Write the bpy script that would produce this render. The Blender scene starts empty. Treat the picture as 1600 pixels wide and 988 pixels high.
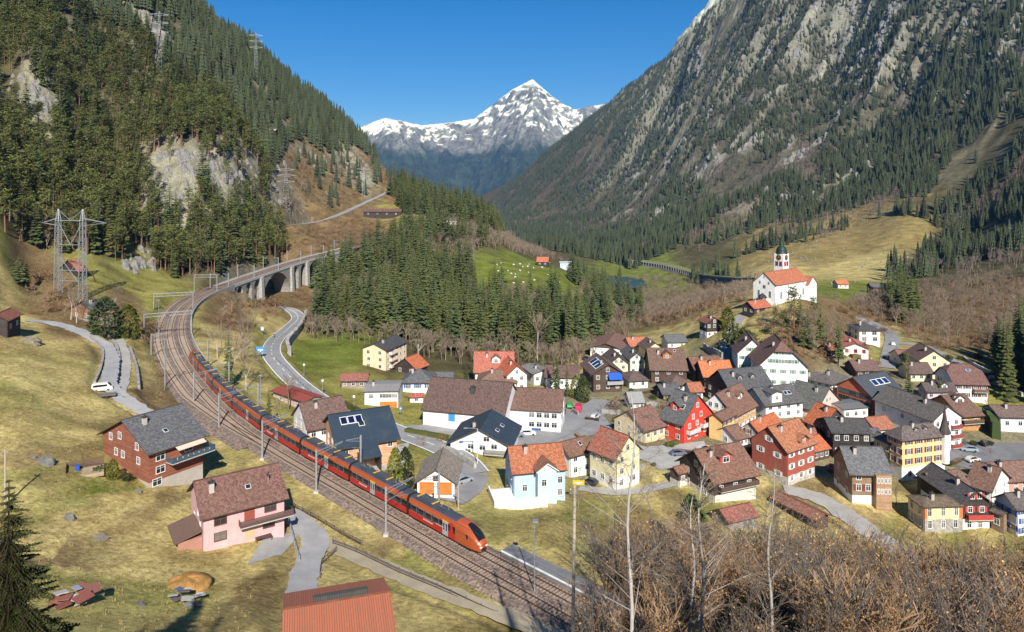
import bpy, math, random
import numpy as np
from mathutils import Vector, Matrix
R = math.radians
rnd = random.Random(7)
SC = bpy.context.scene
COL = SC.collection

# ---------------------------------------------------------------- camera, sky, sun, exposure
F = 1100.0            # focal length in photo pixels (1600 px wide)
HY = 280.0            # horizon row in the photo
CAMZ = 62.0           # the camera stands 62 m above the rails
cam_d = bpy.data.cameras.new('camera'); cam = bpy.data.objects.new('camera', cam_d); COL.objects.link(cam)
cam.location = (0, 0, CAMZ); cam.rotation_euler = (R(90), 0, 0)
cam_d.sensor_width = 36; cam_d.lens = 36 * F / 1600; cam_d.shift_y = -(494 - HY) / 1600
cam_d.clip_start = 0.5; cam_d.clip_end = 60000
SC.camera = cam
world = bpy.data.worlds.new('World'); SC.world = world; world.use_nodes = True
SUN_EL, SUN_DX, SUN_DY = R(36), -0.19, 1.0          # light travels along (+dx, +dy), falling
wn = world.node_tree.nodes; wl = world.node_tree.links
sky = wn.new('ShaderNodeTexSky'); sky.sky_type = 'NISHITA'; sky.sun_disc = False
sky.sun_elevation = SUN_EL; sky.sun_rotation = math.atan2(-SUN_DX, -SUN_DY)
sky.altitude = 1500; sky.air_density = 1.0; sky.dust_density = 0.35; sky.ozone_density = 5.0
bg = wn['Background']; bg.inputs['Strength'].default_value = 0.066
hs = wn.new('ShaderNodeHueSaturation'); hs.inputs['Saturation'].default_value = 1.38; wl.new(sky.outputs[0], hs.inputs['Color']); wl.new(hs.outputs[0], bg.inputs['Color'])
sd = bpy.data.lights.new('sun', 'SUN'); sd.energy = 5.0; sd.angle = R(0.5); sd.color = (1.0, 0.945, 0.86)
so = bpy.data.objects.new('sun', sd); COL.objects.link(so)
so.rotation_euler = Vector((SUN_DX * math.cos(SUN_EL), SUN_DY * math.cos(SUN_EL), -math.sin(SUN_EL) * math.hypot(SUN_DX, SUN_DY))).to_track_quat('-Z', 'Y').to_euler()
so.location = (60, -300, 300)
SC.view_settings.view_transform = 'Standard'; SC.view_settings.look = 'None'
SC.view_settings.exposure = 0.60; SC.view_settings.gamma = 1.0
SC.cycles.max_bounces = 5; SC.cycles.diffuse_bounces = 3; SC.cycles.glossy_bounces = 2
SC.cycles.transparent_max_bounces = 4; SC.cycles.volume_bounces = 0
SC.cycles.use_adaptive_sampling = True

# ---------------------------------------------------------------- materials
MATS = {}
def newmat(name):
    m = bpy.data.materials.new(name); m.use_nodes = True
    nt = m.node_tree; b = nt.nodes['Principled BSDF']
    return m, nt, b
def N(nt, t, **kw):
    n = nt.nodes.new(t)
    for k, v in kw.items():
        if k in n.inputs.keys() if isinstance(k, str) else False: n.inputs[k].default_value = v
        else: setattr(n, k, v)
    return n
def mixc(nt, a, b, fac, mode='MIX'):
    n = nt.nodes.new('ShaderNodeMix'); n.data_type = 'RGBA'; n.blend_type = mode
    for s, v in ((6, a), (7, b), (0, fac)):
        if hasattr(v, 'is_linked') or hasattr(v, 'links'): nt.links.new(v, n.inputs[s])
        elif s == 0: n.inputs[0].default_value = v
        else: n.inputs[s].default_value = (*v[:3], 1)
    return n.outputs[2]
def ramp(nt, src, p0, p1, c0=(0,0,0), c1=(1,1,1)):
    r = nt.nodes.new('ShaderNodeValToRGB'); nt.links.new(src, r.inputs[0])
    r.color_ramp.elements[0].position = p0; r.color_ramp.elements[1].position = p1
    r.color_ramp.elements[0].color = (*c0, 1); r.color_ramp.elements[1].color = (*c1, 1)
    return r.outputs[0]
def noise(nt, scale, detail=4, co=None, rough=.6, dist=0.0):
    n = nt.nodes.new('ShaderNodeTexNoise'); n.inputs['Scale'].default_value = scale
    n.inputs['Detail'].default_value = detail; n.inputs['Roughness'].default_value = rough
    n.inputs['Distortion'].default_value = dist
    if co is not None: nt.links.new(co, n.inputs['Vector'])
    return n.outputs[0]
def bump(nt, b, h, strength, dist):
    n = nt.nodes.new('ShaderNodeBump'); n.inputs['Strength'].default_value = strength
    n.inputs['Distance'].default_value = dist; nt.links.new(h, n.inputs['Height'])
    nt.links.new(n.outputs[0], b.inputs['Normal'])
def coords(nt, out='Object'):
    return nt.nodes.new('ShaderNodeTexCoord').outputs[out]
def M(kind, c, rough=.85, key=None):
    """cached procedural material of a kind and colour"""
    k = (kind, tuple(round(v, 3) for v in c), rough)
    if k in MATS: return MATS[k]
    m, nt, b = newmat('%s_%d' % (kind, len(MATS)))
    b.inputs['Roughness'].default_value = rough
    c = tuple(c)
    if kind == 'tile': c = (c[0] * 1.14, c[1] * 1.08, c[2] * 1.06)
    dk = tuple(v * .62 for v in c); lt = tuple(min(v * 1.25 + .02, .95) for v in c)
    co = coords(nt)
    if kind == 'plaster':
        n1 = noise(nt, .5, 5, co, .65); n2 = noise(nt, 6, 3, co)
        mp = nt.nodes.new('ShaderNodeMapping'); mp.inputs['Scale'].default_value = (2.2, 2.2, .25); nt.links.new(co, mp.inputs[0]); n3 = noise(nt, 1.0, 5, mp.outputs[0], .7)
        col = mixc(nt, tuple(v*.82 for v in c), tuple(min(v*1.06, .92) for v in c), ramp(nt, n1, .3, .65)); col = mixc(nt, col, (c[0]*.72, c[1]*.69, c[2]*.64), ramp(nt, n3, .52, .8, (0, 0, 0), (.75, .75, .75)))
        col = mixc(nt, col, tuple(v*.9 for v in c), ramp(nt, n2, .5, .75))
        nt.links.new(col, b.inputs['Base Color']); bump(nt, b, n2, .25, .02)
    elif kind in ('tile', 'slate', 'sheet'):
        uv = coords(nt, 'UV')
        br = nt.nodes.new('ShaderNodeTexBrick'); nt.links.new(uv, br.inputs['Vector'])
        br.inputs['Scale'].default_value = 1
        w, h = {'tile': (.30, .36), 'slate': (.40, .30), 'sheet': (.25, 9.0)}[kind]
        br.inputs['Brick Width'].default_value = w; br.inputs['Row Height'].default_value = h
        br.inputs['Mortar Size'].default_value = .025; br.inputs['Mortar Smooth'].default_value = .3
        br.offset = .5 if kind != 'sheet' else 0
        br.inputs['Color1'].default_value = (*dk, 1) if kind != 'sheet' else (*c, 1)
        br.inputs['Color2'].default_value = (*lt, 1) if kind != 'sheet' else (*tuple(v*.9 for v in c), 1)
        br.inputs['Mortar'].default_value = (*tuple(v*.4 for v in c), 1)
        br.inputs['Bias'].default_value = -.1
        n1 = noise(nt, .45, 6, co, .7); n2 = noise(nt, 2.2, 4, co, .7)
        moss = tuple(.5 * v + .5 * g for v, g in zip(c, (.10, .095, .05)))
        col = mixc(nt, br.outputs[0], moss, ramp(nt, n1, .5, .85))
        col = mixc(nt, col, lt, ramp(nt, n2, .58, .8, (0, 0, 0), (.6, .6, .6)))
        nt.links.new(col, b.inputs['Base Color'])
        sx = nt.nodes.new('ShaderNodeSeparateXYZ'); nt.links.new(uv, sx.inputs[0])
        mm = nt.nodes.new('ShaderNodeMath'); mm.operation = 'WRAP'; mm.inputs[1].default_value = h; mm.inputs[2].default_value = 0
        nt.links.new(sx.outputs[1 if kind != 'sheet' else 0], mm.inputs[0])
        if kind == 'sheet': mm.inputs[1].default_value = .25
        bump(nt, b, mm.outputs[0], .6, .12)
    elif kind == 'wood':
        uv = coords(nt, 'UV')
        br = nt.nodes.new('ShaderNodeTexBrick'); nt.links.new(uv, br.inputs['Vector'])
        br.inputs['Scale'].default_value = 1; br.inputs['Brick Width'].default_value = 3.5
        br.inputs['Row Height'].default_value = .2; br.inputs['Mortar Size'].default_value = .018
        br.inputs['Color1'].default_value = (*tuple(v*.8 for v in c), 1); br.inputs['Color2'].default_value = (*lt, 1)
        br.inputs['Mortar'].default_value = (*tuple(v*.35 for v in c), 1)
        n1 = noise(nt, .8, 5, co, .7)
        col = mixc(nt, br.outputs[0], dk, ramp(nt, n1, .4, .8))
        nt.links.new(col, b.inputs['Base Color']); bump(nt, b, br.outputs[1], -.5, .03)
    elif kind == 'stone':
        v = nt.nodes.new('ShaderNodeTexVoronoi'); v.inputs['Scale'].default_value = 1.8; nt.links.new(co, v.inputs['Vector'])
        n1 = noise(nt, 1.2, 6, co, .7)
        col = mixc(nt, dk, lt, v.outputs['Color']); col = mixc(nt, col, dk, ramp(nt, n1, .45, .7))
        nt.links.new(col, b.inputs['Base Color'])
        bump(nt, b, v.outputs['Distance'], -.7, .15)
    elif kind == 'rock':
        mp = nt.nodes.new('ShaderNodeMapping'); nt.links.new(co, mp.inputs[0]); mp.inputs['Scale'].default_value = (1, 1, 2.2)
        n1 = noise(nt, .5, 8, mp.outputs[0], .75); n2 = noise(nt, 2.5, 6, mp.outputs[0], .7, 1.0)
        col = mixc(nt, dk, lt, ramp(nt, n1, .35, .65)); col = mixc(nt, col, tuple(v*.3 for v in c), ramp(nt, n2, .55, .7))
        nt.links.new(col, b.inputs['Base Color']); bump(nt, b, n2, .8, .4)
    elif kind == 'asphalt':
        n1 = noise(nt, .25, 6, co, .7); n2 = noise(nt, 5, 4, co)
        col = mixc(nt, tuple(v*.82 for v in c), tuple(v*1.12 for v in c), ramp(nt, n1, .35, .65))
        col = mixc(nt, col, tuple(v*.7 for v in c), ramp(nt, n2, .5, .9))
        nt.links.new(col, b.inputs['Base Color'])
    elif kind == 'ballast':
        v = nt.nodes.new('ShaderNodeTexVoronoi'); v.inputs['Scale'].default_value = 3.2; nt.links.new(co, v.inputs['Vector'])
        n1 = noise(nt, .18, 6, co, .7); sx = nt.nodes.new('ShaderNodeSeparateColor'); nt.links.new(v.outputs['Color'], sx.inputs[0])
        col = mixc(nt, tuple(v_ * .35 for v_ in c), tuple(v_ * 1.75 for v_ in c), sx.outputs[0]); col = mixc(nt, col, (.12, .10, .085), ramp(nt, n1, .4, .75))
        nt.links.new(col, b.inputs['Base Color']); bump(nt, b, v.outputs['Distance'], -.8, .1)
    elif kind == 'paint':
        n1 = noise(nt, 1.5, 4, co)
        nt.links.new(mixc(nt, tuple(v*.88 for v in c), c, n1), b.inputs['Base Color'])
        b.inputs['Coat Weight'].default_value = .25 if rough < .5 else 0
    elif kind == 'metal':
        b.inputs['Metallic'].default_value = .6
        n1 = noise(nt, 3, 4, co); nt.links.new(mixc(nt, dk, c, n1), b.inputs['Base Color'])
    elif kind == 'leaf':
        oi = nt.nodes.new('ShaderNodeObjectInfo'); n1 = noise(nt, .35, 3, co)
        col = mixc(nt, tuple(v*.55 for v in c), tuple(v*1.35 for v in c), oi.outputs['Random'])
        col = mixc(nt, col, (c[0]*1.5, c[1]*1.25, c[2]*.8), ramp(nt, n1, .45, .75))
        nt.links.new(col, b.inputs['Base Color']); b.inputs['Specular IOR Level'].default_value = .2
    elif kind == 'bark':
        oi = nt.nodes.new('ShaderNodeObjectInfo'); n1 = noise(nt, 1.5, 4, co)
        col = mixc(nt, tuple(v*.65 for v in c), lt, oi.outputs['Random']); col = mixc(nt, col, dk, n1)
        nt.links.new(col, b.inputs['Base Color']); b.inputs['Specular IOR Level'].default_value = .2
    elif kind == 'glass':
        b.inputs['Base Color'].default_value = (*c, 1); b.inputs['Roughness'].default_value = .08
        b.inputs['Specular IOR Level'].default_value = .8
    MATS[k] = m
    return m

# ---------------------------------------------------------------- mesh builder
class MB:
    def __init__(s): s.v = []; s.f = []; s.m = []; s.uv = []
    def face(s, pts, mi=0, uv=None):
        n = len(s.v); s.v += [tuple(p) for p in pts]; s.f.append(tuple(range(n, n + len(pts)))); s.m.append(mi)
        s.uv += uv if uv else [(0, 0)] * len(pts)
    def quad_uv(s, a, b, c, d, mi=0):
        """quad with metric uv, u along a->b, v along a->d"""
        a, b, c, d = map(Vector, (a, b, c, d))
        e = (b - a); L = max(e.length, 1e-6); e = e / L
        def q(p): t = p - a; u = t.dot(e); return (u, (t - e * u).length)
        s.face((a, b, c, d), mi, [q(a), q(b), q(c), q(d)])
    def tri_uv(s, a, b, c, mi=0):
        a, b, c = map(Vector, (a, b, c)); e = (b - a); L = max(e.length, 1e-6); e = e / L
        def q(p): t = p - a; u = t.dot(e); return (u, (t - e * u).length)
        s.face((a, b, c), mi, [q(a), q(b), q(c)])
    def box(s, x0, y0, z0, x1, y1, z1, mi=0):
        p = [(x, y, z) for z in (z0, z1) for y in (y0, y1) for x in (x0, x1)]
        for q in ((0, 1, 5, 4), (1, 3, 7, 5), (3, 2, 6, 7), (2, 0, 4, 6), (4, 5, 7, 6), (2, 3, 1, 0)):
            s.quad_uv(*[p[i] for i in q], mi)
    def hexa(s, p, mi=0):
        for q in ((0, 1, 5, 4), (1, 3, 7, 5), (3, 2, 6, 7), (2, 0, 4, 6), (4, 5, 7, 6), (2, 3, 1, 0)):
            s.quad_uv(*[p[i] for i in q], mi)
    def bar(s, a, b, r0, r1=None, n=4, mi=0, cap=True):
        a, b = Vector(a), Vector(b); r1 = r0 if r1 is None else r1
        d = (b - a)
        if d.length < 1e-6: return
        d.normalize(); u = d.cross(Vector((0, 0, 1)))
        if u.length < .05: u = d.cross(Vector((1, 0, 0)))
        u.normalize(); w = d.cross(u); k = len(s.v)
        for c, r in ((a, r0), (b, r1)):
            for i in range(n):
                t = 2 * math.pi * (i + .5) / n
                s.v.append(tuple(c + (u * math.cos(t) + w * math.sin(t)) * r))
        for i in range(n):
            j = (i + 1) % n
            s.f.append((k + i, k + j, k + n + j, k + n + i)); s.m.append(mi); s.uv += [(0, 0)] * 4
        if cap:
            s.f.append(tuple(k + n + i for i in range(n))); s.m.append(mi); s.uv += [(0, 0)] * n
    def tube(s, pts, r, n=5, mi=0):
        for a, b, i in zip(pts, pts[1:], range(99999)):
            s.bar(a, b, r if not isinstance(r, (list, tuple)) else r[i], r if not isinstance(r, (list, tuple)) else r[i + 1], n, mi)
    def lathe(s, prof, n=16, mi=0, c=(0, 0)):
        k = len(s.v)
        for r, z in prof:
            for i in range(n):
                t = 2 * math.pi * i / n; s.v.append((c[0] + r * math.cos(t), c[1] + r * math.sin(t), z))
        for j in range(len(prof) - 1):
            for i in range(n):
                a = k + j * n + i; b = k + j * n + (i + 1) % n
                s.f.append((a, b, b + n, a + n)); s.m.append(mi); s.uv += [(0, 0)] * 4
    def mesh(s, name, mats, smooth=False):
        me = bpy.data.meshes.new(name); me.from_pydata(s.v, [], s.f)
        for m in (mats if isinstance(mats, (list, tuple)) else [mats]): me.materials.append(m)
        me.polygons.foreach_set('material_index', s.m)
        uvl = me.uv_layers.new(name='UVMap'); uvl.data.foreach_set('uv', np.array(s.uv, dtype=np.float32).ravel())
        if smooth: me.polygons.foreach_set('use_smooth', [True] * len(s.f))
        me.update()
        return me
    def build(s, name, mats, parent=None, smooth=False):
        return link(name, s.mesh(name, mats, smooth), parent)
def link(name, me, parent=None):
    o = bpy.data.objects.new(name, me); COL.objects.link(o)
    if parent is not None: o.parent = parent
    return o
def tag(o, label=None, cat=None, group=None, kind=None):
    if label: o['label'] = label
    if cat: o['category'] = cat
    if group: o['group'] = group
    if kind: o['kind'] = kind
    return o
def thing(name, label, cat, loc=(0, 0, 0), rz=0, group=None):
    o = bpy.data.objects.new(name, None); COL.objects.link(o); o.empty_display_size = .5
    o.location = loc; o.rotation_euler = (0, 0, rz)
    return tag(o, label, cat, group)
# ---------------------------------------------------------------- terrain: control points -> smooth height field
# (photo column, photo row, height z)  heights relative to the rails at the train's nose; last letter = ground cover
CZ = [(20,980,12,'y'),(100,900,8,'y'),(200,850,5,'y'),(318,866,2.2,'y'),(430,870,1.4,'y'),(250,780,4.2,'y'),(150,720,8,'y'),(20,700,12,'y'),
(20,620,14,'y'),(100,620,10,'y'),(200,620,6.5,'y'),(240,640,3.6,'b'),(160,560,9,'y'),(20,560,15,'y'),(20,510,16,'y'),(100,500,13,'b'),
(200,480,10,'b'),(240,470,9,'m'),(0,450,22,'y'),(40,430,22,'b'),(100,455,17,'b'),(210,440,14,'m'),(0,390,34,'m'),(140,420,22,'m'),
(270,452,9.5,'m'),(850,700,-7,'m'),(930,660,-10,'v'),(1000,610,-12,'v'),(700,700,-5,'m'),(600,700,-3.5,'m'),(650,620,-9,'m'),(560,600,-7.5,'m'),
(500,640,-4.5,'m'),(450,600,-4,'m'),(430,550,-4.5,'m'),(420,500,-7,'y'),(395,600,-1,'y'),(370,540,0,'y'),(360,490,0,'b'),(480,560,-8,'g'),(560,545,-10,'g'),(820,790,-5,'y'),(900,795,-5.5,'y'),
(1000,780,-7,'y'),(1050,800,-8,'y'),(1160,800,-10,'y'),(1250,830,-12,'y'),(1350,800,-13,'y'),(1440,830,-15,'y'),(1540,830,-15,'y'),(1500,870,-15,'m'),
(1400,860,-14,'m'),(1590,880,-15,'m'),(1500,720,-14,'v'),(1590,700,-14,'v'),(1340,700,-12,'v'),(1200,700,-10.5,'v'),(1100,700,-10,'v'),
(1250,620,-9,'v'),(1150,600,-9,'v'),(1100,560,-9,'v'),(1050,545,-13,'y'),(960,560,-14,'y'),(1350,600,-9,'v'),(1450,600,-9,'v'),(1370,545,-8,'y'),
(1230,565,-4,'b'),(740,858,-.4,'y'),(900,940,-.6,'y'),(850,822,-1.6,'y'),(700,920,1,'y'),(600,950,2.5,'y'),(520,980,4,'y'),(450,960,4,'y'),
(800,988,1.2,'y'),(600,1100,12,'y'),(200,1100,20,'y'),(0,1050,20,'y'),(900,1050,6,'y'),(1000,900,-4,'b'),(1100,900,-5,'b'),(1250,900,-9,'b'),
(1200,988,3,'b'),(1200,1050,8,'b'),(1590,950,-8,'b'),(1600,1050,5,'b'),(1450,950,-7,'b'),(1350,988,1,'b'),
(620,800,-1.6,'y'),(500,720,-1.6,'y'),(540,830,.4,'y'),(640,880,.4,'y'),(400,760,1.0,'y')]
# (photo column, photo row, distance)
CD = [(350,420,393,'f'),(430,395,459,'f'),(470,380,520,'b'),(420,472,400,'b'),(460,452,450,'b'),(440,446,480,'b'),(520,480,400,'f'),(560,420,480,'f'),
(600,380,560,'f'),(560,352,640,'b'),(620,332,700,'m'),(700,350,680,'f'),(740,332,720,'f'),(780,380,620,'f'),(830,410,560,'g'),(760,440,480,'g'),
(800,400,590,'g'),(880,430,540,'g'),(650,450,430,'f'),(800,480,420,'f'),(700,540,330,'f'),(600,560,290,'f'),(900,520,380,'f'),(930,470,600,'f'),(950,447,960,'g'),(870,397,1100,'f'),
(1000,418,1100,'g'),(1090,440,950,'g'),(1000,500,500,'f'),(1050,490,480,'f'),(1130,520,300,'y'),(1150,502,318,'y'),(1215,477,328,'y'),(1280,480,330,'b'),
(1310,505,335,'b'),(1330,455,550,'g'),(1400,470,500,'b'),(1460,432,620,'f'),(1500,500,400,'b'),(1590,480,450,'b'),(1600,560,300,'b'),(1560,620,240,'m'),
(1350,420,750,'y'),(1200,425,800,'y'),(1350,370,950,'d'),(1200,395,950,'d'),(1280,385,930,'d'),(1500,380,850,'f'),(1420,345,950,'d'),(1590,400,650,'f'),(1600,330,800,'f'),
# left mountain
(0,300,330,'f'),(0,200,420,'f'),(0,100,500,'f'),(0,0,570,'f'),(0,-80,620,'f'),(-300,300,260,'f'),(-300,100,380,'f'),(-300,-80,450,'f'),(-300,500,190,'y'),(-300,800,110,'y'),
(150,380,350,'f'),(150,300,420,'f'),(150,200,500,'f'),(150,100,580,'f'),(150,0,650,'f'),(150,-90,720,'f'),(60,140,470,'r'),
(280,400,400,'f'),(280,335,430,'r'),(330,300,455,'r'),(280,250,470,'r'),(370,285,500,'r'),(280,180,560,'f'),(280,90,660,'f'),(285,-10,760,'f'),(285,60,950,'f'),(285,150,1300,'f'),
(400,390,465,'f'),(400,340,520,'b'),(400,250,600,'r'),(400,170,720,'f'),(400,94,820,'f'),(400,150,1050,'f'),(400,250,1500,'f'),(230,50,640,'r'),
(480,340,640,'b'),(480,270,720,'b'),(480,200,800,'b'),(485,160,900,'f'),(485,220,1200,'f'),(485,290,1700,'f'),
(550,318,740,'b'),(550,260,830,'r'),(550,216,950,'b'),(550,270,1250,'f'),(620,312,800,'b'),(620,288,1000,'b'),(620,330,1300,'f'),(620,335,2200,'f'),
(680,325,760,'f'),(680,350,1100,'f'),(740,364,1000,'f'),(790,382,700,'f'),(700,350,2500,'f'),(780,356,2600,'f'),(760,345,4000,'f'),(700,335,5200,'f'),
(830,388,1300,'f'),(870,392,1250,'f'),(830,368,2200,'s'),(800,352,2800,'s'),
# right mountain: foot, face, skyline, back
(960,402,1350,'f'),(1100,405,1050,'f'),(1000,385,1600,'f'),(900,372,2100,'f'),(900,330,2900,'f'),(1100,340,1500,'f'),(1250,330,1250,'f'),(1450,300,1050,'f'),(1600,250,950,'f'),
(1000,300,2500,'f'),(1100,250,2100,'f'),(1200,200,1900,'f'),(1300,100,2100,'f'),(1400,180,1500,'f'),(1500,100,1500,'f'),(1600,100,1300,'f'),
(740,312,4600,'f'),(850,245,4300,'f'),(960,168,4100,'f'),(1010,136,4050,'f'),(1045,112,3950,'f'),(1066,102,3300,'r'),(1085,72,3250,'r'),(1150,0,3100,'f'),(1200,-60,2950,'f'),(1300,-130,2700,'r'),(1450,-170,2300,'r'),(1600,-150,1900,'r'),
(740,330,5800,'f'),(960,230,5800,'f'),(1150,100,5600,'f'),(1400,60,5600,'f'),(1800,60,5600,'f'),(1900,600,200,'m'),(1900,900,100,'b'),(1900,450,450,'f'),(1900,300,700,'f'),(1900,100,1000,'f'),(1900,-150,1500,'r'),
(400,300,5600,'f'),(0,300,5600,'f'),(-300,300,5600,'f')]
CU = [(u, d, z, 'b' if u > .1 else 'y') for u in (-1.25, -.8, -.4, 0, .4, .8, 1.25) for d, z in ((28, 36), (45, 26), (60, 17.5))]
AU = 3.0
pu, pl, pz, pt = [], [], [], []
for x, y, z, t in CZ:
    d = (CAMZ - z) * F / (y - HY); pu.append((x - 800) / F); pl.append(math.log(d)); pz.append(z); pt.append(t)
for x, y, d, t in CD:
    pu.append((x - 800) / F); pl.append(math.log(d)); pz.append(CAMZ - (y - HY) / F * d); pt.append(t)
for u, d, z, t in CU:
    pu.append(u); pl.append(math.log(d)); pz.append(z); pt.append(t)
P = np.stack([np.array(pu) * AU, np.array(pl)], 1)
# interpolate the slope seen from the camera height, (z - CAMZ) / d: even weight for near and far ground
val = (np.array(pz) - CAMZ) / np.exp(P[:, 1])
def tps(r2): return np.where(r2 > 1e-12, r2 * np.log(np.maximum(r2, 1e-12)), 0)
n = len(P); K = tps(((P[:, None] - P[None]) ** 2).sum(-1)) + np.eye(n) * 2e-3
A = np.zeros((n + 3, n + 3)); A[:n, :n] = K; A[:n, n] = 1; A[:n, n + 1:] = P; A[n, :n] = 1; A[n + 1:, :n] = P.T
W = np.linalg.solve(A, np.concatenate([val, np.zeros(3)]))
NU, ND = 600, 600
U0, U1, L0, L1 = -1.25, 1.25, math.log(28), math.log(5800)
gu = np.linspace(U0, U1, NU); gl = np.linspace(L0, L1, ND)
GU, GL = np.meshgrid(gu, gl); GD = np.exp(GL)
Q = np.stack([GU.ravel() * AU, GL.ravel()], 1)
G = np.empty(len(Q)); typ = np.empty((len(Q), 9))
TY = 'mygbdrfsv'; onehot = np.array([[1.0 if t == c else 0 for c in TY] for t in pt])
for i in range(0, len(Q), 20000):
    r2 = ((Q[i:i + 20000, None] - P[None]) ** 2).sum(-1)
    G[i:i + 20000] = tps(r2) @ W[:n] + W[n] + Q[i:i + 20000] @ W[n + 1:]
    w = 1 / (r2 + 2e-3) ** 2; typ[i:i + 20000] = (w @ onehot) / w.sum(1, keepdims=True)
BASE = (CAMZ + G * GD.ravel()).reshape(ND, NU)
typ = typ.reshape(ND, NU, 9)
def hsh(ix, iy, s):
    h = (ix.astype(np.int64) * 374761393 + iy.astype(np.int64) * 668265263 + s * 974711) & 0x7fffffff
    h = ((h ^ (h >> 13)) * 1274126177) & 0x7fffffff
    return ((h ^ (h >> 16)) & 0xffff) / 65535.0
def vnoise(x, y, s=0):
    ix, iy = np.floor(x), np.floor(y); fx, fy = x - ix, y - iy
    fx = fx * fx * (3 - 2 * fx); fy = fy * fy * (3 - 2 * fy)
    a, b, c, d = hsh(ix, iy, s), hsh(ix + 1, iy, s), hsh(ix, iy + 1, s), hsh(ix + 1, iy + 1, s)
    return (a + (b - a) * fx) * (1 - fy) + (c + (d - c) * fx) * fy
def fbm(x, y, o=4, s=0):
    r = 0; a = .5
    for k in range(o): r = r + a * (vnoise(x, y, s + k) * 2 - 1); x = x * 2.03; y = y * 2.03; a *= .5
    return r
def ridged(x, y, o=4, s=0):
    r = 0; a = .55
    for k in range(o): r = r + a * (1 - np.abs(vnoise(x, y, s + k) * 2 - 1)); x = x * 2.1 + 3.7; y = y * 2.1; a *= .5
    return r
GX, GY = GU * GD, GD
def sstep(a, b, x):
    t = np.clip((x - a) / (b - a), 0, 1); return t * t * (3 - 2 * t)
H0 = BASE.copy()
# relief: spurs and gullies run down the fall line of the right-hand mountain, crags on the left
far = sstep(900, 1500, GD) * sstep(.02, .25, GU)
ca, sa = math.cos(R(38)), math.sin(R(38))
s_ = GX * ca + GY * sa; t_ = -GX * sa + GY * ca
wq = fbm(GX / 500, GY / 500, 3, 40) * 120
rel = (ridged((t_ + wq) / 330, s_ / 1500, 5, 3) - .6) * 215 + (ridged((t_ + wq * .5) / 90, s_ / 420, 4, 9) - .6) * 66 + (ridged((t_ + wq * .3) / 42, s_ / 90, 3, 14) - .55) * 30
H0 += far * rel * np.clip(GD / 2400, .35, 1.3)
lm = sstep(380, 620, GD) * sstep(.0, -.12, GU) * (1 - sstep(1100, 1600, GD))
H0 += lm * ((ridged(GX / 70, GY / 90, 4, 21) - .55) * 12 + fbm(GX / 25, GY / 25, 3, 5) * 3) * sstep(250, 330, BASE + GD * .45)
rock = typ[..., TY.index('r')]
H0 += (rock > .25) * sstep(.25, .6, rock) * (ridged(GX / 22, GY / 26, 4, 33) - .55) * 9 * (GD < 1400)
H0 += sstep(.2, .5, rock) * (vnoise(GX / 7 + GY / 11, GY / 8, 36) - .5) * 4.5 * (GD < 1400)
# meadow humps
H0 += fbm(GX / 9, GY / 9, 3, 60) * .55 * sstep(60, 90, GD) * (1 - sstep(350, 500, GD)) * (1 - .75 * sstep(-.12, -.02, GU) * (GD < 320) * (GD > 118))
H0 += fbm(GX / 60, GY / 60, 3, 70) * 5 * sstep(350, 600, GD)
def bil(Z, x, y):
    """sample a grid at world x, y (arrays)"""
    y = np.maximum(np.asarray(y, float), 28.01); u = np.asarray(x, float) / y
    a = np.clip((u - U0) / (U1 - U0) * (NU - 1), 0, NU - 1.001); b = np.clip((np.log(y) - L0) / (L1 - L0) * (ND - 1), 0, ND - 1.001)
    i, j = a.astype(int), b.astype(int); fa, fb = a - i, b - j
    return (Z[j, i] * (1 - fa) + Z[j, i + 1] * fa) * (1 - fb) + (Z[j + 1, i] * (1 - fa) + Z[j + 1, i + 1] * fa) * fb
def hit(px, py, Z=None, dmin=50):
    """where the sight line of a photo pixel meets the ground"""
    Z = H0 if Z is None else Z
    u = (px - 800) / F; s = -(py - HY) / F
    d = np.exp(np.linspace(math.log(dmin), L1 - .01, 2500))
    e = bil(Z, u * d, d) - (CAMZ + s * d)
    k = np.argmax(e > 0)
    if e[k] <= 0: k = 2400
    d = d[k]
    return Vector((u * d, d, float(bil(Z, u * d, d))))
def at(px, py, d): return Vector(((px - 800) / F * d, d, CAMZ - (py - HY) / F * d))
def spline(pts, step=1.5):
    """Catmull-Rom through 3D points, resampled evenly"""
    p = [np.array(q, float) for q in pts]; p = [2 * p[0] - p[1]] + p + [2 * p[-1] - p[-2]]
    out = []
    for i in range(1, len(p) - 2):
        for t in np.linspace(0, 1, 24, endpoint=False):
            a, b, c, d = p[i - 1], p[i], p[i + 1], p[i + 2]
            out.append(.5 * (2 * b + (c - a) * t + (2 * a - 5 * b + 4 * c - d) * t * t + (3 * b - a - 3 * c + d) * t ** 3))
    out.append(p[-2]); out = np.array(out)
    s = np.concatenate([[0], np.cumsum(np.linalg.norm(np.diff(out, axis=0), axis=1))])
    q = np.arange(0, s[-1], step)
    return np.stack([np.interp(q, s, out[:, k]) for k in range(3)], 1)
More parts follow.
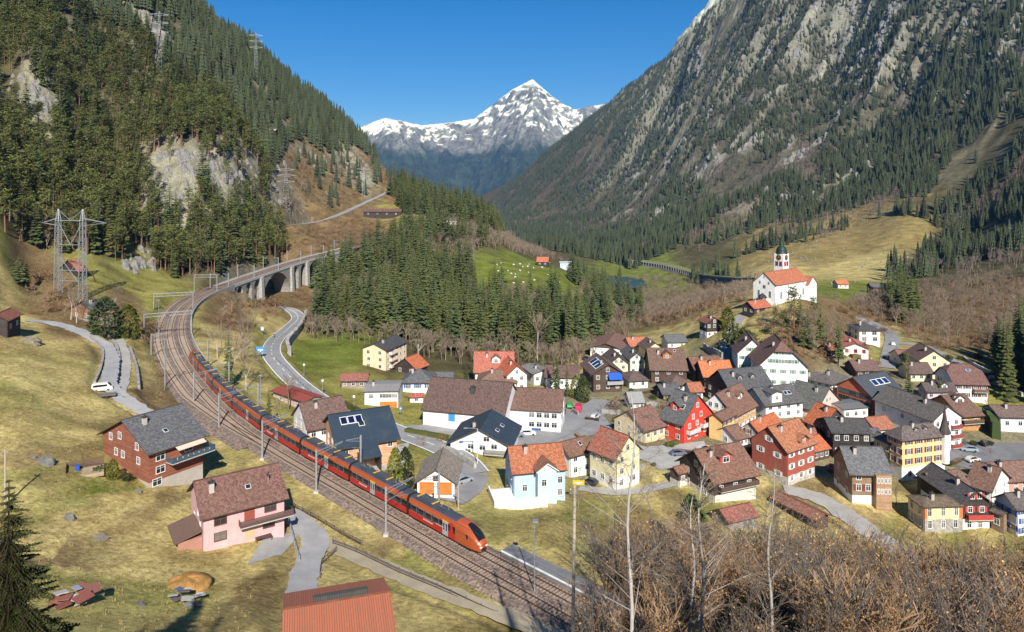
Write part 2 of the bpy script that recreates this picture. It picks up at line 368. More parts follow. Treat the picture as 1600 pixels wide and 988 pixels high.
# railway centre line (track of the train), climbing away from the station
TPX = [(1130,1085),(1020,1012),(940,962),(840,908),(742,857),(641,800),(546,747),(457,698),(394,658),(346,617),(311,577),(291,545),(283,515),(290,487),(312,466),(350,449),(405,429),(470,408),(540,390)]
z = 0.0; pts = []
for i, (x, y) in enumerate(TPX[4:]):
    for _ in range(3):
        d = (CAMZ - z) * F / (y - HY); p = Vector(((x - 800) / F * d, d, z))
        if pts: z = pts[-1].z + (p.xy - pts[-1].xy).length * (.021 if d < 330 else .03)
    d = (CAMZ - z) * F / (y - HY); pts.append(Vector(((x - 800) / F * d, d, z)))
pre = []
for x, y in TPX[:4]:
    d = CAMZ * F / (y - HY); pre.append(Vector(((x - 800) / F * d, d, 0)))
rail_ctrl = pre + pts
e = (pts[-1] - pts[-2]).normalized(); rail_ctrl += [pts[-1] + e * 40 + Vector((4, 0, 0)), pts[-1] + e * 90 + Vector((18, 0, 0))]
RAIL = spline(rail_ctrl, 1.0)
for _ in range(40): RAIL[1:-1] = .25 * RAIL[:-2] + .5 * RAIL[1:-1] + .25 * RAIL[2:]
tang = np.gradient(RAIL, axis=0); tang[:, 2] = 0; tang /= np.linalg.norm(tang, axis=1, keepdims=True)
NRM = np.stack([-tang[:, 1], tang[:, 0], np.zeros(len(tang))], 1)      # to the left of travel (away from camera = up-track)
S_NOSE = -2 + int(np.argmin(np.linalg.norm(RAIL[:, :2] - np.array([(745 - 800) / F * 118, 118]), axis=1)))
I_VIA0 = int(np.argmin(np.abs(RAIL[:, 1] - 366) + (RAIL[:, 0] > -60) * 999)); I_VIA1 = int(np.argmin(np.abs(RAIL[:, 1] - 500) + (RAIL[:, 0] > -60) * 999))
# roads (photo pixels), half width
ROADS = {'main_road': ([(418,478),(452,483),(466,496),(452,512),(430,532),(424,552),(440,575),(462,597),(492,620),(530,642),(575,655),(625,676),(665,690),(720,715),(742,740)], 3.6),
 'meadow_lane': ([(40,500),(85,505),(130,520),(165,540),(176,562),(172,585),(170,602),(188,620),(212,635),(240,652)], 2.0),
 'farm_track': ([(186,530),(196,560),(194,590),(186,615)], 1.5),
 'hill_road': ([(452,352),(485,349),(520,340),(560,322),(606,300)], 3.2),
 'house_lane': ([(452,800),(478,820),(495,838),(492,862),(480,885),(470,925),(480,985)], 2.2),
 'gravel_lane': ([(500,845),(570,875),(640,905),(720,935),(800,965),(880,1000),(960,1050)], 1.7),
 'village_road': ([(742,740),(735,765),(700,785)], 3.0),
 'station_road': ([(800,700),(850,680),(900,655),(930,640),(950,625)], 5.0),
 'school_lane': ([(625,676),(660,668),(720,675),(800,690)], 3.0),
 'church_lane': ([(1135,640),(1128,600),(1130,560),(1140,530),(1150,505),(1165,490)], 2.2),
 'lower_lane': ([(1225,765),(1275,775),(1310,795),(1345,822),(1385,850),(1420,872),(1465,905),(1520,950)], 2.8),
 'garden_lane': ([(905,762),(960,770),(1010,765),(1055,755)], 1.6),
 'back_street': ([(1040,720),(1000,705),(975,700)], 4.0),
 'valley_road': ([(1395,535),(1440,540),(1480,560),(1530,585),(1580,610)], 2.5),
 'square_road': ([(1385,575),(1392,545),(1390,520),(1350,500),(1310,485)], 3.0)}
H1 = H0.copy()
def flatten(line, half, blend, drop, mask=None):
    """press the ground to a ribbon"""
    global H1
    line = np.asarray(line)
    lo = line[:, :2].min(0) - half - blend; hi = line[:, :2].max(0) + half + blend
    sel = np.where((GX > lo[0]) & (GX < hi[0]) & (GY > lo[1]) & (GY < hi[1]))
    if not len(sel[0]): return
    gx, gy = GX[sel], GY[sel]; best = np.full(len(gx), 1e9); zz = np.zeros(len(gx))
    for q in line:
        dd = (gx - q[0]) ** 2 + (gy - q[1]) ** 2; k = dd < best; best[k] = dd[k]; zz[k] = q[2]
    best = np.sqrt(best); w = 1 - sstep(half, half + blend, best)
    H1[sel] = H1[sel] * (1 - w) + (zz - drop) * w
LINES = {}
for k, (pp, hw) in ROADS.items():
    q = [hit(x, y) for x, y in pp]; L = spline(q, 1.5)
    for _ in range(12): L[1:-1] = .25 * L[:-2] + .5 * L[1:-1] + .25 * L[2:]
    LINES[k] = L; flatten(L, hw + .8, 3.0, .25)
mid = RAIL + NRM * 2.0
flatten(mid[:I_VIA0:2], 6.6, 5.0, .75)
# gorge under the viaduct
vm = mid[I_VIA0 + 4:I_VIA1 - 4]
gw = np.clip(1 - np.abs(np.linspace(-1, 1, len(vm))) ** 3, 0, 1)
gl_ = vm.copy(); gl_[:, 2] = vm[:, 2] - 5 - 11 * gw
flatten(gl_[::3], 4, 12, 0)
def gz(x, y): return float(bil(H1, x, y))
def ground(px, py): 
    p = hit(px, py, H1); p.z = gz(p.x, p.y); return p

# ground sheet, with its cover as colour
PAL = {'m': (.28, .26, .09), 'y': (.50, .405, .205), 'g': (.155, .185, .040), 'b': (.185, .128, .078), 'v': (.24, .215, .165), 'd': (.28, .215, .105), 'r': (.27, .255, .23), 'f': (.095, .082, .048), 's': (.19, .125, .105)}
wt = typ ** 1.6
nz = np.stack([fbm(GX / (14 if i < 5 else 30) + 13 * i, GY / 14 + 7 * i, 4, 100 + i) for i in range(9)], -1)
gp = sstep(.04, .2, fbm(GX / 16, GY / 22, 4, 150)) * (GD < 330); bp = sstep(.10, .24, fbm(GX / 9 + 40, GY / 13, 4, 160)) * (GD < 330); yi, gi_, bi = TY.index('y'), TY.index('g'), TY.index('b')
mv = wt[..., yi].copy(); wt[..., gi_] += mv * gp * .3; wt[..., bi] += mv * bp * .55; wt[..., yi] -= mv * np.maximum(gp, bp) * .5
wt = np.clip(wt * (1 + 1.6 * nz), 1e-4, None); wt /= wt.sum(-1, keepdims=True)
colr = wt @ np.array([PAL[c] for c in TY])
dzl = np.gradient(H1, axis=0) / np.gradient(GD, axis=0); dzu = np.gradient(H1, axis=1) / (GD * (gu[1] - gu[0]))
slope = np.sqrt(dzl ** 2 + dzu ** 2)
rk = sstep(1.15, 1.6, slope + fbm(GX / 40, GY / 40, 3, 200) * .9) * sstep(300, 420, GD) * (.45 + .5 * sstep(0, .1, GU))
ribv = ridged((t_ + wq * .5) / 90, s_ / 420, 4, 9)
rk = np.maximum(rk * np.where(GU > .05, .55, 1), far * sstep(.78, .92, ribv + .25 * fbm(GX / 60, GY / 60, 4, 230)) * .9)
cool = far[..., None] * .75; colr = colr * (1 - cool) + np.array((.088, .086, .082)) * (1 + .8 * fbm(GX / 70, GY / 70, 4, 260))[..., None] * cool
rkcol = np.array((.27, .265, .26)) * (1 + .5 * fbm(GX / 12, GY / 30, 4, 210))[..., None]
colr = colr * (1 - rk[..., None]) + rkcol * rk[..., None]
# high on the right-hand mountain old snow lies in the gullies
snow = .8 * sstep(760, 960, H1 + 140 * fbm(GX / 90, GY / 90, 4, 300)) * sstep(.5, .62, ridged((t_ + wq * .5) / 90, s_ / 420, 4, 9)) * (GU > .1)
colr = colr * (1 - .85 * snow[..., None]) + np.array((.75, .77, .8)) * .85 * snow[..., None]
def grid_mesh(name, X, Y, Z, colors, mat):
    nd, nu = X.shape
    me = bpy.data.meshes.new(name)
    co = np.stack([X, Y, Z], -1).reshape(-1, 3).astype(np.float32)
    idx = np.arange(nd * nu).reshape(nd, nu)
    q = np.stack([idx[:-1, :-1], idx[:-1, 1:], idx[1:, 1:], idx[1:, :-1]], -1).reshape(-1)
    nf = len(q) // 4
    me.vertices.add(len(co)); me.vertices.foreach_set('co', co.ravel())
    me.loops.add(len(q)); me.loops.foreach_set('vertex_index', q.astype(np.int32))
    me.polygons.add(nf); me.polygons.foreach_set('loop_start', np.arange(0, nf * 4, 4, dtype=np.int32)); me.polygons.foreach_set('loop_total', np.full(nf, 4, dtype=np.int32))
    me.polygons.foreach_set('use_smooth', np.ones(nf, dtype=bool))
    ca_ = me.color_attributes.new('cover', 'FLOAT_COLOR', 'POINT')
    ca_.data.foreach_set('color', np.concatenate([np.clip(colors.reshape(-1, 3), 0, 1), np.ones((nd * nu, 1))], 1).astype(np.float32).ravel())
    me.materials.append(mat); me.update(calc_edges=True); me.validate()
    return link(name, me)
def ground_mat(name, scales, bstr, bdist):
    m, nt, b = newmat(name); b.inputs['Roughness'].default_value = .95; b.inputs['Specular IOR Level'].default_value = .1
    at_ = nt.nodes.new('ShaderNodeAttribute'); at_.attribute_name = 'cover'; co = coords(nt)
    n1 = noise(nt, scales[0], 8, co, .7); n2 = noise(nt, scales[1], 6, co, .75); n3 = noise(nt, scales[2], 5, co, .7)
    c = mixc(nt, at_.outputs[0], mixc(nt, (.55, .5, .42), (1.35, 1.4, 1.3), ramp(nt, n1, .3, .7)), 1, 'MULTIPLY')
    c = mixc(nt, c, mixc(nt, (.5, .48, .45), (1.4, 1.38, 1.3), ramp(nt, n2, .32, .68)), 1, 'MULTIPLY')
    c = mixc(nt, c, mixc(nt, (.75, .85, .7), (1.2, 1.1, 1.05), n3), 1, 'MULTIPLY')
    nt.links.new(c, b.inputs['Base Color']); bump(nt, b, n2, bstr, bdist)
    return m
gr = grid_mesh('ground', GX, GY, H1, colr, ground_mat('ground_cover', (.09, 1.1, .02), .9, .35)); tag(gr, kind='structure'); gr.data.polygons.foreach_set('use_smooth', np.repeat(gl[:-1] < math.log(380), NU - 1))
# the slope the camera stands on
hx, hy = np.meshgrid(np.linspace(-90, 90, 40), np.linspace(-70, 28.0, 24))
hz = np.where(hy < 0, 56.2 - hy * .3, 56.2 - hy * .72) + fbm(hx / 8, hy / 8, 3, 8) * .8 * (hy < 24)
cs = grid_mesh('hillside', hx, hy, hz, np.broadcast_to(np.array(PAL['y']), hx.shape + (3,)).copy(), gr.data.materials[0]); tag(cs, kind='structure')

# far snow range
fx, fy = np.meshgrid(np.linspace(-6200, 4000, 420), np.linspace(8800, 14600, 250))
PK = [(470,215,11000),(560,200,11500),(600,184,12000),(660,196,12500),(700,192,13000),(740,186,13200),(775,160,13400),(800,140,13500),(832,124,13600),(862,150,13600),(895,172,13500),(935,164,13400),(960,160,13200),(1040,150,13200),(1200,160,13200),(300,200,10500),(0,230,10500)]
PKu = np.array([(x - 800) / F for x, _, _ in PK]); o_ = np.argsort(PKu); PKu = PKu[o_]
PKs = np.array([-(y - HY) / F for _, y, _ in PK])[o_]; PKd = np.array([d for *_, d in PK], float)[o_]
uu = fx / fy; sd_ = np.interp(uu, PKu, PKd); ss_ = np.interp(uu, PKu, PKs); crest = CAMZ + ss_ * sd_
t = (sd_ - fy); fall = np.where(t > 0, t * .46, -t * .9)
up = np.interp(uu, PKu, (PKs > .12) * 1.0)
fz = crest - fall
foot = sstep(0, 3500, t)
fr = (ridged(fx / 1500 + fy / 3800, fy / 2600 - fx / 6000, 5, 50) - .62) * 900 * sstep(150, 1500, np.abs(t)) + (ridged(fx / 420, fy / 420, 5, 55) - .6) * 300 * sstep(30, 500, np.abs(t)) + fbm(fx / 150, fy / 150, 3, 77) * 110 * sstep(10, 150, np.abs(t))
fz = np.maximum(fz + fr, -600)
dy_ = np.gradient(fz, axis=0) / np.gradient(fy, axis=0); dx_ = np.gradient(fz, axis=1) / np.gradient(fx, axis=1); sl = np.hypot(dx_, dy_)
lvl = fz + 260 * fbm(fx / 500, fy / 500, 5, 90)
sn = (1 - .9 * sstep(.02, .22, fbm(fx / 420 + fz / 900, fz / 110, 5, 120) + .25 * sl - .22) * (1 - .6 * sstep(1500, 1850, fz))) * sstep(640, 860, lvl) * (1 - .9 * sstep(.85, 1.25, sl + .35 * fbm(fx / 200, fy / 200, 4, 95)) * (1 - sstep(1750, 2050, fz)))
sn = sstep(.06, .3, sn)
forest = 1 - sstep(400, 640, lvl + 120 * fbm(fx / 180, fy / 180, 3, 97))
base = np.array((.20, .195, .20)) * (1 + .4 * fbm(fx / 130, fy / 130, 4, 91))[..., None]
base = base * (1 - forest[..., None]) + np.array((.035, .05, .035)) * forest[..., None]
fcol = base * (1 - sn[..., None]) + np.array((.98, .98, 1.0)) * sn[..., None]
fm = grid_mesh('snow_mountains', fx, fy, fz, fcol, ground_mat('mountain_cover', (.003, .012, .001), .6, 30)); tag(fm, kind='structure'); fm.data.polygons.foreach_set('use_smooth', np.zeros(len(fm.data.polygons), dtype=bool))
# ---------------------------------------------------------------- ribbons: roads, paths
def ribbon(name, L, hw, mat, lift=.0, crown=0.0, kind='structure', drape=False):
    L = np.asarray(L); t = np.gradient(L, axis=0); t[:, 2] = 0; t /= np.maximum(np.linalg.norm(t, axis=1, keepdims=True), 1e-6)
    nn = np.stack([-t[:, 1], t[:, 0], 0 * t[:, 0]], 1); mb = MB(); s = 0
    rg_ = random.Random(len(L)); jit = .16 * hw if kind == 'structure' and name == 'lane' else 0
    def row(i):
        r = []
        for k in (-1, 0, 1):
            p = L[i] + nn[i] * (hw + rg_.uniform(-jit, jit)) * k
            r.append((p[0], p[1], (gz(p[0], p[1]) if drape else p[2]) + lift))
        return r
    prev = row(0)
    for i in range(1, len(L)):
        cur = row(i)
        for k in (0, 1): mb.quad_uv(prev[k], prev[k + 1], cur[k + 1], cur[k])
        prev = cur
    o = mb.build(name, mat)
    if kind: tag(o, kind=kind)
    return o
ASPH = M('asphalt', (.27, .265, .26)); ASPD = M('asphalt', (.17, .17, .175)); GRAV = M('asphalt', (.36, .34, .31)); CONC = M('plaster', (.45, .43, .40))
WHITE = M('paint', (.78, .78, .76), .6)
road_m = {'farm_track': GRAV, 'gravel_lane': M('asphalt', (.34, .29, .20)), 'house_lane': M('asphalt', (.34, .33, .32)), 'meadow_lane': M('asphalt', (.33, .325, .32)), 'garden_lane': GRAV, 'back_street': M('asphalt', (.36, .35, .33)), 'lower_lane': GRAV}
for k, (pp, hw) in ROADS.items():
    o = ribbon('road' if 'lane' not in k and 'track' not in k else 'lane', LINES[k], hw, road_m.get(k, ASPH), -.02)
L = LINES['main_road']; t = np.gradient(L, axis=0); t[:, 2] = 0; t /= np.linalg.norm(t, axis=1, keepdims=True); nn = np.stack([-t[:, 1], t[:, 0], 0 * t[:, 0]], 1)
for sgn in (-1, 1): ribbon('edge_line', L + nn * sgn * 3.3, .16, WHITE, -.005)
mb = MB()
for i in range(0, len(L) - 3, 1):
    if i < 62 or i % 5 < 2:
        a, b = L[i], L[i + 1]; w = .13
        mb.quad_uv(a - nn[i] * w, a + nn[i] * w, b + nn[i + 1] * w, b - nn[i + 1] * w)
for k in range(len(mb.v)): mb.v[k] = (mb.v[k][0], mb.v[k][1], mb.v[k][2] - .004)
tag(mb.build('centre_line', WHITE), kind='structure')
def patch(name, px, mat, lift=.08):
    """paved yard draped on the ground; corners are photo pixels"""
    c = [hit(x, y, H1) for x, y in px]; mb = MB(); nn_ = 10
    def P_(s, t): return (c[0] * (1 - s) + c[1] * s) * (1 - t) + (c[3] * (1 - s) + c[2] * s) * t
    g = [[P_(i / nn_, j / nn_) for i in range(nn_ + 1)] for j in range(nn_ + 1)]
    for r_ in g:
        for p in r_: p.z = gz(p.x, p.y) + lift
    for j in range(nn_):
        for i in range(nn_): mb.quad_uv(g[j][i], g[j][i + 1], g[j + 1][i + 1], g[j + 1][i])
    return tag(mb.build(name, mat), kind='structure')
patch('yard', [(385,885),(440,868),(470,830),(415,838)], M('asphalt', (.34, .33, .31)))
patch('yard', [(1030,735),(1110,715),(1100,690),(1000,700)], M('asphalt', (.40, .38, .35)))
patch('car_park', [(1470,720),(1640,760),(1640,690),(1500,690)], ASPD)
patch('car_park', [(880,690),(960,672),(935,640),(885,640)], ASPH)
patch('car_park', [(905,590),(960,600),(975,560),(925,560)], M('asphalt', (.4, .39, .38)))
patch('yard', [(700,775),(760,760),(740,715),(690,700)], ASPH)
patch('yard', [(800,702),(880,690),(880,662),(810,668)], M('asphalt', (.34, .32, .29)))
patch('yard', [(535,722),(630,735),(640,690),(560,715)], M('asphalt', (.45, .43, .4)))

# ---------------------------------------------------------------- houses
WINM = {}
GLASS = M('glass', (.02, .025, .03), .08)
FRW = M('paint', (.74, .73, .70), .6); FRB = M('paint', (.16, .07, .045), .6)
GLASS2 = M('glass', (.16, .155, .145), .25); GLASS3 = M('glass', (.05, .055, .06), .12)
def win_mesh(w, h, fr):
    gl3 = rnd.choice((GLASS, GLASS, GLASS2, GLASS3)); k = (w, h, fr.name, gl3.name)
    if k in WINM: return WINM[k]
    mb = MB(); b = .11
    # local: x along the wall, z up, -y outwards
    mb.box(-w/2 - b, -.07, -h/2 - b, -w/2, .03, h/2 + b); mb.box(w/2, -.07, -h/2 - b, w/2 + b, .03, h/2 + b)
    mb.box(-w/2, -.07, h/2, w/2, .03, h/2 + b); mb.box(-w/2 - .06, -.14, -h/2 - b, w/2 + .06, .03, -h/2)
    mb.box(-.035, -.05, -h/2, .035, .02, h/2); mb.box(-w/2, -.045, h*.18, w/2, .02, h*.18 + .05)
    mb.quad_uv((-w/2, -.012, -h/2), (w/2, -.012, -h/2), (w/2, -.012, h/2), (-w/2, -.012, h/2), 1)
    WINM[k] = mb.mesh('window', [fr, gl3]); return WINM[k]
SHM = {}
def shutter_mesh(w, h, m):
    k = (w, h, m.name)
    if k not in SHM:
        mb = MB(); mb.box(-w/2, -.09, -h/2, w/2, -.02, h/2)
        for i in range(4): mb.box(-w/2 + .06, -.11, -h/2 + .08 + i * h/4, w/2 - .06, -.085, -h/2 + (i + .75) * h/4)
        SHM[k] = mb.mesh('shutter', m)
    return SHM[k]
OR = (.45, .13, .05); BR = (.155, .085, .06); BR2 = (.19, .105, .075); GY = (.10, .10, .105); SL = (.135, .135, .14); DB = (.02, .04, .065); RDT = (.26, .09, .055)
HOUSES = {}
class House:
    def __init__(h, name, label, C, xR, yaw, ye, ridge='r', pitch=30, wall=('plaster', (.75, .73, .68)), roof=('tile', BR), xL=None, dep=None, kind='gable',
                 wR=(2, 3), wL=(2, 2), wB=None, gR=0, gL=0, base=None, over=.7, fr=FRW, shut=None, chim=1, cat='house', wsize=(1.0, 1.25), down=4.0, gwall=None, dist=None, wid=None):
        p = ground(*C) if dist is None else at(C[0], C[1], dist)
        a = R(yaw); X, Y = p.x, p.y; ca, sa = math.cos(a), math.sin(a)
        ur = (xR - 800) / F; Wd = wid or (ur * Y - X) / (ca - ur * sa)
        if dep is None: ul = (xL - 800) / F; dep = (ul * Y - X) / (-sa - ul * ca)
        dep = abs(dep); Wd = abs(Wd)
        h.W, h.D, h.H = Wd, dep, (C[1] - ye) / F * Y
        h.ridge, h.pitch, h.kind, h.over = ridge, R(pitch), kind, over
        h.o = thing(name, label, cat, p, a)
        h.Lr, h.S = (h.W, h.D) if ridge == 'r' else (h.D, h.W)
        h.rise = h.S / 2 * math.tan(h.pitch)
        h.hb = base[1] if base else 0
        wm = M(*wall); bm = M(*base[0]) if base else wm; gm = M(*gwall) if gwall else wm
        mb = MB(); Hh, S, Lr = h.H, h.S, h.Lr
        hb = h.hb * Hh if base else -down
        def T(pq): p_, q_, z_ = pq; return (p_, q_, z_) if ridge == 'r' else (q_, p_, z_)
        h.T = T
        cs = [(0, 0), (Lr, 0), (Lr, S), (0, S)]
        for i in range(4):
            (p0, q0), (p1, q1) = cs[i], cs[(i + 1) % 4]
            e_ = .05 if base else 0
            if base: mb.quad_uv(T((p0, q0, -down)), T((p1, q1, -down)), T((p1, q1, hb)), T((p0, q0, hb)), 1)
            mb.quad_uv(T((p0, q0, hb)), T((p1, q1, hb)), T((p1, q1, Hh)), T((p0, q0, Hh)), 0)
        if kind in ('gable', 'half'):
            k = 1.0 if kind == 'gable' else .62
            for p_ in (0, Lr):
                if kind == 'gable': mb.tri_uv(T((p_, 0, Hh)), T((p_, S, Hh)), T((p_, S/2, Hh + h.rise)), 2)
                else: mb.quad_uv(T((p_, 0, Hh)), T((p_, S, Hh)), T((p_, S/2 + S/2*(1-k), Hh + h.rise*k)), T((p_, S/2 - S/2*(1-k), Hh + h.rise*k)), 2)
        mb.build('wall', [wm, bm, gm], h.o)
        # roof
        rb = MB(); ov = over; g = over * .8; th = .22; tn = math.tan(h.pitch); ze = Hh - ov * tn; zr = Hh + h.rise
        def slab(poly):
            top = [Vector(T(q)) + Vector((0, 0, th)) for q in poly]; bot = [Vector(T(q)) + Vector((0, 0, .03)) for q in poly]
            if len(top) == 4: rb.quad_uv(*top, 0); rb.quad_uv(*bot, 1)
            else: rb.tri_uv(*top, 0); rb.tri_uv(*bot, 1)
            for i in range(len(top)):
                j = (i + 1) % len(top); rb.quad_uv(bot[i], bot[j], top[j], top[i], 1)
        if kind == 'gable':
            slab([(-g, -ov, ze), (Lr + g, -ov, ze), (Lr + g, S/2, zr), (-g, S/2, zr)])
            slab([(Lr + g, S + ov, ze), (-g, S + ov, ze), (-g, S/2, zr), (Lr + g, S/2, zr)])
            r0, r1 = -g, Lr + g
        else:
            ins = min(S/2, Lr/2 - .2) if kind == 'hip' else S * .19
            gg = ov if kind == 'hip' else g
            if kind == 'hip':
                zr = ze + (S/2 + ov) * tn; q0 = S/2
                if Lr < S: zr = ze + (Lr/2 + ov - .2) * tn
                slab([(-ov, -ov, ze), (Lr + ov, -ov, ze), (Lr - ins, S/2, zr), (ins, S/2, zr)])
                slab([(Lr + ov, S + ov, ze), (-ov, S + ov, ze), (ins, S/2, zr), (Lr - ins, S/2, zr)])
                slab([(-ov, S + ov, ze), (-ov, -ov, ze), (ins, S/2, zr)]); slab([(Lr + ov, -ov, ze), (Lr + ov, S + ov, ze), (Lr - ins, S/2, zr)])
            else:
                k = .62; zk = Hh + h.rise * k; qa, qb = S/2*k, S - S/2*k
                for s_, e0, e1 in ((1, -ov, qa), (-1, S + ov, qb)):
                    rb_pts = [(-g, e0, ze), (Lr + g, e0, ze), (Lr + g, e1, zk), (-g, e1, zk)]; slab(rb_pts if s_ > 0 else rb_pts[::-1])
                    up = [(-g, e1, zk), (Lr + g, e1, zk), (Lr - ins, S/2, zr), (ins, S/2, zr)]; slab(up)
                slab([(-g, qb, zk), (-g, qa, zk), (ins, S/2, zr)]); slab([(Lr + g, qa, zk), (Lr + g, qb, zk), (Lr - ins, S/2, zr)])
            r0, r1 = ins, Lr - ins
        rm = M(*roof); h.rm = rm
        h.zr = zr
        h.roof = rb.build('roof', [rm, M('wood', (.10, .06, .04))], h.o)
        cb = MB()
        cb.bar(T((r0, S/2, zr + th)), T((r1, S/2, zr + th)), .14, n=6); cb.build('ridge_cap', rm, h.roof)
        for c in range(chim):
            f_ = (.3, .72, .5)[c]; h.chimney(f_ + rnd.uniform(-.08, .08), .36 if c % 2 == 0 else .62)
        if wR or wL:
            dp = MB(); dp.bar((.12, -.14, -down), (.12, -.14, Hh - .25), .06, n=5); dp.build('downpipe', M('metal', (.13, .10, .085), .6), h.o); ge = ze + .12; dp = MB()
            a_, b_ = T((-g, -ov - .05, ge)), T((Lr + g, -ov - .05, ge)); dp.bar(a_, b_, .08, n=5); dp.build('gutter', M('metal', (.13, .10, .085), .6), h.o); dp = MB(); a_, b_ = T((-g, S + ov + .05, ge)), T((Lr + g, S + ov + .05, ge)); dp.bar(a_, b_, .08, n=5)
            dp.build('gutter', M('metal', (.13, .10, .085), .6), h.o)
        h.wins('R', wR, wsize, fr, shut, gR); h.wins('L', wL, wsize, fr, shut, gL)
        if wB: h.wins('B', wB, wsize, fr, shut, 0)
        HOUSES[name + str(len(HOUSES))] = h
    def rz(h, q):
        """roof surface height across the span"""
        return h.H + h.rise * (1 - abs(q / (h.S / 2) - 1))
    def wins(h, face, rc, ws, fr, shut, gable):
        """rows x columns of windows on a wall"""
        if not rc: return
        rows, cols = rc; L = h.W if face in 'R' else h.D; hb = h.hb * h.H if h.hb else 0
        st = h.H / max(rows, 1); w, hh = ws; hh = min(hh, st * .6); w = min(w, L / max(cols, 1) * .55)
        w = round(w * 5) / 5 or .4; hh = round(hh * 5) / 5 or .6
        spots = []
        for r_ in range(rows):
            for c in range(cols):
                spots.append((L * (c + .5) / cols + rnd.uniform(-.15, .15), st * (r_ + .56)))
        if gable:
            for c in range(gable): spots.append((L/2 + (c - (gable - 1)/2) * w * 2.0, h.H + h.rise * .33))
        for (s, z_) in spots: h.win(face, s, z_, w, hh, fr, shut)
    def win(h, face, s, z_, w=1.0, hh=1.2, fr=FRW, shut=None, label=None):
        o = link('window', win_mesh(w, hh, fr), h.o)
        if face == 'R': o.location = (s, 0, z_)
        elif face == 'L': o.location = (0, s, z_); o.rotation_euler = (0, 0, -math.pi/2)
        else: o.location = (h.W, s, z_); o.rotation_euler = (0, 0, math.pi/2)
        if shut is not None:
            for sg in (-1, 1):
                q = link('shutter', shutter_mesh(.5 * w + .05, hh, shut), o); q.location = (sg * (.75 * w + .15), 0, 0)
        return o
    def chimney(h, f_, qf, hgt=1.5, w=.7, col=(.45, .40, .36)):
        p_ = h.Lr * f_; q = h.S * qf; z0 = h.rz(q)
        x, y, _ = h.T((p_, q, 0)); mb = MB()
        mb.box(x - w/2, y - w/2, z0 - .4, x + w/2, y + w/2, z0 + hgt); mb.box(x - w/2 - .12, y - w/2 - .12, z0 + hgt, x + w/2 + .12, y + w/2 + .12, z0 + hgt + .16, 1)
        mb.bar((x, y, z0 + hgt), (x, y, z0 + hgt + .55), .16, n=6, mi=1)
        mb.build('chimney', [M('plaster', col), M('metal', (.12, .11, .1), .6)], h.roof)
    def slopept(h, f_, qf, up=.25):
        p_, q = h.Lr * f_, h.S * qf; return Vector(h.T((p_, q, h.rz(q) + up)))
    def onroof(h, name, f_, qf, lp, lq, mat, frame=None, n=1, gap=.12):
        """flat panels lying on the roof slope (skylights, solar panels)"""
        for k in range(n):
            mb = MB(); dp = lp / h.Lr; dq = lq / h.S * math.cos(h.pitch); f0 = f_ + k * (lp + gap) / h.Lr
            c = [h.slopept(f0, qf, .3), h.slopept(f0 + dp, qf, .3), h.slopept(f0 + dp, qf + dq, .3), h.slopept(f0, qf + dq, .3)]
            nrm = (c[1] - c[0]).cross(c[3] - c[0]).normalized()
            if nrm.z < 0: nrm = -nrm
            b_ = [v - nrm * .12 for v in c]
            mb.hexa([b_[0], b_[1], b_[3], b_[2], c[0], c[1], c[3], c[2]], 1)
            m_ = [c[0].lerp(c[2], .08), c[1].lerp(c[3], .08), c[2].lerp(c[0], .08), c[3].lerp(c[1], .08)]
            mb.quad_uv(*[v + nrm * .02 for v in m_], 0)
            mb.build(name, [mat, frame or FRW], h.roof)
    def dormer(h, f_, w, hh, wallm, side=0, qf=.2, roofm=None, win=(.9, 1.0), fr=FRW, pitch=35):
        """gabled dormer on the near slope (side 0) or the far one"""
        p_ = h.Lr * f_; q0 = h.S * qf; mb = MB(); T = h.T
        sg = 1 if side == 0 else -1; q0 = q0 if side == 0 else h.S - q0
        z0 = h.rz(q0) - .1; zt = z0 + hh; rise = w/2 * math.tan(R(pitch)); tn = math.tan(h.pitch)
        q1 = q0 + sg * (hh / tn + .2); qr = q0 + sg * min(((hh + rise) / tn + .3), h.S/2)
        for a, b in (((p_ - w/2, q0), (p_ + w/2, q0)), ((p_ - w/2, q0), (p_ - w/2, q1)), ((p_ + w/2, q0), (p_ + w/2, q1))):
            mb.quad_uv(T((*a, z0 - .6)), T((*b, z0 - .6)), T((*b, zt)), T((*a, zt)))
        mb.tri_uv(T((p_ - w/2, q0, zt)), T((p_ + w/2, q0, zt)), T((p_, q0, zt + rise)))
        o = mb.build('dormer', wallm, h.roof); rb = MB(); ov = .35; f0 = q0 - sg * .45; tp = math.tan(R(pitch))
        for s in (-1, 1):
            e = p_ + s * (w/2 + ov); ze = zt - ov * tp
            pl = [(e, f0, ze), (p_, f0, zt + rise), (p_, qr, zt + rise), (e, q1, ze)]
            tq = [Vector(T(v)) for v in pl]; up = [v + Vector((0, 0, .18)) for v in tq]
            rb.quad_uv(up[1], up[2], up[3], up[0], 0); rb.quad_uv(*tq, 1)
            for i in range(4): rb.quad_uv(tq[i], tq[(i + 1) % 4], up[(i + 1) % 4], up[i], 1)
        rb.build('dormer_roof', [roofm or h.rm, M('wood', (.10, .06, .04))], h.roof)
        wv = link('dormer_window', win_mesh(round(win[0], 1), round(win[1], 1), fr), h.roof)
        x, y, _ = T((p_, q0, 0)); wv.location = (x, y, z0 + hh * .55)
        if h.ridge == 'r': wv.rotation_euler = (0, 0, 0 if side == 0 else math.pi)
        else: wv.rotation_euler = (0, 0, -math.pi/2 if side == 0 else math.pi/2)
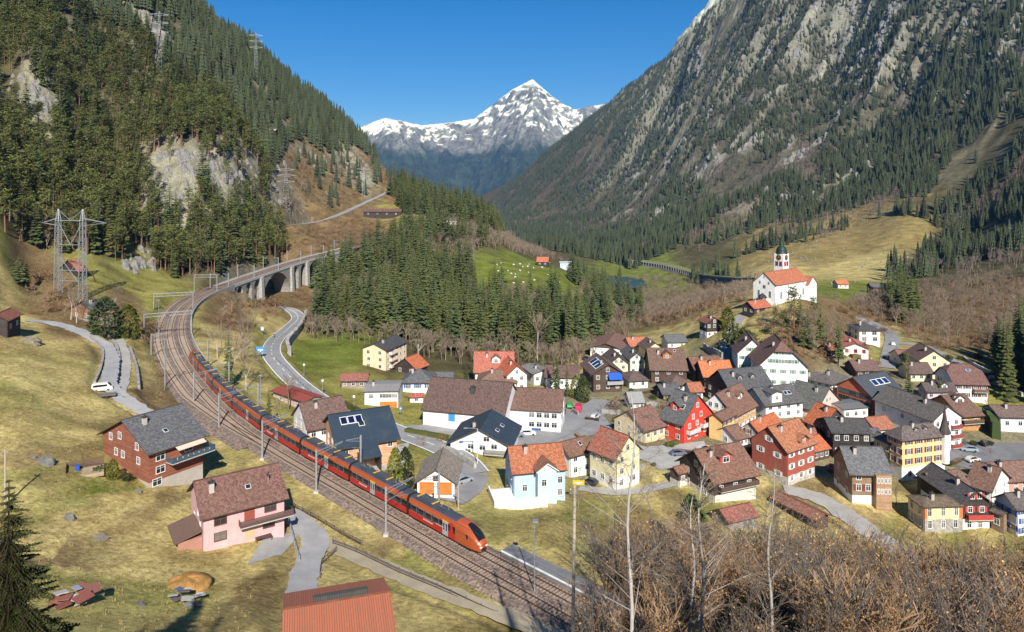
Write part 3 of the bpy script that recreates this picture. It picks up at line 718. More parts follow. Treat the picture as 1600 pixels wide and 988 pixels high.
    def balcony(h, face, s0, s1, z_, dep=1.3, rail=M('wood', (.12, .07, .05)), slab=None, rh=1.0, gap=.16, top=None):
        mb = MB(); sb = MB()
        def P_(s, o_, zz): return {'R': (s, -o_, zz), 'L': (-o_, s, zz), 'B': (h.W + o_, s, zz)}[face]
        def bx(m_, s_a, o_a, za, s_b, o_b, zb):
            a, b = P_(s_a, o_a, za), P_(s_b, o_b, zb); m_.box(*[min(i, j) for i, j in zip(a, b)], *[max(i, j) for i, j in zip(a, b)])
        bx(sb, s0, -.02, z_ - .18, s1, dep, z_); b_o = sb.build('balcony', slab or CONC, h.o)
        x = s0
        while x < s1 - .05: bx(mb, x, dep - .06, z_ + .02, min(x + gap * .8, s1), dep, z_ + rh); x += gap
        for e in (s0, s1 - .05): bx(mb, e, .03, z_ + .02, e + .05, dep - .06, z_ + rh)
        bx(mb, s0 - .03, dep - .08, z_ + rh, s1 + .03, dep + .03, z_ + rh + .08)
        mb.build('railing', rail, b_o)
        return b_o
    def panel(h, face, s0, s1, z0, z1, mat, name='door', out=.06):
        mb = MB()
        a, b = {'R': ((s0, -out, z0), (s1, .03, z1)), 'L': ((-out, s0, z0), (.03, s1, z1)), 'B': ((h.W - .03, s0, z0), (h.W + out, s1, z1))}[face]
        mb.box(*a, *b); return mb.build(name, mat, h.o)
PL = lambda *c: ('plaster', c)
WD = lambda *c: ('wood', c)
WHT = PL(.78, .77, .74); CREAM = PL(.74, .62, .40); DARK = WD(.045, .03, .024); DWOOD = WD(.085, .048, .032)
GREEN = M('paint', (.16, .32, .24), .6); REDS = M('paint', (.5, .06, .05), .6); BLUES = M('paint', (.04, .12, .45), .6); BRS = M('paint', (.17, .05, .035), .6)
OGATE = M('wood', (.62, .20, .035)); DKW = M('paint', (.08, .045, .035), .6)
tile = lambda c: ('tile', c)
slate = lambda c: ('slate', c)
# --- left foreground
h = House('pink_house', 'pink two-storey house with brown tiled roof and long balcony beside the railway', (318, 862), 444, 34, 806, 'r', 32, PL(.66, .40, .40), tile((.17, .085, .065)), dep=11.0, wR=None, wL=None, over=.8, chim=0)
W_, D_, H_ = h.W, h.D, h.H
for s, z_ in ((W_*.2, H_*.3), (W_*.2, H_*.74), (W_*.82, H_*.76), (W_*.8, H_*.3)): h.win('R', s, z_, 1.8, 1.2, FRB)
h.panel('R', W_*.49, W_*.62, H_*.5, H_*.9, M('paint', (.30, .08, .05), .5), 'balcony_door'); h.panel('R', W_*.5, W_*.62, 0, H_*.36, M('paint', (.55, .40, .25), .5), 'terrace_door')
for s, z_ in ((D_*.7, H_*.5), (D_*.4, H_*.8), (D_*.55, H_*1.2), (D_*.3, H_*1.1), (D_*.25, H_*.55)): h.win('L', s, z_, .6, .8, FRW)
h.balcony('R', W_*.42, W_ + 1.2, H_*.47, 1.5, M('wood', (.13, .07, .06))); h.chimney(.14, .3, 1.6, .8); h.chimney(.84, .22, 1.5, .22, (.3, .2, .17)); h.onroof('skylight', .55, .2, .9, .9, GLASS)
lean = MB(); lean.hexa([(-4.2, .6, 1.9), (-.05, .6, 2.9), (-4.2, D_*.72, 1.9), (-.05, D_*.72, 2.9), (-4.2, .6, 2.05), (-.05, .6, 3.05), (-4.2, D_*.72, 2.05), (-.05, D_*.72, 3.05)])
an = lean.build('annex_roof', M('sheet', (.16, .095, .07)), h.o); lb = MB(); lb.box(-3.6, .9, -3, -.06, D_*.66, 1.95); lb.build('annex_wall', M('plaster', (.4, .2, .15)), h.o)
pk = h
h = House('timber_chalet', 'red-brown timber chalet with grey slate roof and glass balcony above the railway', (233, 763), 317, 56, 706, 'r', 26, WD(.29, .095, .05), slate((.115, .115, .12)), xL=161, wR=None, wL=None, over=1.0, base=(PL(.42, .37, .32), .12))
W_, D_, H_ = h.W, h.D, h.H
for s, z_ in ((D_*.22, H_*.62), (D_*.55, H_*.62), (D_*.7, H_*.62), (D_*.25, H_*1.0), (D_*.62, H_*1.12), (D_*.82, H_*1.0)): h.win('L', s, z_, 1.0, 1.2)
for s, z_ in ((W_*.2, H_*.75), (W_*.2, H_*.4), (W_*.14, H_*.08), (W_*.72, H_*.75)): h.win('R', s, z_, 1.6, 1.2)
h.balcony('R', W_*.3, W_*1.12, H_*.55, 2.2, M('glass', (.05, .09, .12), .1), gap=1.1); h.onroof('skylight', .42, .16, .9, 1.0, GLASS)
aw = MB(); aw.hexa([(W_*.42, -2.2, H_*.86), (W_*.95, -2.2, H_*.86), (W_*.42, -.05, H_*.97), (W_*.95, -.05, H_*.97), (W_*.42, -2.2, H_*.87), (W_*.95, -2.2, H_*.87), (W_*.42, -.05, H_*.98), (W_*.95, -.05, H_*.98)])
aw.build('awning', M('sheet', (.66, .55, .42)), h.o)
House('hay_barn', 'dark wooden barn with red tiled roof at the left edge of the meadow', (11, 528), 32, 106, 500, 'r', 32, DARK, tile(RDT), xL=-22, wR=(1, 2), wL=(1, 1), chim=0, cat='barn')
h = House('weekend_chalet', 'small brown chalet with dark roof behind the clipped conifer by the lane', (144, 507), 178, 62, 486, 'r', 22, WD(.30, .17, .09), slate(GY), xL=112, wR=(1, 2), wL=(1, 2), base=(('stone', (.3, .28, .26)), .3))
House('hill_barn', 'small dark barn with orange-red roof seen through the lattice of the pylon', (122, 435), 136, 58, 425, 'r', 30, DARK, tile((.36, .13, .075)), xL=94, wR=None, wL=None, chim=0, cat='barn')
h = House('sheet_roof_barn', 'barn with rust-red corrugated roof cut off by the bottom edge', (449, 1068), 612, 17, 1030, 'r', 16, DWOOD, ('sheet', (.36, .115, .06)), dep=11.0, wR=None, wL=None, chim=0, cat='barn', down=6)
vb = MB(); vb.hexa([(2.6, 5.6, h.H + .9), (8.4, 5.6, h.H + .9), (2.6, 6.6, h.H + .9), (8.4, 6.6, h.H + .9), (2.6, 5.75, h.zr + .75), (8.4, 5.75, h.zr + .75), (2.6, 6.4, h.zr + .75), (8.4, 6.4, h.zr + .75)]); vb.build('ridge_vent', M('sheet', (.06, .055, .05)), h.roof)
# --- lower left of the village
House('red_roof_workshop', 'low building with flat red sheet roof beside the main road', (476, 645), 503, 50, 628, 'l', 12, PL(.55, .42, .38), ('sheet', (.30, .06, .04)), xL=427, wR=(1, 2), wL=(1, 2), chim=0, cat='workshop')
h = House('spotted_roof_house', 'white house with patched brown roof behind the train, next to the dark blue roof', (482, 692), 545, 33, 671, 'r', 36, WHT, tile((.14, .085, .07)), xL=459, wR=(1, 4), wL=(2, 3), gL=1)
h = House('blue_roof_house', 'peach timber house with large dark blue roof carrying three solar panels', (529, 719), 620, 27, 699, 'r', 30, WD(.62, .36, .21), ('sheet', DB), xL=505, wR=(1, 4), wL=(2, 4), chim=0, over=.9)
h.onroof('solar_panel', .13, .30, 1.6, 2.3, M('glass', (.008, .012, .045), .1), n=3); h.onroof('skylight', .42, .24, 1.4, 1.4, GLASS)
pm = MB(); pm.hexa([(h.W*.3, -5, h.H - 1.9), (h.W*.63, -5, h.H - 1.9), (h.W*.3, .1, h.H + .35), (h.W*.63, .1, h.H + .35), (h.W*.3, -5, h.H - 1.7), (h.W*.63, -5, h.H - 1.7), (h.W*.3, .1, h.H + .55), (h.W*.63, .1, h.H + .55)]); pm.build('porch_roof', M('sheet', DB), h.o)
for s in (.32, .62): h.panel('R', h.W*s - .1, h.W*s + .1, -2, h.H - 1.85, DKW, 'porch_post', 4.7)
h = House('yellow_apartment_block', 'pale yellow four-storey apartment block with dark roof beside the green meadow', (603, 580), 635, 70, 548, 'r', 22, PL(.78, .60, .38), slate((.06, .06, .065)), xL=567, wR=(3, 5), wL=(3, 2), cat='apartment block', wsize=(1.2, 1.3))
for k in range(3): h.balcony('R', h.W*.15, h.W*.45, h.H*(.08 + .32*k), 1.2, M('paint', (.7, .6, .5), .7))
House('orange_roof_barn', 'dark timber barn with orange tiled roof behind the yellow apartment block', (650, 588), 668, 62, 577, 'r', 34, DARK, tile(OR), xL=617, wR=None, wL=(1, 2), cat='barn', chim=0)
House('open_shed', 'small shed with red-brown roof on the edge of the green meadow', (533, 607), 572, 4, 595, 'r', 24, WD(.3, .25, .2), tile((.28, .11, .08)), dep=6, wR=(1, 3), wL=None, chim=0, cat='shed')
h = House('flat_roof_bungalow', 'white bungalow with low grey roof and orange garage doors', (569, 633), 622, 3, 613, 'r', 7, WHT, ('sheet', (.27, .26, .25)), dep=11, wR=None, wL=(1, 2), chim=1, over=.4)
for k in range(6): h.win('R', h.W*(.5 + .085*k), h.H*.68, .8, 1.2)
h.win('R', h.W*.2, h.H*.66, 1.2, 1.2); h.panel('R', h.W*.46, h.W*.97, -1.2, h.H*.22, OGATE, 'garage_door')
House('blue_shutter_house', 'white cottage with bright blue shutters and grey hipped roof', (629, 612), 676, 1, 597, 'r', 30, WHT, slate((.115, .115, .12)), dep=10, kind='hip', wR=(1, 3), wL=(1, 2), shut=BLUES)
House('garden_shed', 'tiny white garden hut with red roof below the blue-shuttered cottage', (640, 629), 661, 8, 622, 'r', 22, WHT, tile((.42, .10, .07)), dep=3, wR=(1, 1), wL=None, chim=0, cat='shed', over=.3)
House('grey_annex', 'low white outbuilding with grey roof behind the long brown hall', (680, 603), 706, 0, 591, 'r', 20, WHT, slate(SL), dep=6, wR=(1, 3), wL=None, chim=0)
h = House('long_hall', 'long white hall with huge plain brown roof and two small blue windows', (661, 664), 787, -14, 638, 'r', 36, WHT, tile((.115, .07, .058)), dep=17, wR=None, wL=None, chim=0, cat='hall')
for f_ in (.32, .72): h.panel('R', h.W*f_, h.W*f_ + 1.9, h.H*.36, h.H*.8, M('paint', (.05, .28, .55), .5), 'shutter')
h.chimney(.56, .3, 1.6, 1.2, (.06, .055, .05))
h = House('white_office', 'white two-storey building with brown roof joined to the long hall', (786, 669), 876, -9, 637, 'r', 30, WHT, tile((.15, .085, .062)), dep=13, wR=None, wL=None, wB=(2, 2), chim=0)
for k in range(4):
    for z_ in (.27, .72): h.win('R', h.W*(.5 + .13*k), h.H*z_, 1.4, 1.3)
h.panel('R', h.W*.5, h.W*.66, -.4, .5, M('paint', (.03, .10, .30), .5), 'bench')
h = House('twin_roof_house', 'large house with brick-red roof and arched white dormer at the forest edge', (742, 603), 802, 1, 581, 'r', 40, PL(.74, .70, .62), tile((.40, .13, .085)), dep=13, wR=(1, 4), wL=None)
h.dormer(.55, 3.0, 2.0, M('plaster', (.75, .73, .7)), win=(1.2, 1.2))
House('orange_roof_villa', 'white house with vivid orange-red roof right of the brick-red roof', (792, 613), 823, 14, 587, 'l', 40, WHT, tile((.50, .12, .05)), dep=13, wR=(2, 2), wL=None, gR=1)
h = House('hip_roof_house', 'cream house with brown hipped roof in front of the orange-red roofs', (748, 613), 806, 0, 597, 'r', 26, PL(.76, .70, .56), tile((.20, .12, .085)), dep=11, kind='hip', wR=(1, 3), wL=None)
House('white_cottage', 'white house with brown roof behind the two slim spruces', (853, 608), 904, -3, 589, 'r', 28, WHT, tile((.13, .075, .06)), dep=10, wR=(1, 3), wL=(1, 1))
House('shed_roof_house', 'white house with weathered grey roof left of the two slim spruces', (834, 603), 858, 20, 585, 'l', 15, WHT, slate((.24, .235, .225)), dep=11, wR=(1, 2), wL=(1, 2))
h = House('pale_blue_house', 'pale grey-blue gabled house with wide dark blue roof in the village centre', (704, 704), 795, -10, 691, 'l', 26, PL(.60, .66, .72), ('sheet', DB), dep=14, wR=None, wL=None, chim=1, down=6, over=1.0)
for s, z_ in ((.35, .35), (.55, .3), (.3, -.2), (.62, 1.35), (.75, .5)): h.win('R', h.W*s, h.H*z_ + .5, 1.4, 1.1)
h.onroof('skylight', .25, .72, 1.6, 1.0, GLASS); h.onroof('skylight', .55, .75, 1.6, 1.0, GLASS); h.balcony('R', h.W*.6, h.W*.98, .1, 1.6, M('wood', (.25, .23, .2)))
h = House('orange_door_garage', 'white garage with two orange doors and grey pitched roof beside the train', (652, 773), 710, -2, 753, 'l', 33, WHT, ('tile', (.24, .21, .17)), dep=11, wR=None, wL=None, chim=0, cat='garage')
for s in (.06, .53): h.panel('R', h.W*s, h.W*(s + .4), 0, h.H*.98, OGATE, 'garage_door')
h.panel('R', h.W*.42, h.W*.58, h.H*1.06, h.H*1.5, DKW, 'hatch')
h = House('light_blue_house', 'light blue house with orange tiled roof and white walled terrace', (802, 785), 883, 12, 739, 'r', 42, PL(.42, .55, .70), tile((.36, .125, .055)), dep=8.2, wR=None, wL=(2, 2), gL=1, over=.5, chim=1)
W_, D_, H_ = h.W, h.D, h.H
cg = MB(); x0, x1 = W_*.42, W_*.78; yy = -2.2; zt = H_*1.12; xr = (x0 + x1)/2
for a, b in (((x0, yy), (x1, yy)), ((x0, yy), (x0, 2)), ((x1, yy), (x1, 2))): cg.quad_uv((*a, -3), (*b, -3), (*b, zt), (*a, zt))
cg.tri_uv((x0, yy, zt), (x1, yy, zt), (xr, yy, zt + (x1 - x0)*.36)); cg.build('cross_gable', M(*PL(.46, .60, .74)), h.o)
cr = MB(); zp = zt + (x1 - x0)*.36
for e in (x0 - .4, x1 + .4):
    q = [(e, yy - .5, zt - .25), (xr, yy - .5, zp), (xr, D_*.46, zp), (e, D_*.3, zt - .25)]; cr.quad_uv(*[(a, b, c + .22) for a, b, c in (q[1], q[2], q[3], q[0])]); cr.quad_uv(*q, 1)
    for i in range(4): cr.quad_uv(q[i], q[(i+1) % 4], [*q[(i+1) % 4][:2], q[(i+1) % 4][2] + .22], [*q[i][:2], q[i][2] + .22], 1)
cr.build('gable_roof', [M('tile', (.26, .115, .07)), FRW], h.o)
for s, z_ in ((.54, .72), (.9, .62), (.9, .2), (.22, .45)):
    o = h.win('R', W_*s, H_*z_, .9, 1.3); o.location.y = yy if .42 < s < .78 else 0
tb = MB(); tb.box(-4.8, -4.6, -4, W_*.55, -2.3, 1.7); tb.box(-4.8, -2.3, -4, -.1, 3, 1.7); tb.box(-4.8, -4.6, 1.7, -4.5, 3, 2.5); tb.box(-4.5, -4.6, 1.7, W_*.55, -4.3, 2.5); tb.build('terrace', M('plaster', (.80, .79, .77)), h.o)
h = House('white_brown_house', 'white house with brown roof right behind the light blue house', (890, 747), 925, 33, 712, 'r', 34, WHT, tile((.18, .095, .06)), xL=866, wR=(2, 2), wL=(2, 1), chim=0)
h.onroof('skylight', .6, .2, .8, 1.1, GLASS)
h = House('pale_yellow_house', 'pale yellow house with ridged red tile roof behind the tall birch', (962, 768), 999, 41, 715, 'l', 42, PL(.68, .62, .38), tile((.32, .11, .07)), xL=922, wR=(3, 2), wL=(2, 3), gR=1, base=(PL(.72, .7, .64), .36), chim=0)
h = House('cream_barn_house', 'cream gabled house with brown roof left of the bright red house', (1007, 693), 1039, 35, 673, 'r', 32, PL(.68, .56, .36), tile((.20, .10, .08)), xL=960, wR=(1, 3), wL=(2, 3), chim=0)
# --- village centre
h = House('bright_red_house', 'bright red house with grey roof and two white balconies', (1067, 694), 1112, 41, 662, 'l', 42, PL(.60, .055, .03), slate((.115, .115, .115)), xL=1034, wR=None, wL=(2, 2), chim=1)
for s, z_ in ((.2, .25), (.45, .25), (.75, .3), (.22, .75), (.48, .78), (.8, .75), (.35, 1.15), (.62, 1.15), (.5, 1.65)): h.win('R', h.W*s, h.H*z_, 1.0, 1.2)
for s in (.12, .58): h.balcony('R', h.W*s, h.W*(s + .36), h.H*(.42 if s < .5 else .5), 1.3, M('paint', (.6, .6, .6), .5))
h.dormer(.6, 3.0, 1.7, M(*PL(.60, .055, .03)), qf=.16); h.onroof('skylight', .25, .2, 1.2, 1.5, GLASS)
h = House('half_timber_inn', 'tall half-timbered house with steep brown roof behind the bright red house', (1147, 677), 1181, 46, 649, 'r', 43, WD(.62, .38, .17), tile((.19, .10, .07)), xL=1094, wR=(2, 5), wL=(2, 2), gL=3, gwall=WHT, base=(WHT, .3))
h.dormer(.62, 2.4, 1.4, M(*WHT), qf=.22)
House('yellow_wing', 'yellow lower house wing with brown roof attached to the half-timbered house', (1128, 690), 1148, 46, 657, 'r', 30, PL(.72, .50, .20), tile((.19, .10, .07)), xL=1108, wR=(2, 3), wL=None, shut=BRS, chim=0)
h = House('big_slate_house', 'wide dark grey slate roof with small dormers in the village centre', (1146, 645), 1212, 16, 619, 'r', 36, DWOOD, slate((.085, .085, .09)), dep=16, wR=(2, 4), wL=(2, 3))
h.dormer(.35, 1.6, 1.1, M(*DWOOD), qf=.28); h.dormer(.65, 1.6, 1.1, M(*DWOOD), qf=.28)
h = House('slate_house_with_tower', 'grey slate roofed house with white tower-like dormer', (1196, 657), 1254, 18, 634, 'r', 32, WHT, slate((.105, .10, .10)), dep=11, wR=(2, 4), wL=(1, 1))
h.dormer(.32, 3.6, 3.0, M(*WHT), qf=.02, pitch=18); h.onroof('solar_panel', .66, .2, 1.2, 1.4, M('glass', (.01, .02, .06), .1), n=2)
House('mossy_slate_house', 'pinkish house with mossy grey slate roof above the dark timber houses', (1276, 658), 1312, 39, 641, 'l', 36, PL(.66, .50, .42), slate((.12, .12, .105)), xL=1228, wR=(1, 2), wL=(1, 3), gR=2)
h = House('grey_stone_house', 'grey house with dark red shutters and orange roof left of the brick-red house', (1183, 699), 1218, 40, 673, 'r', 40, PL(.42, .38, .32), tile(OR), xL=1163, wR=(1, 2), wL=(2, 2), shut=BRS)
h = House('brick_red_house', 'brick-red three-storey house with white shutters and orange-brown roof', (1229, 761), 1273, 33, 705, 'r', 40, PL(.33, .085, .055), tile((.36, .145, .07)), xL=1175, wR=(3, 3), wL=(2, 2), gL=1, shut=FRW, base=(('stone', (.5, .46, .4)), .26))
h.dormer(.65, 3.4, 1.0, M(*PL(.33, .085, .055)), qf=.03)
h = House('red_dormer_chalet', 'dark timber chalet with brown roof and red dormer in front of the red houses', (1115, 786), 1181, 23, 751, 'r', 36, DARK, tile((.19, .095, .062)), xL=1062, wR=(1, 3), wL=(2, 2), gL=1, base=(PL(.6, .57, .5), .3), over=1.0)
h.dormer(.48, 3.2, 1.7, M(*PL(.42, .07, .05)), qf=.22, win=(1.6, 1.2)); h.balcony('R', h.W*.1, h.W*1.0, h.H*.5, 1.2)
House('lean_shed', 'stone shed with weathered red tile roof in front of the dark chalet', (1139, 829), 1183, 23, 816, 'r', 28, ('stone', (.3, .27, .24)), tile((.27, .10, .075)), xL=1113, wR=None, wL=None, chim=0, cat='shed', over=.5)
House('porch_annex', 'small brown-roofed annex on a pale rubble base left of the dark chalet', (1060, 762), 1074, 30, 741, 'r', 34, DWOOD, tile((.22, .11, .07)), xL=1047, wR=(1, 1), wL=None, chim=0, base=(('stone', (.6, .57, .52)), .45), over=.4)
House('hay_shed', 'low dark barn with red-brown tile roof standing above the thicket', (1277, 829), 1294, 28, 811, 'l', 22, DWOOD, tile((.26, .115, .075)), xL=1211, wR=None, wL=None, chim=0, cat='barn', over=.9)
h = House('dark_timber_house', 'dark timber house with bright orange roof in the village centre', (1284, 697), 1326, 22, 667, 'l', 40, DARK, tile(OR), xL=1258, wR=(2, 3), wL=(2, 2), gR=1)
h.dormer(.5, 2.0, 1.2, M(*DARK), qf=.2, side=1)
House('black_timber_house', 'almost black timber house with many white windows left of the yellow hotel', (1301, 716), 1360, -4, 676, 'r', 22, WD(.022, .016, .013), slate((.07, .065, .065)), dep=10, wR=(2, 4), wL=(2, 2))
h = House('orange_school', 'long orange-red school building with dark roof and solar panels', (1361, 651), 1408, 27, 619, 'r', 34, PL(.62, .16, .07), ('sheet', (.055, .065, .08)), xL=1308, wR=(2, 3), wL=None, chim=0, cat='school')
for k in range(9):
    for z_ in (.2, .52, .86): h.win('L', h.D*(k + .6)/9.6, h.H*z_, 1.2, 1.2, M('paint', (.10, .10, .10), .5))
h.onroof('solar_panel', .35, .18, 2.4, 2.4, M('glass', (.01, .03, .09), .1), n=3)
House('hip_slate_villa', 'white villa with grey-brown hipped roof left of the orange school', (1298, 624), 1326, 38, 600, 'r', 30, WHT, slate((.13, .11, .10)), xL=1264, kind='hip', wR=(2, 3), wL=(2, 3))
House('flat_annex', 'low white flat-roofed annex below the orange school', (1318, 657), 1356, 14, 641, 'r', 6, WHT, ('sheet', (.16, .165, .17)), dep=8, wR=(1, 3), wL=None, chim=0, over=.3)
House('tiled_cottage', 'speckled brown tiled roof behind the orange school', (1338, 592), 1373, 2, 579, 'r', 30, DWOOD, tile((.15, .09, .075)), dep=8, wR=(1, 3), wL=None)
h = House('white_inn', 'tall white inn with green shutters and steep brown half-hipped roof', (1186, 606), 1262, -10, 572, 'l', 45, PL(.80, .79, .72), tile((.16, .09, .065)), dep=17, kind='half', wR=(2, 5), wL=(2, 3), shut=GREEN, over=.9, cat='inn', wsize=(.9, 1.3))
for k in range(5): h.win('R', h.W*(.24 + .13*k), h.H*1.24, .8, 1.2, FRW, GREEN)
for k in range(3): h.win('R', h.W*(.37 + .13*k), h.H*1.62, .8, 1.1, FRW, GREEN)
h = House('white_parsonage', 'white gabled house with green shutters and dark roof left of the tall inn', (1152, 580), 1200, -10, 553, 'l', 44, PL(.78, .77, .70), tile((.13, .075, .06)), dep=15, wR=(2, 3), wL=None, gR=2, shut=GREEN)
House('brown_wing', 'brown-roofed wing wedged between the two white green-shuttered houses', (1186, 575), 1208, -8, 558, 'r', 30, WHT, tile((.21, .12, .085)), dep=8, wR=(1, 2), wL=None, chim=0, over=.4)
h = House('hill_chalet', 'dark chalet on white base with red-brown roof on the slope left of the church', (1104, 529), 1129, 14, 505, 'l', 26, DARK, tile((.20, .075, .055)), xL=1093, wR=(2, 3), wL=(2, 2), gR=1, base=(WHT, .4))
House('church_house', 'dark house with orange-red roof directly below the church front', (1178, 493), 1204, 30, 482, 'r', 36, DARK, tile((.42, .12, .065)), xL=1160, wR=(1, 2), wL=(1, 2))
h = House('modern_house', 'modern white and brown house with dark low roof right of the church hill', (1342, 535), 1375, -4, 516, 'r', 20, WHT, slate((.075, .075, .08)), dep=12, kind='hip', wR=(2, 2), wL=(2, 2), wsize=(1.8, 1.5))
House('red_roof_bungalow', 'white bungalow with red window frames and salmon-red roof below the church hill', (1317, 554), 1357, -14, 543, 'l', 22, PL(.74, .66, .60), tile((.42, .14, .10)), dep=11, wR=(1, 3), wL=None, fr=M('paint', (.5, .05, .06), .5), over=.9)
# --- right part of the village
h = House('barn_like_house', 'cream gabled house with sweeping brown roof below the road wall at right', (1436, 590), 1484, -8, 563, 'l', 34, PL(.72, .62, .40), tile((.15, .085, .07)), dep=12, wR=(2, 3), wL=None, gR=1)
House('cream_cottage', 'cream cottage with brown roof in front of the sweeping-roofed house', (1422, 596), 1457, -2, 583, 'r', 32, PL(.74, .66, .42), tile((.12, .08, .07)), dep=8, wR=(1, 3), wL=None)
h = House('lilac_house', 'lilac-grey house with dark brown roof and white gabled dormer', (1448, 627), 1493, 2, 611, 'r', 40, PL(.55, .47, .50), tile((.09, .07, .065)), xL=1435, wR=(1, 3), wL=(2, 2))
h.dormer(.66, 2.0, 1.2, M('plaster', (.75, .74, .72)), qf=.14)
h = House('long_white_house', 'long white house with red-brown half-hipped roof and upper balcony at right', (1491, 624), 1543, -4, 599, 'r', 38, WHT, tile((.155, .078, .062)), dep=12, kind='half', wR=(2, 4), wL=(2, 2), shut=BRS, chim=0)
h.balcony('R', h.W*.55, h.W*.99, h.H*.5, 1.2, M('wood', (.2, .12, .09))); h.onroof('skylight', .55, .3, 1.5, .8, M('glass', (.02, .08, .3), .1))
h = House('white_apartment_house', 'white apartment house with recessed red balconies behind the yellow hotel', (1458, 707), 1502, 18, 657, 'l', 33, PL(.80, .76, .72), slate((.13, .115, .10)), dep=20, wR=(3, 3), wL=(2, 3), cat='apartment block')
for k in range(3): h.balcony('R', h.W*.62, h.W*.96, h.H*(.06 + .3*k), .9, M('paint', (.30, .07, .06), .6))
h = House('balcony_chalet', 'brown-roofed chalet with wooden balcony and white dormer by the car park', (1501, 674), 1532, 11, 649, 'r', 30, WD(.5, .25, .09), tile((.15, .085, .062)), dep=13, wR=(1, 2), wL=(2, 2), over=1.0)
h.balcony('R', 0, h.W, h.H*.5, 1.4, M('wood', (.13, .075, .05))); h.dormer(.5, 3.0, 1.3, M('plaster', (.7, .7, .7)), qf=.3, win=(1.6, 1.0))
h = House('yellow_hotel', 'yellow four-storey hotel with brown shutters, hipped roof and corner turret', (1409, 752), 1476, 15, 685, 'r', 40, PL(.78, .53, .24), slate((.135, .105, .095)), xL=1386, kind='hip', wR=None, wL=None, base=(WHT, .3), cat='hotel', over=.8)
for k in range(4):
    for z_ in (.44, .67, .9): h.win('R', h.W*(.16 + .225*k), h.H*z_, 1.0, 1.4, FRW, BRS)
for k in range(3): h.win('R', h.W*(.18 + .3*k), h.H*.15, 1.0, 1.3)
for k in range(2):
    for z_ in (.44, .67, .9): h.win('L', h.D*(.2 + .45*k), h.H*z_, 1.0, 1.4, FRW, BRS)
tu = MB(); tu.lathe([(1.1, h.H*.3), (1.1, h.H + .3)], 8, 0, (h.W, 0)); tu.lathe([(1.5, h.H + .1), (1.0, h.H + 1.5), (.55, h.H + 3.5), (.02, h.H + 7.5)], 8, 1, (h.W, 0))
tu.build('turret', [M(*PL(.74, .72, .68)), M('slate', (.14, .10, .095))], h.o)
for f_ in (.4, .62): h.dormer(f_, .9, .8, M('plaster', (.5, .45, .42)), qf=.22, win=(.6, .6))
House('hotel_annex', 'yellow-brown gabled annex with grey roof left of the yellow hotel', (1392, 740), 1404, 15, 694, 'l', 36, PL(.55, .38, .18), slate((.13, .115, .105)), xL=1366, wR=None, wL=(2, 2), chim=0, over=.5)
h = House('grey_timber_house', 'grey-brown timber house with large slate roof and round-arched loggia', (1330, 787), 1389, -3, 738, 'r', 38, WD(.27, .18, .11), slate((.135, .135, .14)), xL=1303, wR=None, wL=(2, 2), base=(WHT, .25), over=.9)
for s, z_ in ((.2, .5), (.2, .85), (.45, .5)): h.win('R', h.W*s, h.H*z_, 1.0, 1.4, FRW, BRS if z_ < .6 else None)
by = MB(); by.box(h.W*.58, -1.6, -3, h.W*.99, -.05, h.H*.98); by.build('bay', M('wood', (.40, .25, .14)), h.o)
for k in range(4):
    for z_ in (.48, .82): o = h.win('R', h.W*(.64 + .095*k), h.H*z_, .4, 1.0); o.location.y = -1.6
h = House('stone_base_house', 'yellow house on a grey stone ground storey with orange corner stripes', (1443, 831), 1503, 4, 793, 'r', 16, PL(.76, .58, .34), tile((.15, .115, .075)), xL=1419, kind='hip', wR=(2, 3), wL=(2, 2), base=(('stone', (.36, .34, .31)), .48), wsize=(.9, 1.5), over=.4)
for s in (0, .93): h.panel('R', h.W*s, h.W*s + .8, h.H*.49, h.H*.98, M('plaster', (.6, .16, .05)), 'corner_stripe', .03)
h = House('red_shutter_chalet', 'dark chalet with red shutters and red balcony on a white base at right', (1504, 829), 1546, 2, 785, 'l', 36, DARK, slate((.10, .09, .085)), dep=15, wR=None, wL=None, base=(WHT, .38), over=.9)
for s, z_, sh in ((.25, .18, None), (.65, .18, None), (.28, .72, REDS), (.72, .72, REDS), (.36, 1.2, REDS), (.62, 1.2, REDS)): h.win('R', h.W*s, h.H*z_, .9, 1.2, FRW, sh)
h.balcony('R', h.W*.1, h.W*1.02, h.H*.42, 1.2, M('paint', (.48, .07, .06), .6))
House('grey_gable_barn', 'grey wooden gabled barn with brown roof behind the stone-based yellow house', (1463, 792), 1512, 14, 762, 'r', 36, WD(.11, .09, .075), tile((.17, .10, .075)), xL=1433, wR=None, wL=(2, 1), chim=0, cat='barn')
House('ridged_brown_house', 'house with large ridged brown tile roof below the car park', (1548, 794), 1576, 38, 767, 'l', 32, WHT, tile((.17, .095, .065)), xL=1512, wR=(2, 2), wL=(2, 2))
h = House('blue_shutter_chalet', 'white house with blue shutters and grey-brown roof at the right edge', (1588, 839), 1630, 10, 794, 'r', 36, PL(.66, .68, .72), slate((.12, .10, .095)), xL=1556, wR=(3, 2), wL=(2, 3), shut=BLUES)
House('brown_shed', 'narrow brown wooden shed between the red-shuttered and blue-shuttered houses', (1566, 835), 1573, 30, 806, 'l', 20, WD(.26, .18, .11), tile((.13, .10, .08)), xL=1549, wR=None, wL=(1, 1), chim=0, cat='shed', over=.4)
House('rose_house', 'rose-coloured house with brown roof at the right edge below the car park', (1566, 772), 1620, 8, 752, 'r', 30, PL(.50, .28, .22), tile((.19, .11, .085)), dep=9, wR=(2, 4), wL=(1, 1))
House('garage_row', 'low white garages with brown roof at the right edge beyond the car park', (1562, 674), 1650, -4, 651, 'r', 22, PL(.6, .62, .66), tile((.15, .105, .085)), dep=9, wR=(1, 4), wL=None, cat='garage')
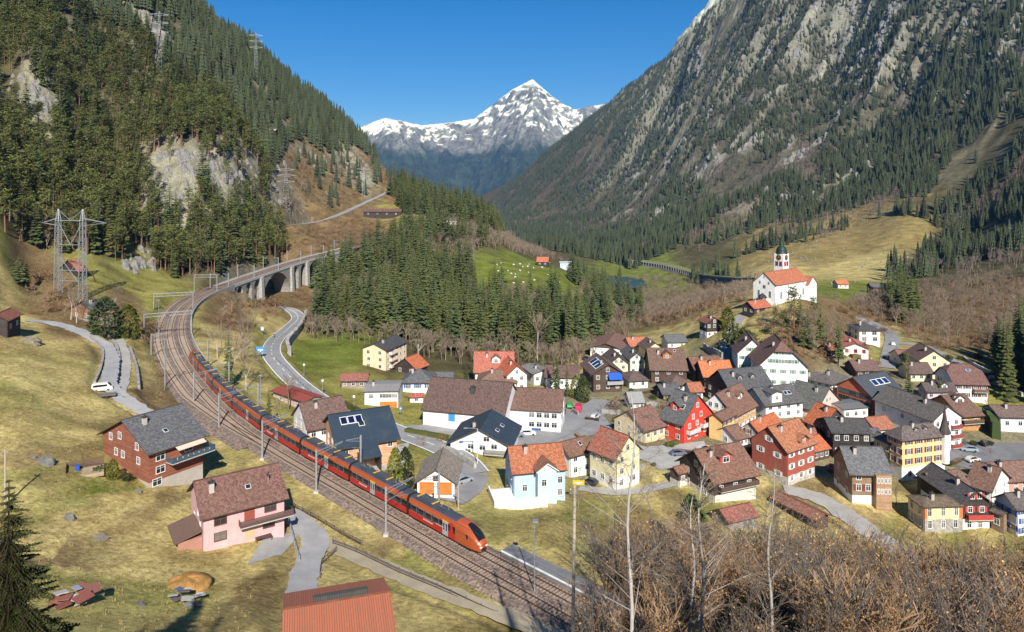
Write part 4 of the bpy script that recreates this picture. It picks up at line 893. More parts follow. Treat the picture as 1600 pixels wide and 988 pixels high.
# --- north end of the village
h = House('solar_chalet', 'dark timber chalet with blue solar panels on its left roof slope', (927, 614), 972, 9, 584, 'l', 31, DWOOD, tile((.12, .075, .06)), dep=14, wR=(2, 3), wL=(2, 2), gR=1, over=1.0)
h.onroof('solar_panel', .12, .12, 3.0, 3.4, M('glass', (.008, .02, .07), .1), n=3); h.balcony('R', h.W*.45, h.W*1.0, h.H*.45, 1.5, M('paint', (.4, .4, .4), .6))
aw = MB(); aw.hexa([(h.W*.5, -2.6, h.H*.72), (h.W*.95, -2.6, h.H*.72), (h.W*.5, -.05, h.H*.98), (h.W*.95, -.05, h.H*.98), (h.W*.5, -2.6, h.H*.73), (h.W*.95, -2.6, h.H*.73), (h.W*.5, -.05, h.H*.99), (h.W*.95, -.05, h.H*.99)]); aw.build('awning', M('paint', (.02, .10, .5), .6), h.o)
House('cream_gable_house', 'cream gabled house with dark roof right behind the solar-panel chalet', (953, 594), 981, 4, 569, 'l', 38, PL(.76, .66, .42), tile((.10, .07, .06)), dep=13, wR=(2, 2), wL=None, gR=2)
h = House('mint_house', 'narrow mint-green gabled house left of the big brown roof', (984, 586), 1006, 5, 561, 'l', 36, PL(.60, .68, .60), slate((.11, .10, .10)), dep=13, wR=(2, 2), wL=None, gR=1)
h = House('big_brown_house', 'dark timber house with large brown roof, wooden dormer and two skylights', (1017, 599), 1073, -2, 577, 'r', 40, DWOOD, tile((.145, .085, .062)), dep=14, wR=(2, 3), wL=None)
h.dormer(.5, 3.2, 1.9, M('wood', (.42, .17, .06)), qf=.24); h.onroof('skylight', .25, .4, .8, 1.1, GLASS); h.onroof('skylight', .72, .4, .8, 1.1, GLASS)
h = House('fire_hall', 'white and timber hall with wide low red-brown roof at the north end', (922, 557), 972, -18, 543, 'l', 17, PL(.74, .76, .72), tile((.19, .10, .075)), dep=22, wR=(1, 4), wL=None, gwall=DWOOD, chim=0, cat='hall', over=1.0)
House('grey_roof_cottage', 'white cottage with plain grey roof below the hillside chalet', (1043, 547), 1073, 5, 535, 'r', 26, WHT, slate((.135, .135, .14)), dep=9, wR=(1, 2), wL=None, chim=0)
House('brown_roof_house', 'dark house with red-brown roof above the orange-tiled house', (1086, 598), 1130, 9, 577, 'r', 30, DARK, tile((.19, .095, .065)), dep=10, wR=(2, 3), wL=(1, 1))
House('orange_tiled_house', 'dark house with bright orange tiled roof in front of the red-brown roof', (1100, 605), 1146, 5, 588, 'r', 38, DARK, tile((.52, .17, .06)), dep=10, wR=(1, 3), wL=None)
House('low_hip_house', 'low white house with brown hipped roof below the mint-green house', (983, 608), 1012, 10, 595, 'r', 28, WHT, tile((.13, .09, .075)), dep=10, kind='hip', wR=(1, 2), wL=None, chim=0)
House('hip_garage', 'white garage with brown pyramid roof below the big brown roof', (1049, 613), 1079, 10, 602, 'r', 28, WHT, tile((.145, .095, .075)), xL=1034, kind='hip', wR=(1, 1), wL=(1, 3), chim=0, cat='garage')
House('patch_roof_house', 'small house with orange patched roof behind the mint-green house', (985, 552), 1010, 14, 541, 'r', 34, CREAM, tile((.42, .15, .08)), dep=8, wR=(1, 2), wL=None)
House('dark_gable_house', 'cream house with dark roof behind the big brown roof', (1011, 560), 1036, 10, 546, 'l', 34, CREAM, tile((.11, .075, .065)), dep=10, wR=(1, 2), wL=None)
House('brown_cottage', 'small brown-roofed white cottage squeezed below the orange-tiled house', (1080, 626), 1098, 8, 612, 'r', 32, WHT, tile((.36, .13, .07)), dep=6, wR=(1, 2), wL=None, chim=0)
for a in (('slate_shed', 'low grey-roofed shed between the pyramid-roofed garage and the bright red house', (1036, 626), 1064, 14, 617, DARK, slate((.10, .10, .105))), ('timber_shed', 'small dark shed with brown roof behind the brick-red house', (1270, 706), 1290, 20, 692, DARK, tile((.27, .11, .07))), ('orange_shed', 'small orange-roofed shed right of the brick-red house', (1272, 722), 1296, 25, 706, DWOOD, tile(OR)), ('brown_outhouse', 'brown-roofed outhouse below the half-timbered house', (1150, 700), 1168, 30, 688, WHT, tile(BR2)), ('stable', 'grey-roofed stable between the tall inn and the orange school', (1262, 612), 1290, 12, 600, DARK, slate((.12, .11, .105))), ('wood_store', 'brown-roofed wood store above the orange-tiled house', (1150, 612), 1172, 10, 600, DARK, tile(BR2)), ('tool_shed', 'small grey shed beside the yellow hotel annex', (1362, 706), 1384, 8, 692, DARK, slate((.12, .12, .125))), ('back_house', 'brown-roofed house squeezed between the hipped villa and the mossy slate roof', (1246, 640), 1272, 14, 624, CREAM, tile(BR2)), ('red_shed', 'small red-brown shed beside the salmon-red bungalow', (1296, 560), 1312, 5, 551, DWOOD, tile(RDT)), ('lower_house', 'white house with orange-brown roof between the black timber house and the yellow hotel', (1368, 690), 1398, 14, 672, WHT, tile((.33, .13, .075))), ('upper_house', 'cream house with red-brown roof above the cream cottage', (1408, 572), 1434, 3, 560, CREAM, tile((.20, .10, .075))), ('store_house', 'brown roofed store in front of the lilac-grey house', (1420, 652), 1450, 8, 640, DWOOD, tile(BR2)), ('parking_shed', 'low pale shed beside the station car park', (985, 640), 1006, 6, 630, PL(.6, .58, .55), ('sheet', (.3, .3, .3)))):
    House(a[0], a[1], a[2], a[3], a[4], a[5], 'r', 30, a[6], a[7], dep=7.5, wR=(1, 3), wL=(1, 1), chim=rnd.choice((0, 1)), over=.5, cat='house' if 'house' in a[0] else 'shed')
# --- outlying
House('meadow_house', 'lone house with orange roof at the top of the sheep meadow', (839, 415), 856, -8, 409, 'r', 34, DARK, tile((.46, .15, .075)), dep=9, wR=(1, 2), wL=None, chim=0)
House('valley_depot', 'flat pale blue depot building in the valley beyond the sheep meadow', (875, 418), 893, 0, 411, 'r', 8, PL(.55, .65, .72), ('sheet', (.6, .66, .72)), dep=12, wR=(1, 3), wL=None, chim=0, cat='depot')
House('gorge_chalet', 'lone chalet beside the river woods north of the village', (1020, 495), 1036, 2, 488, 'r', 26, DWOOD, tile((.2, .1, .08)), dep=9, wR=(1, 2), wL=None, chim=0)
House('orange_roof_hut', 'small pale hut with orange roof on the meadow right of the church', (1309, 451), 1326, 4, 444, 'r', 34, PL(.6, .55, .48), tile((.5, .17, .07)), dep=8, wR=(1, 2), wL=None, chim=0)
House('grey_roof_barn', 'dark barn with grey roof on the meadow far right of the church', (1362, 459), 1390, -6, 449, 'r', 28, DWOOD, slate((.13, .12, .12)), dep=9, wR=(1, 2), wL=None, chim=0, cat='barn')
House('upper_hut', 'small dark hut with brown roof beside the far grey-roofed barn', (1418, 433), 1447, -4, 426, 'r', 26, DWOOD, tile((.2, .12, .09)), dep=8, wR=(1, 1), wL=None, chim=0, cat='hut')
House('mountain_barn', 'long low dark barn with brown roof beside the hill road above the viaduct', (568, 339), 626, -2, 331, 'r', 22, DARK, tile((.16, .08, .065)), dep=11, wR=(1, 4), wL=(1, 1), chim=0, cat='barn')
House('signal_house', 'white railway building in the trees at the upper track bend', (697, 354), 714, 4, 345, 'r', 20, PL(.75, .72, .62), slate((.15, .14, .14)), dep=10, wR=(1, 2), wL=None, chim=0)
House('alpine_hut', 'tiny hut with pale roof high on the left mountainside', (416, 209), 430, 2, 205, 'r', 24, DWOOD, tile((.4, .33, .28)), dep=8, wR=None, wL=None, chim=0, cat='hut')

# --- church
p = ground(1212, 478); ch = House('church', 'white baroque church with orange-red roof and onion-domed clock tower on the hill', (1212, 478), 1262, 38, 446, 'r', 41, PL(.82, .81, .77), tile((.40, .135, .065)), xL=1177, wR=None, wL=None, chim=0, cat='church', over=.5, down=6)
h = ch; W_, D_, H_ = h.W, h.D, h.H
for k in range(4):
    h.win('R', W_*(.16 + .23*k), H_*.45, 1.2, 3.2, M('paint', (.6, .6, .58), .6)); h.win('R', W_*(.16 + .23*k), H_*.86, .8, .8, M('paint', (.6, .6, .58), .6))
for s, z_, w, q in ((.25, .5, 1.0, 2.8), (.75, .5, 1.0, 2.8), (.5, .85, 1.4, 1.4), (.3, 1.05, .8, 1.2), (.7, 1.05, .8, 1.2), (.5, 1.35, .6, 1.0)): h.win('L', D_*s, H_*z_, w, q, M('paint', (.6, .6, .58), .6))
pr = MB(); pr.box(-2.6, D_*.38, -3, -.05, D_*.62, H_*.32); pr.lathe([(2.6, H_*.32), (1.6, H_*.45), (.05, H_*.55)], 4, 1, (-1.4, D_*.5)); pr.build('porch', [M(*WHT), M('slate', (.06, .06, .065))], h.o)
tr = MB(); x0, x1 = W_*.93, W_*1.2; tr.box(x0, -1.5, -6, x1, D_*.7, H_*.8); tr.tri_uv((x0, -1.5, H_*.8), (x1, -1.5, H_*.8), ((x0 + x1)/2, -1.5, H_*1.15)); tr.build('sacristy', M(*PL(.82, .81, .77)), h.o)
rt = MB(); xm = (x0 + x1)/2
for e in (x0 - .5, x1 + .5): rt.quad_uv((xm, -2, H_*1.17), (xm, D_*.75, H_*1.17), (e, D_*.75, H_*.76), (e, -2, H_*.76))
rt.build('sacristy_roof', M(*tile((.40, .135, .065))), h.o)
cx, cy = W_*.9, D_ + .5; tw = 2.5; zt = H_ + h.rise + 7.0
tm = MB(); tm.box(cx - tw, cy - tw, -4, cx + tw, cy + tw, zt); tow = tm.build('tower', M(*PL(.82, .81, .78)), h.o)
tm = MB(); tm.lathe([(2.9, zt), (2.9, zt + .3), (2.5, zt + .8), (2.6, zt + 1.6), (2.2, zt + 2.6), (1.5, zt + 3.5), (1.0, zt + 3.9), (1.15, zt + 4.6), (.9, zt + 5.2), (.25, zt + 6.0), (.06, zt + 8.5)], 16, 0, (cx, cy)); tm.build('dome', M('metal', (.035, .065, .055), .6), tow, True)
for (dx, dy, rz_) in ((0, -tw - .02, 0), (-tw - .02, 0, -90)):
    k = MB(); k.lathe([(.001, 0), (1.45, 0)], 20); k.lathe([(1.45, 0), (1.45, .12), (1.3, .12)], 20, 1); k.box(-.07, -.1, .05, .07, 1.05, .08, 1); k.box(-.07, -.07, .05, .75, .07, .08, 1)
    o = k.build('clock_face', [M('paint', (.10, .03, .03), .5), M('paint', (.6, .42, .12), .4)], tow); o.location = (cx + dx, cy + dy, zt - 1.9); o.rotation_euler = (R(90), 0, R(rz_))
    for s in (-1.05, 1.05):
        k = MB(); k.box(-.5, -.05, -1.1, .5, .03, 1.1); k.box(-.8, -.08, -1.3, -.5, .03, 1.3, 1); k.box(.5, -.08, -1.3, .8, .03, 1.3, 1)
        o = k.build('belfry_window', [M('paint', (.06, .05, .05), .7), M('paint', (.42, .07, .08), .6)], tow)
        o.location = (cx + dx + (s if rz_ == 0 else 0), cy + dy + (s if rz_ else 0), zt - 5.0); o.rotation_euler = (0, 0, R(rz_))
# ---------------------------------------------------------------- railway
BAL = M('ballast', (.20, .145, .11)); RUST = M('metal', (.17, .085, .05), .55); SLP = M('plaster', (.33, .26, .20)); STEEL = M('metal', (.52, .53, .54), .5)
VIAST = M('stone', (.29, .27, .24)); NR = len(RAIL)
def rp(s, off=0.0, dz=0.0):
    i = min(max(int(s), 0), NR - 2); f = min(max(s - i, 0), 1)
    p = RAIL[i] * (1 - f) + RAIL[i + 1] * f; q = NRM[i] * (1 - f) + NRM[i + 1] * f
    return Vector(p + q * off) + Vector((0, 0, dz))
def rtan(s): i = min(max(int(s), 0), NR - 2); return Vector(tang[i])
I_END = NR - 2
def prof_sweep(name, prof, s0, s1, mat, step=2, parent=None, kind='structure', offf=None):
    mb = MB(); prev = None; s = s0
    while s <= s1:
        o = offf(s) if offf else 0
        cur = [rp(s, a + o, b) for a, b in prof]
        if prev:
            for k in range(len(prof) - 1): mb.quad_uv(prev[k], prev[k + 1], cur[k + 1], cur[k])
        prev = cur; s += step
    ob = mb.build(name, mat, parent)
    if kind: tag(ob, kind=kind)
    return ob
S3 = next(i for i in range(S_NOSE, NR) if RAIL[i][1] > 165)
bed = prof_sweep('railway_bed', [(-3.6, -1.0), (-2.0, -.22), (6.0, -.22), (7.8, -1.0)], 0, I_VIA0 + 2, BAL)
prof_sweep('ballast', [(-2.3, -.24), (6.3, -.24)], I_VIA0, I_END, BAL)
def off3(s): return 4.0 * min(1, max(0, (s - S3) / 45)) * min(1, max(0, (I_VIA0 + 10 - s) / 45))
prof_sweep('siding_bed', [(3.2, -.26), (6.0, -.215), (10.4, -.9)], S3, I_VIA0, BAL, offf=lambda s: off3(s) - .01)
def track(off, s0, s1, offf=None):
    t = thing('railway_track', '', 'track')
    for r_ in (-.75, .75):
        prof_sweep('rail', [(r_ - .09, -.16), (r_ - .05, 0), (r_ + .05, 0), (r_ + .09, -.16)], s0, s1, RUST, 1.5, t, None, offf=lambda s: off + (offf(s) if offf else 0))
    mb = MB(); s = s0
    while s < s1:
        o = off + (offf(s) if offf else 0); c = rp(s, o, -.14); T_ = rtan(s); n_ = Vector(NRM[int(s)])
        a = [c + n_ * x * 1.3 + T_ * y * .14 + Vector((0, 0, z_)) for z_ in (-.12, 0) for y in (-1, 1) for x in (-1, 1)]
        mb.hexa(a); s += .65 if RAIL[int(s)][1] < 260 else 1.3
    tag(mb.build('sleepers', SLP, t), kind='stuff'); return t
tag(track(0, 0, I_END), 'rusty railway track that the red train runs on')
tag(track(4.0, 0, I_END), 'empty railway track on the near side of the train')
tag(track(4.0, S3, I_VIA0 + 8, off3), 'short third track on the outside of the station curve')
# retaining wall and parapet on the valley side of the curve
s_w0 = next(i for i in range(S_NOSE, NR) if RAIL[i][1] > 178)
w = prof_sweep('retaining_wall', [(-3.5, .75), (-3.2, .75), (-3.2, -.9)], s_w0, I_VIA0, CONC, kind=None); tag(w, 'long concrete retaining wall along the valley side of the railway curve', 'wall', kind='thing')
prof_sweep('wall_face', [(-3.5, .75), (-3.9, -7)], s_w0, I_VIA0, VIAST, parent=w, kind=None)
# viaduct
vt = thing('railway_viaduct', 'stone arched railway viaduct carrying two tracks across the gorge', 'viaduct', rp(I_VIA0)); vt.location = (0, 0, 0)
V0, V1 = I_VIA0 - 2, I_VIA1 + 14
prof_sweep('deck', [(-3.2, -1.1), (-3.2, .35), (-2.9, .35), (-2.9, -.3), (7.2, -.3), (7.2, .35), (7.5, .35), (7.5, -1.1), (-3.2, -1.1)], V0, V1, CONC, parent=vt, kind=None)
spans = []; s = V0 + 5
for L_ in (7, 7, 7, 34, 7, 7, 16, 7, 7, 7):
    spans.append((s, s + L_)); s += L_ + (3.0 if L_ < 20 else 4.5)
def bottom(s, floor):
    for a, b in spans:
        if a < s < b:
            x = (s - a) / (b - a) * 2 - 1; top = -1.7; hh = (b - a) * (.5 if b - a < 20 else .42)
            return max(top - hh * (1 - math.sqrt(max(0, 1 - x * x))), floor)
    return floor
for off, nm in ((-2.9, 'arch_wall'), (7.2, 'arch_wall')):
    mb = MB(); s = V0
    while s < V1 and s < I_END - 1:
        s2 = s + .5; f1 = min(gz(*rp(s, off).xy) - RAIL[int(s)][2] - 2, -3); f2 = f1
        b1, b2 = bottom(s + .01, f1), bottom(s2 - .01, f2)
        mb.quad_uv(rp(s, off, b1), rp(s2, off, b2), rp(s2, off, -1.0), rp(s, off, -1.0)); s = s2
    mb.build(nm, VIAST, vt)
mb = MB(); s = V0
while s < V1 and s < I_END - 1:
    s2 = s + .5; f1 = min(gz(*rp(s, 2).xy) - RAIL[int(s)][2] - 2, -3); b1, b2 = bottom(s + .01, f1), bottom(s2 - .01, f1)
    mb.quad_uv(rp(s, -2.9, b1), rp(s2, -2.9, b2), rp(s2, 7.2, b2), rp(s, 7.2, b1)); s = s2
for a, b in spans:
    for s in (a, b):
        f1 = gz(*rp(s, 2).xy) - RAIL[int(s)][2] - 2
        if f1 < -3: mb.quad_uv(rp(s, -2.9, f1), rp(s, 7.2, f1), rp(s, 7.2, bottom(s + (.3 if s == a else -.3), f1)), rp(s, -2.9, bottom(s + (.3 if s == a else -.3), f1)))
mb.build('soffit', VIAST, vt)
for a, b in spans:       # pilasters between the arches
    if b - a > 15:
        for s in (a - 3.6, b + .6):
            q = MB(); f1 = gz(*rp(s, -3).xy) - RAIL[int(s)][2] - 2
            pts8 = [rp(s + u, v, z_) for z_ in (f1, -.9) for v in (-2.6, -3.9 if z_ > -2 else -4.5) for u in (0, 3.0)]
            q.hexa(pts8); q.build('pier', M('stone', (.40, .38, .34)), vt)
# station platform
pf = prof_sweep('platform', [(-2.0, .2), (-2.0, .38), (-2.22, .38)], 4, S_NOSE - 2, WHITE)
prof_sweep('platform_top', [(-2.02, -.7), (-2.02, .2), (-2.1, .376), (-4.9, .376), (-4.9, -1.5)], 4, S_NOSE - 2, ASPD)
# masts and portals
def bas(px, py): return ground(px, py)
def near_s(p): return int(np.argmin((RAIL[:, 0] - p.x) ** 2 + (RAIL[:, 1] - p.y) ** 2))
def mast(s, off, arm, hgt=8.6, i=0):
    p = rp(s, off, -.7); T_ = rtan(s); n_ = Vector(NRM[int(s)]); sg = -1 if off > 0 else 1
    ordn = 'catenary mast'
    m = thing('catenary_mast', '', 'mast', p, 0, 'catenary masts along the railway')
    mb = MB(); mb.box(-.16, -.16, 0, .16, .16, hgt); mb.build('post', STEEL, m)
    mb = MB(); mb.box(-.42, -.42, -.4, .42, .42, .35); mb.build('footing', CONC, m)
    a = MB(); d = n_ * sg
    def q(u, z_): v = d * u; return (v.x, v.y, z_)
    a.bar(q(.1, hgt - .5), q(arm, hgt - .1), .07); a.bar(q(.1, hgt - 1.3), q(arm, hgt - .25), .055)
    for k in range(6): a.bar(q(.1 + (arm - .1) * k / 6, hgt - .5 + .4 * k / 6), q(.1 + (arm - .1) * (k + .5) / 6, hgt - 1.2 + .95 * (k + .5) / 6), .03)
    a.build('cantilever', STEEL, m); a = MB()
    a.bar(q(.1, hgt - 2.6), q(arm * .6, hgt - 2.0), .05); a.bar(q(arm * .35, hgt - 2.3), q(arm * .8, hgt - 2.9), .04); a.build('registration_arm', STEEL, m)
    return m
msL = [(591, 846), (471, 780), (399, 722), (333, 672), (298, 632), (280, 602), (258, 560)]
msR = [(717, 806), (577, 742), (408, 652), (360, 612), (330, 575)]
wds = ['right in front of the train nose carriage', 'beside the second door of the train', 'behind the pink house roof', 'behind the grey slate chalet roof', 'just above the grey slate chalet roof', 'on the near side of the curve', 'at the outside of the station curve']
for i, (x, y) in enumerate(msL): tag(mast(near_s(bas(x, y)), 7.4 if i < 5 else 11.2, 6.0 if i < 5 else 5), 'grey catenary mast %s, left of the tracks' % wds[i])
wds = ['by the orange garage', 'by the dark blue roof', 'by the red roof workshop', 'by the roadside birches', 'above the dry slope']
for i, (x, y) in enumerate(msR): tag(mast(near_s(bas(x, y)), -3.0, 3.6), 'grey catenary mast on the valley side of the train %s' % wds[i])
for k, s in enumerate(np.linspace(I_VIA0 - 6, I_VIA1 + 4, 6)):
    for off in (-2.6, 6.9): tag(mast(s, off, 3.0, 8.0), 'catenary mast standing on the viaduct', group='masts on the viaduct')
for k, (d_, w0, w1) in enumerate(((262, -3.4, 12.4), (300, -3.2, 12), (345, -3.2, 8))):
    s = next(i for i in range(S_NOSE, NR) if RAIL[i][1] > d_)
    t = thing('catenary_portal', ['grey steel portal over the tracks, nearest on the curve', 'middle steel portal over the tracks on the curve', 'farthest steel portal over the tracks, at the viaduct'][k], 'portal', rp(s), 0, 'steel portals over the tracks'); o0 = rp(s)
    for off in (w0, w1): mb = MB(); mb.bar(rp(s, off, -1) - o0, rp(s, off, 9) - o0, .2); mb.build('post', STEEL, t)
    mb = MB(); mb.bar(rp(s, w0, 8.8) - o0, rp(s, w1, 8.8) - o0, .14); mb.bar(rp(s, w0, 7.6) - o0, rp(s, w1, 7.6) - o0, .12)
    for u in np.linspace(w0, w1, 10)[:-1]: mb.bar(rp(s, u, 7.6) - o0, rp(s, u + (w1 - w0) / 9, 8.8) - o0, .05)
    mb.build('truss', STEEL, t)
mb = MB()
for off in (0, 4.0):
    for h_ in (5.6, 7.0):
        pts_ = [rp(s, off, h_) for s in np.arange(0, I_END, 9)]; mb.tube(pts_, .018, 3)
tag(mb.build('overhead_wires', M('metal', (.10, .10, .10), .6)), 'thin overhead contact wires strung above both railway tracks', 'wires')

# ---------------------------------------------------------------- train
COP = M('paint', (.40, .085, .026), .34); RED = M('paint', (.42, .025, .015), .35); BLK = M('glass', (.012, .012, .014), .1); TROOF = M('paint', (.055, .065, .085), .55)
DOORM = M('paint', (.36, .37, .38), .4); YEL = M('paint', (.70, .42, .03), .5); UND = M('metal', (.05, .045, .04), .7)
PROF = [(-1.40, .45), (-1.42, 1.0), (-1.42, 1.55), (-1.41, 2.75), (-1.34, 3.2), (-1.12, 3.62), (-.85, 3.80), (0, 3.9), (.85, 3.80), (1.12, 3.62), (1.34, 3.2), (1.41, 2.75), (1.42, 1.55), (1.42, 1.0), (1.40, .45)]
def loft(mb, rings, mats):
    for r0, r1 in zip(rings, rings[1:]):
        for k in range(len(r0) - 1): mb.quad_uv(r0[k], r0[k + 1], r1[k + 1], r1[k], mats(k))
pm_ = lambda k: {0: 1, 1: 1, 2: 2, 3: 0, 4: 0, 5: 3, 6: 3, 7: 3, 8: 3, 9: 0, 10: 0, 11: 2, 12: 1, 13: 1}[k]
CL = 18.3
def car_mesh(nose):
    mb = MB(); xs = [-CL/2, CL/2] if not nose else [-CL/2, CL/2 - 5.6]
    loft(mb, [[(x, a, b) for a, b in PROF] for x in xs], pm_)
    mb.face([(-CL/2, a, b) for a, b in PROF], 4)
    if not nose: mb.face([(CL/2, a, b) for a, b in PROF], 4)
    else:
        rings = []
        for t in np.linspace(0, 1, 12):
            x = CL/2 - 5.6 + 5.6 * t; hs = 1 - .55 * t ** 2.6 - .10 * t ** 8; ws = 1 - .08 * t - .36 * t ** 5; rings.append([(x, a * ws * (1 if b < 3 else 1 - .25 * t * t), .45 + (b - .45) * hs + .0 * t) for a, b in PROF])
        loft(mb, rings, lambda k: 0 if k not in (6, 7) else 0); mb.face(rings[-1], 0)
    return mb.mesh('carriage', [COP, RED, BLK, TROOF, UND], False)
def small(name, boxes, mats):
    mb = MB()
    for b in boxes: mb.box(*b[:6], b[6] if len(b) > 6 else 0)
    return mb.mesh(name, mats)
wm_ = small('window', [(-.78, -1.452, -.52, .78, -1.43, .52, 0), (-.84, -1.444, -.58, .84, -1.425, .58, 1)], [M('glass', (.018, .022, .026), .06), M('paint', (.26, .26, .27), .4)])
dm_ = small('door', [(-.7, -1.46, .5, -.03, -1.42, 2.75, 0), (.03, -1.46, .5, .7, -1.42, 2.75, 0), (-.5, -1.468, 1.35, -.2, -1.45, 2.5, 1), (.2, -1.468, 1.35, .5, -1.45, 2.5, 1), (-.74, -1.465, 2.78, .74, -1.40, 3.0, 2)], [DOORM, GLASS, YEL])
bogie = small('bogie', [(-1.6, -1.2, .05, 1.6, 1.2, .55), (-1.4, -.85, 0, -.5, .85, .4), (.5, -.85, 0, 1.4, .85, .4)], [UND])
ru1 = small('roof_unit', [(-2.2, -1.0, 3.78, 2.2, 1.0, 4.18, 0), (-2.25, -.8, 4.18, -1.9, .8, 4.24, 1), (1.9, -.8, 4.18, 2.25, .8, 4.24, 1), (-1.6, -.55, 4.18, -.2, .55, 4.3, 2), (.2, -.55, 4.18, 1.6, .55, 4.3, 2)], [TROOF, YEL, M('metal', (.2, .2, .21), .5)])
ru2 = small('roof_unit', [(-1.2, -.9, 3.8, 1.2, .9, 4.1, 0), (-1.0, -.08, 4.1, -.9, .08, 4.5, 2), (.9, -.08, 4.1, 1.0, .08, 4.5, 2), (-1.1, -.7, 4.45, 1.1, -.62, 4.52, 2), (-1.1, .62, 4.45, 1.1, .7, 4.52, 2), (-1.2, .75, 4.1, 1.2, .9, 4.16, 1)], [TROOF, YEL, M('metal', (.45, .46, .48), .4)])
bel = small('gangway', [(-.45, -1.2, .6, .45, 1.2, 3.5, 0)], [UND])
cm, cn = car_mesh(False), car_mesh(True)
train = thing('passenger_train', 'long copper-red passenger train with black window band rounding the curve', 'train', rp(S_NOSE))
train.rotation_euler = (0, 0, 0); t0 = rp(S_NOSE)
def text(s, size, parent, loc, rot, mat, name='lettering'):
    k = (s, size)
    if k not in TXT:
        cu = bpy.data.curves.new(name, 'FONT'); cu.body = s; cu.size = size; cu.extrude = .004; cu.align_x = 'CENTER'; cu.align_y = 'CENTER'; cu.materials.append(mat); cu.resolution_u = 3
        to = bpy.data.objects.new(name, cu); TXT[k] = bpy.data.meshes.new_from_object(to); bpy.data.objects.remove(to)
    o = link(name, TXT[k], parent); o.location = loc; o.rotation_euler = rot; return o
TXT = {}
for i in range(8):
    sc = S_NOSE + CL/2 + i * (CL + .7); a, b = rp(sc - CL/2 + 1.5), rp(sc + CL/2 - 1.5)
    mid_ = (a + b) / 2; fw = (a - b).normalized()         # forward = towards the nose
    car = link('carriage', cn if i in (0, 7) else cm, train); car.location = mid_ - t0
    yaw_ = math.atan2(fw.y, fw.x); pit = -math.asin(fw.z)
    car.rotation_euler = (0, pit if i < 7 else -pit, yaw_ + (math.pi if i == 7 else 0))
    flip = i == 7
    d_x = 1.0 if i % 2 == 0 else -1.5
    wx = [x for x in np.arange(-CL/2 + 1.5, (CL/2 - 6.4 if i in (0, 7) else CL/2 - 1.2), 2.05) if abs(x - d_x) > 1.7]
    for side in (0, 1):
        for x in wx: o = link('window', wm_, car); o.location = (x, 0, 2.16); o.rotation_euler = (0, 0, math.pi * side); o.location.x = x
        o = link('door', dm_, car); o.location = (d_x, 0, 0); o.rotation_euler = (0, 0, math.pi * side)
    for x in (-CL/2 + 2.6, CL/2 - 3.4): o = link('bogie', bogie, car); o.location = (x, 0, 0)
    for k, x in enumerate((-5.4, 0, 5.0) if i not in (0, 7) else (-5.4, -.8)): o = link('roof_unit', (ru1, ru2)[(k + i) % 2], car); o.location = (x, 0, 0)
    if i not in (7,): o = link('gangway', bel, car); o.location = (-CL/2 - .35, 0, 0)
    if i < 4:
        text('SÜDOSTBAHN', .42, car, (-4.6 if i else -3.6, 1.47 if False else -1.47, 1.22), (R(90), 0, 0), WHITE)
        text('SÜDOSTBAHN', .42, car, (-4.6, 1.47, 1.22), (R(90), 0, math.pi), WHITE)
    if i in (0, 7):
        # windscreen, side flash, lamps
        ws = MB(); rows = []
        for t in np.linspace(.38, .93, 9):
            x = CL/2 - 5.6 + 5.6 * t; hs = 1 - .55 * t ** 2.6 - .10 * t ** 8; zt_ = .45 + 3.45 * hs + .035
            wd = (.50 + .42 * math.sin((t - .38) / .55 * 2.2)) * (1 - .12 * t)
            rows.append([(x + .02, y * wd, zt_ - (.34 * abs(y) ** 3.0) * (wd ** 2) * .8 + .01) for y in np.linspace(-1, 1, 9)])
        for r0, r1 in zip(rows, rows[1:]):
            for k in range(8): ws.quad_uv(r0[k], r0[k + 1], r1[k + 1], r1[k])
        ws.build('windscreen', BLK, car, True)
        for sg in (-1, 1):
            q = MB(); q.box(CL/2 - 6.9, sg * 1.425 - .012, .5, CL/2 - 6.2, sg * 1.425 + .012, 3.1); q.build('red_flash', RED, car)
            q = MB(); q.box(CL/2 - 3.2, sg * 1.30 - .05, 1.75, CL/2 - 2.5, sg * 1.30 + .05, 2.45); q.build('cab_window', BLK, car)
            q = MB(); q.box(CL/2 - .10, sg * .62 - .22, 1.0, CL/2 + .04, sg * .62 + .22, 1.25); q.build('headlamp', M('paint', (.85, .85, .82), .2), car)
        q = MB(); q.box(CL/2 - .3, -.55, .5, CL/2 + .05, .55, .92); q.build('coupler_cover', UND, car)
        text('treno gottardo', .34, car, (CL/2 - 9.6, -1.475, 1.72), (R(90), 0, 0), WHITE)

# ---------------------------------------------------------------- pylons, poles, lamps, fences
LAT = M('metal', (.50, .52, .54), .55)
def lattice(mb, a, b, w0, w1, n, r=.09):
    """square lattice leg from a to b"""
    a, b = Vector(a), Vector(b); prev = None
    for k in range(n + 1):
        t = k / n; c = a.lerp(b, t); w = (w0 + (w1 - w0) * t) / 2
        cur = [c + Vector((x * w, y * w, 0)) for x, y in ((-1, -1), (1, -1), (1, 1), (-1, 1))]
        if prev:
            for i in range(4):
                mb.bar(prev[i], cur[i], r); mb.bar(prev[i], cur[(i + 1) % 4], r * .6); mb.bar(cur[i], cur[(i + 1) % 4], r * .6)
        prev = cur
p = ground(110, 463); hgt = (463 - 345) / F * p.y; sc = p.y / F
py = thing('power_pylon', 'large grey lattice portal pylon with two horned masts on the left meadow', 'pylon', p, R(-12)); hw = 22.5 * sc
for sg in (-1, 1):
    mb = MB(); lattice(mb, (sg * hw, 0, -3 if sg > 0 else -1), (sg * hw, 0, hgt), 2.2, 1.4, 11, .13); mb.build('leg', LAT, py)
    mb = MB(); lattice(mb, (sg * hw, 0, hgt), (sg * hw, 0, hgt + 18 * sc), 1.4, .2, 4, .1); mb.build('horn', LAT, py)
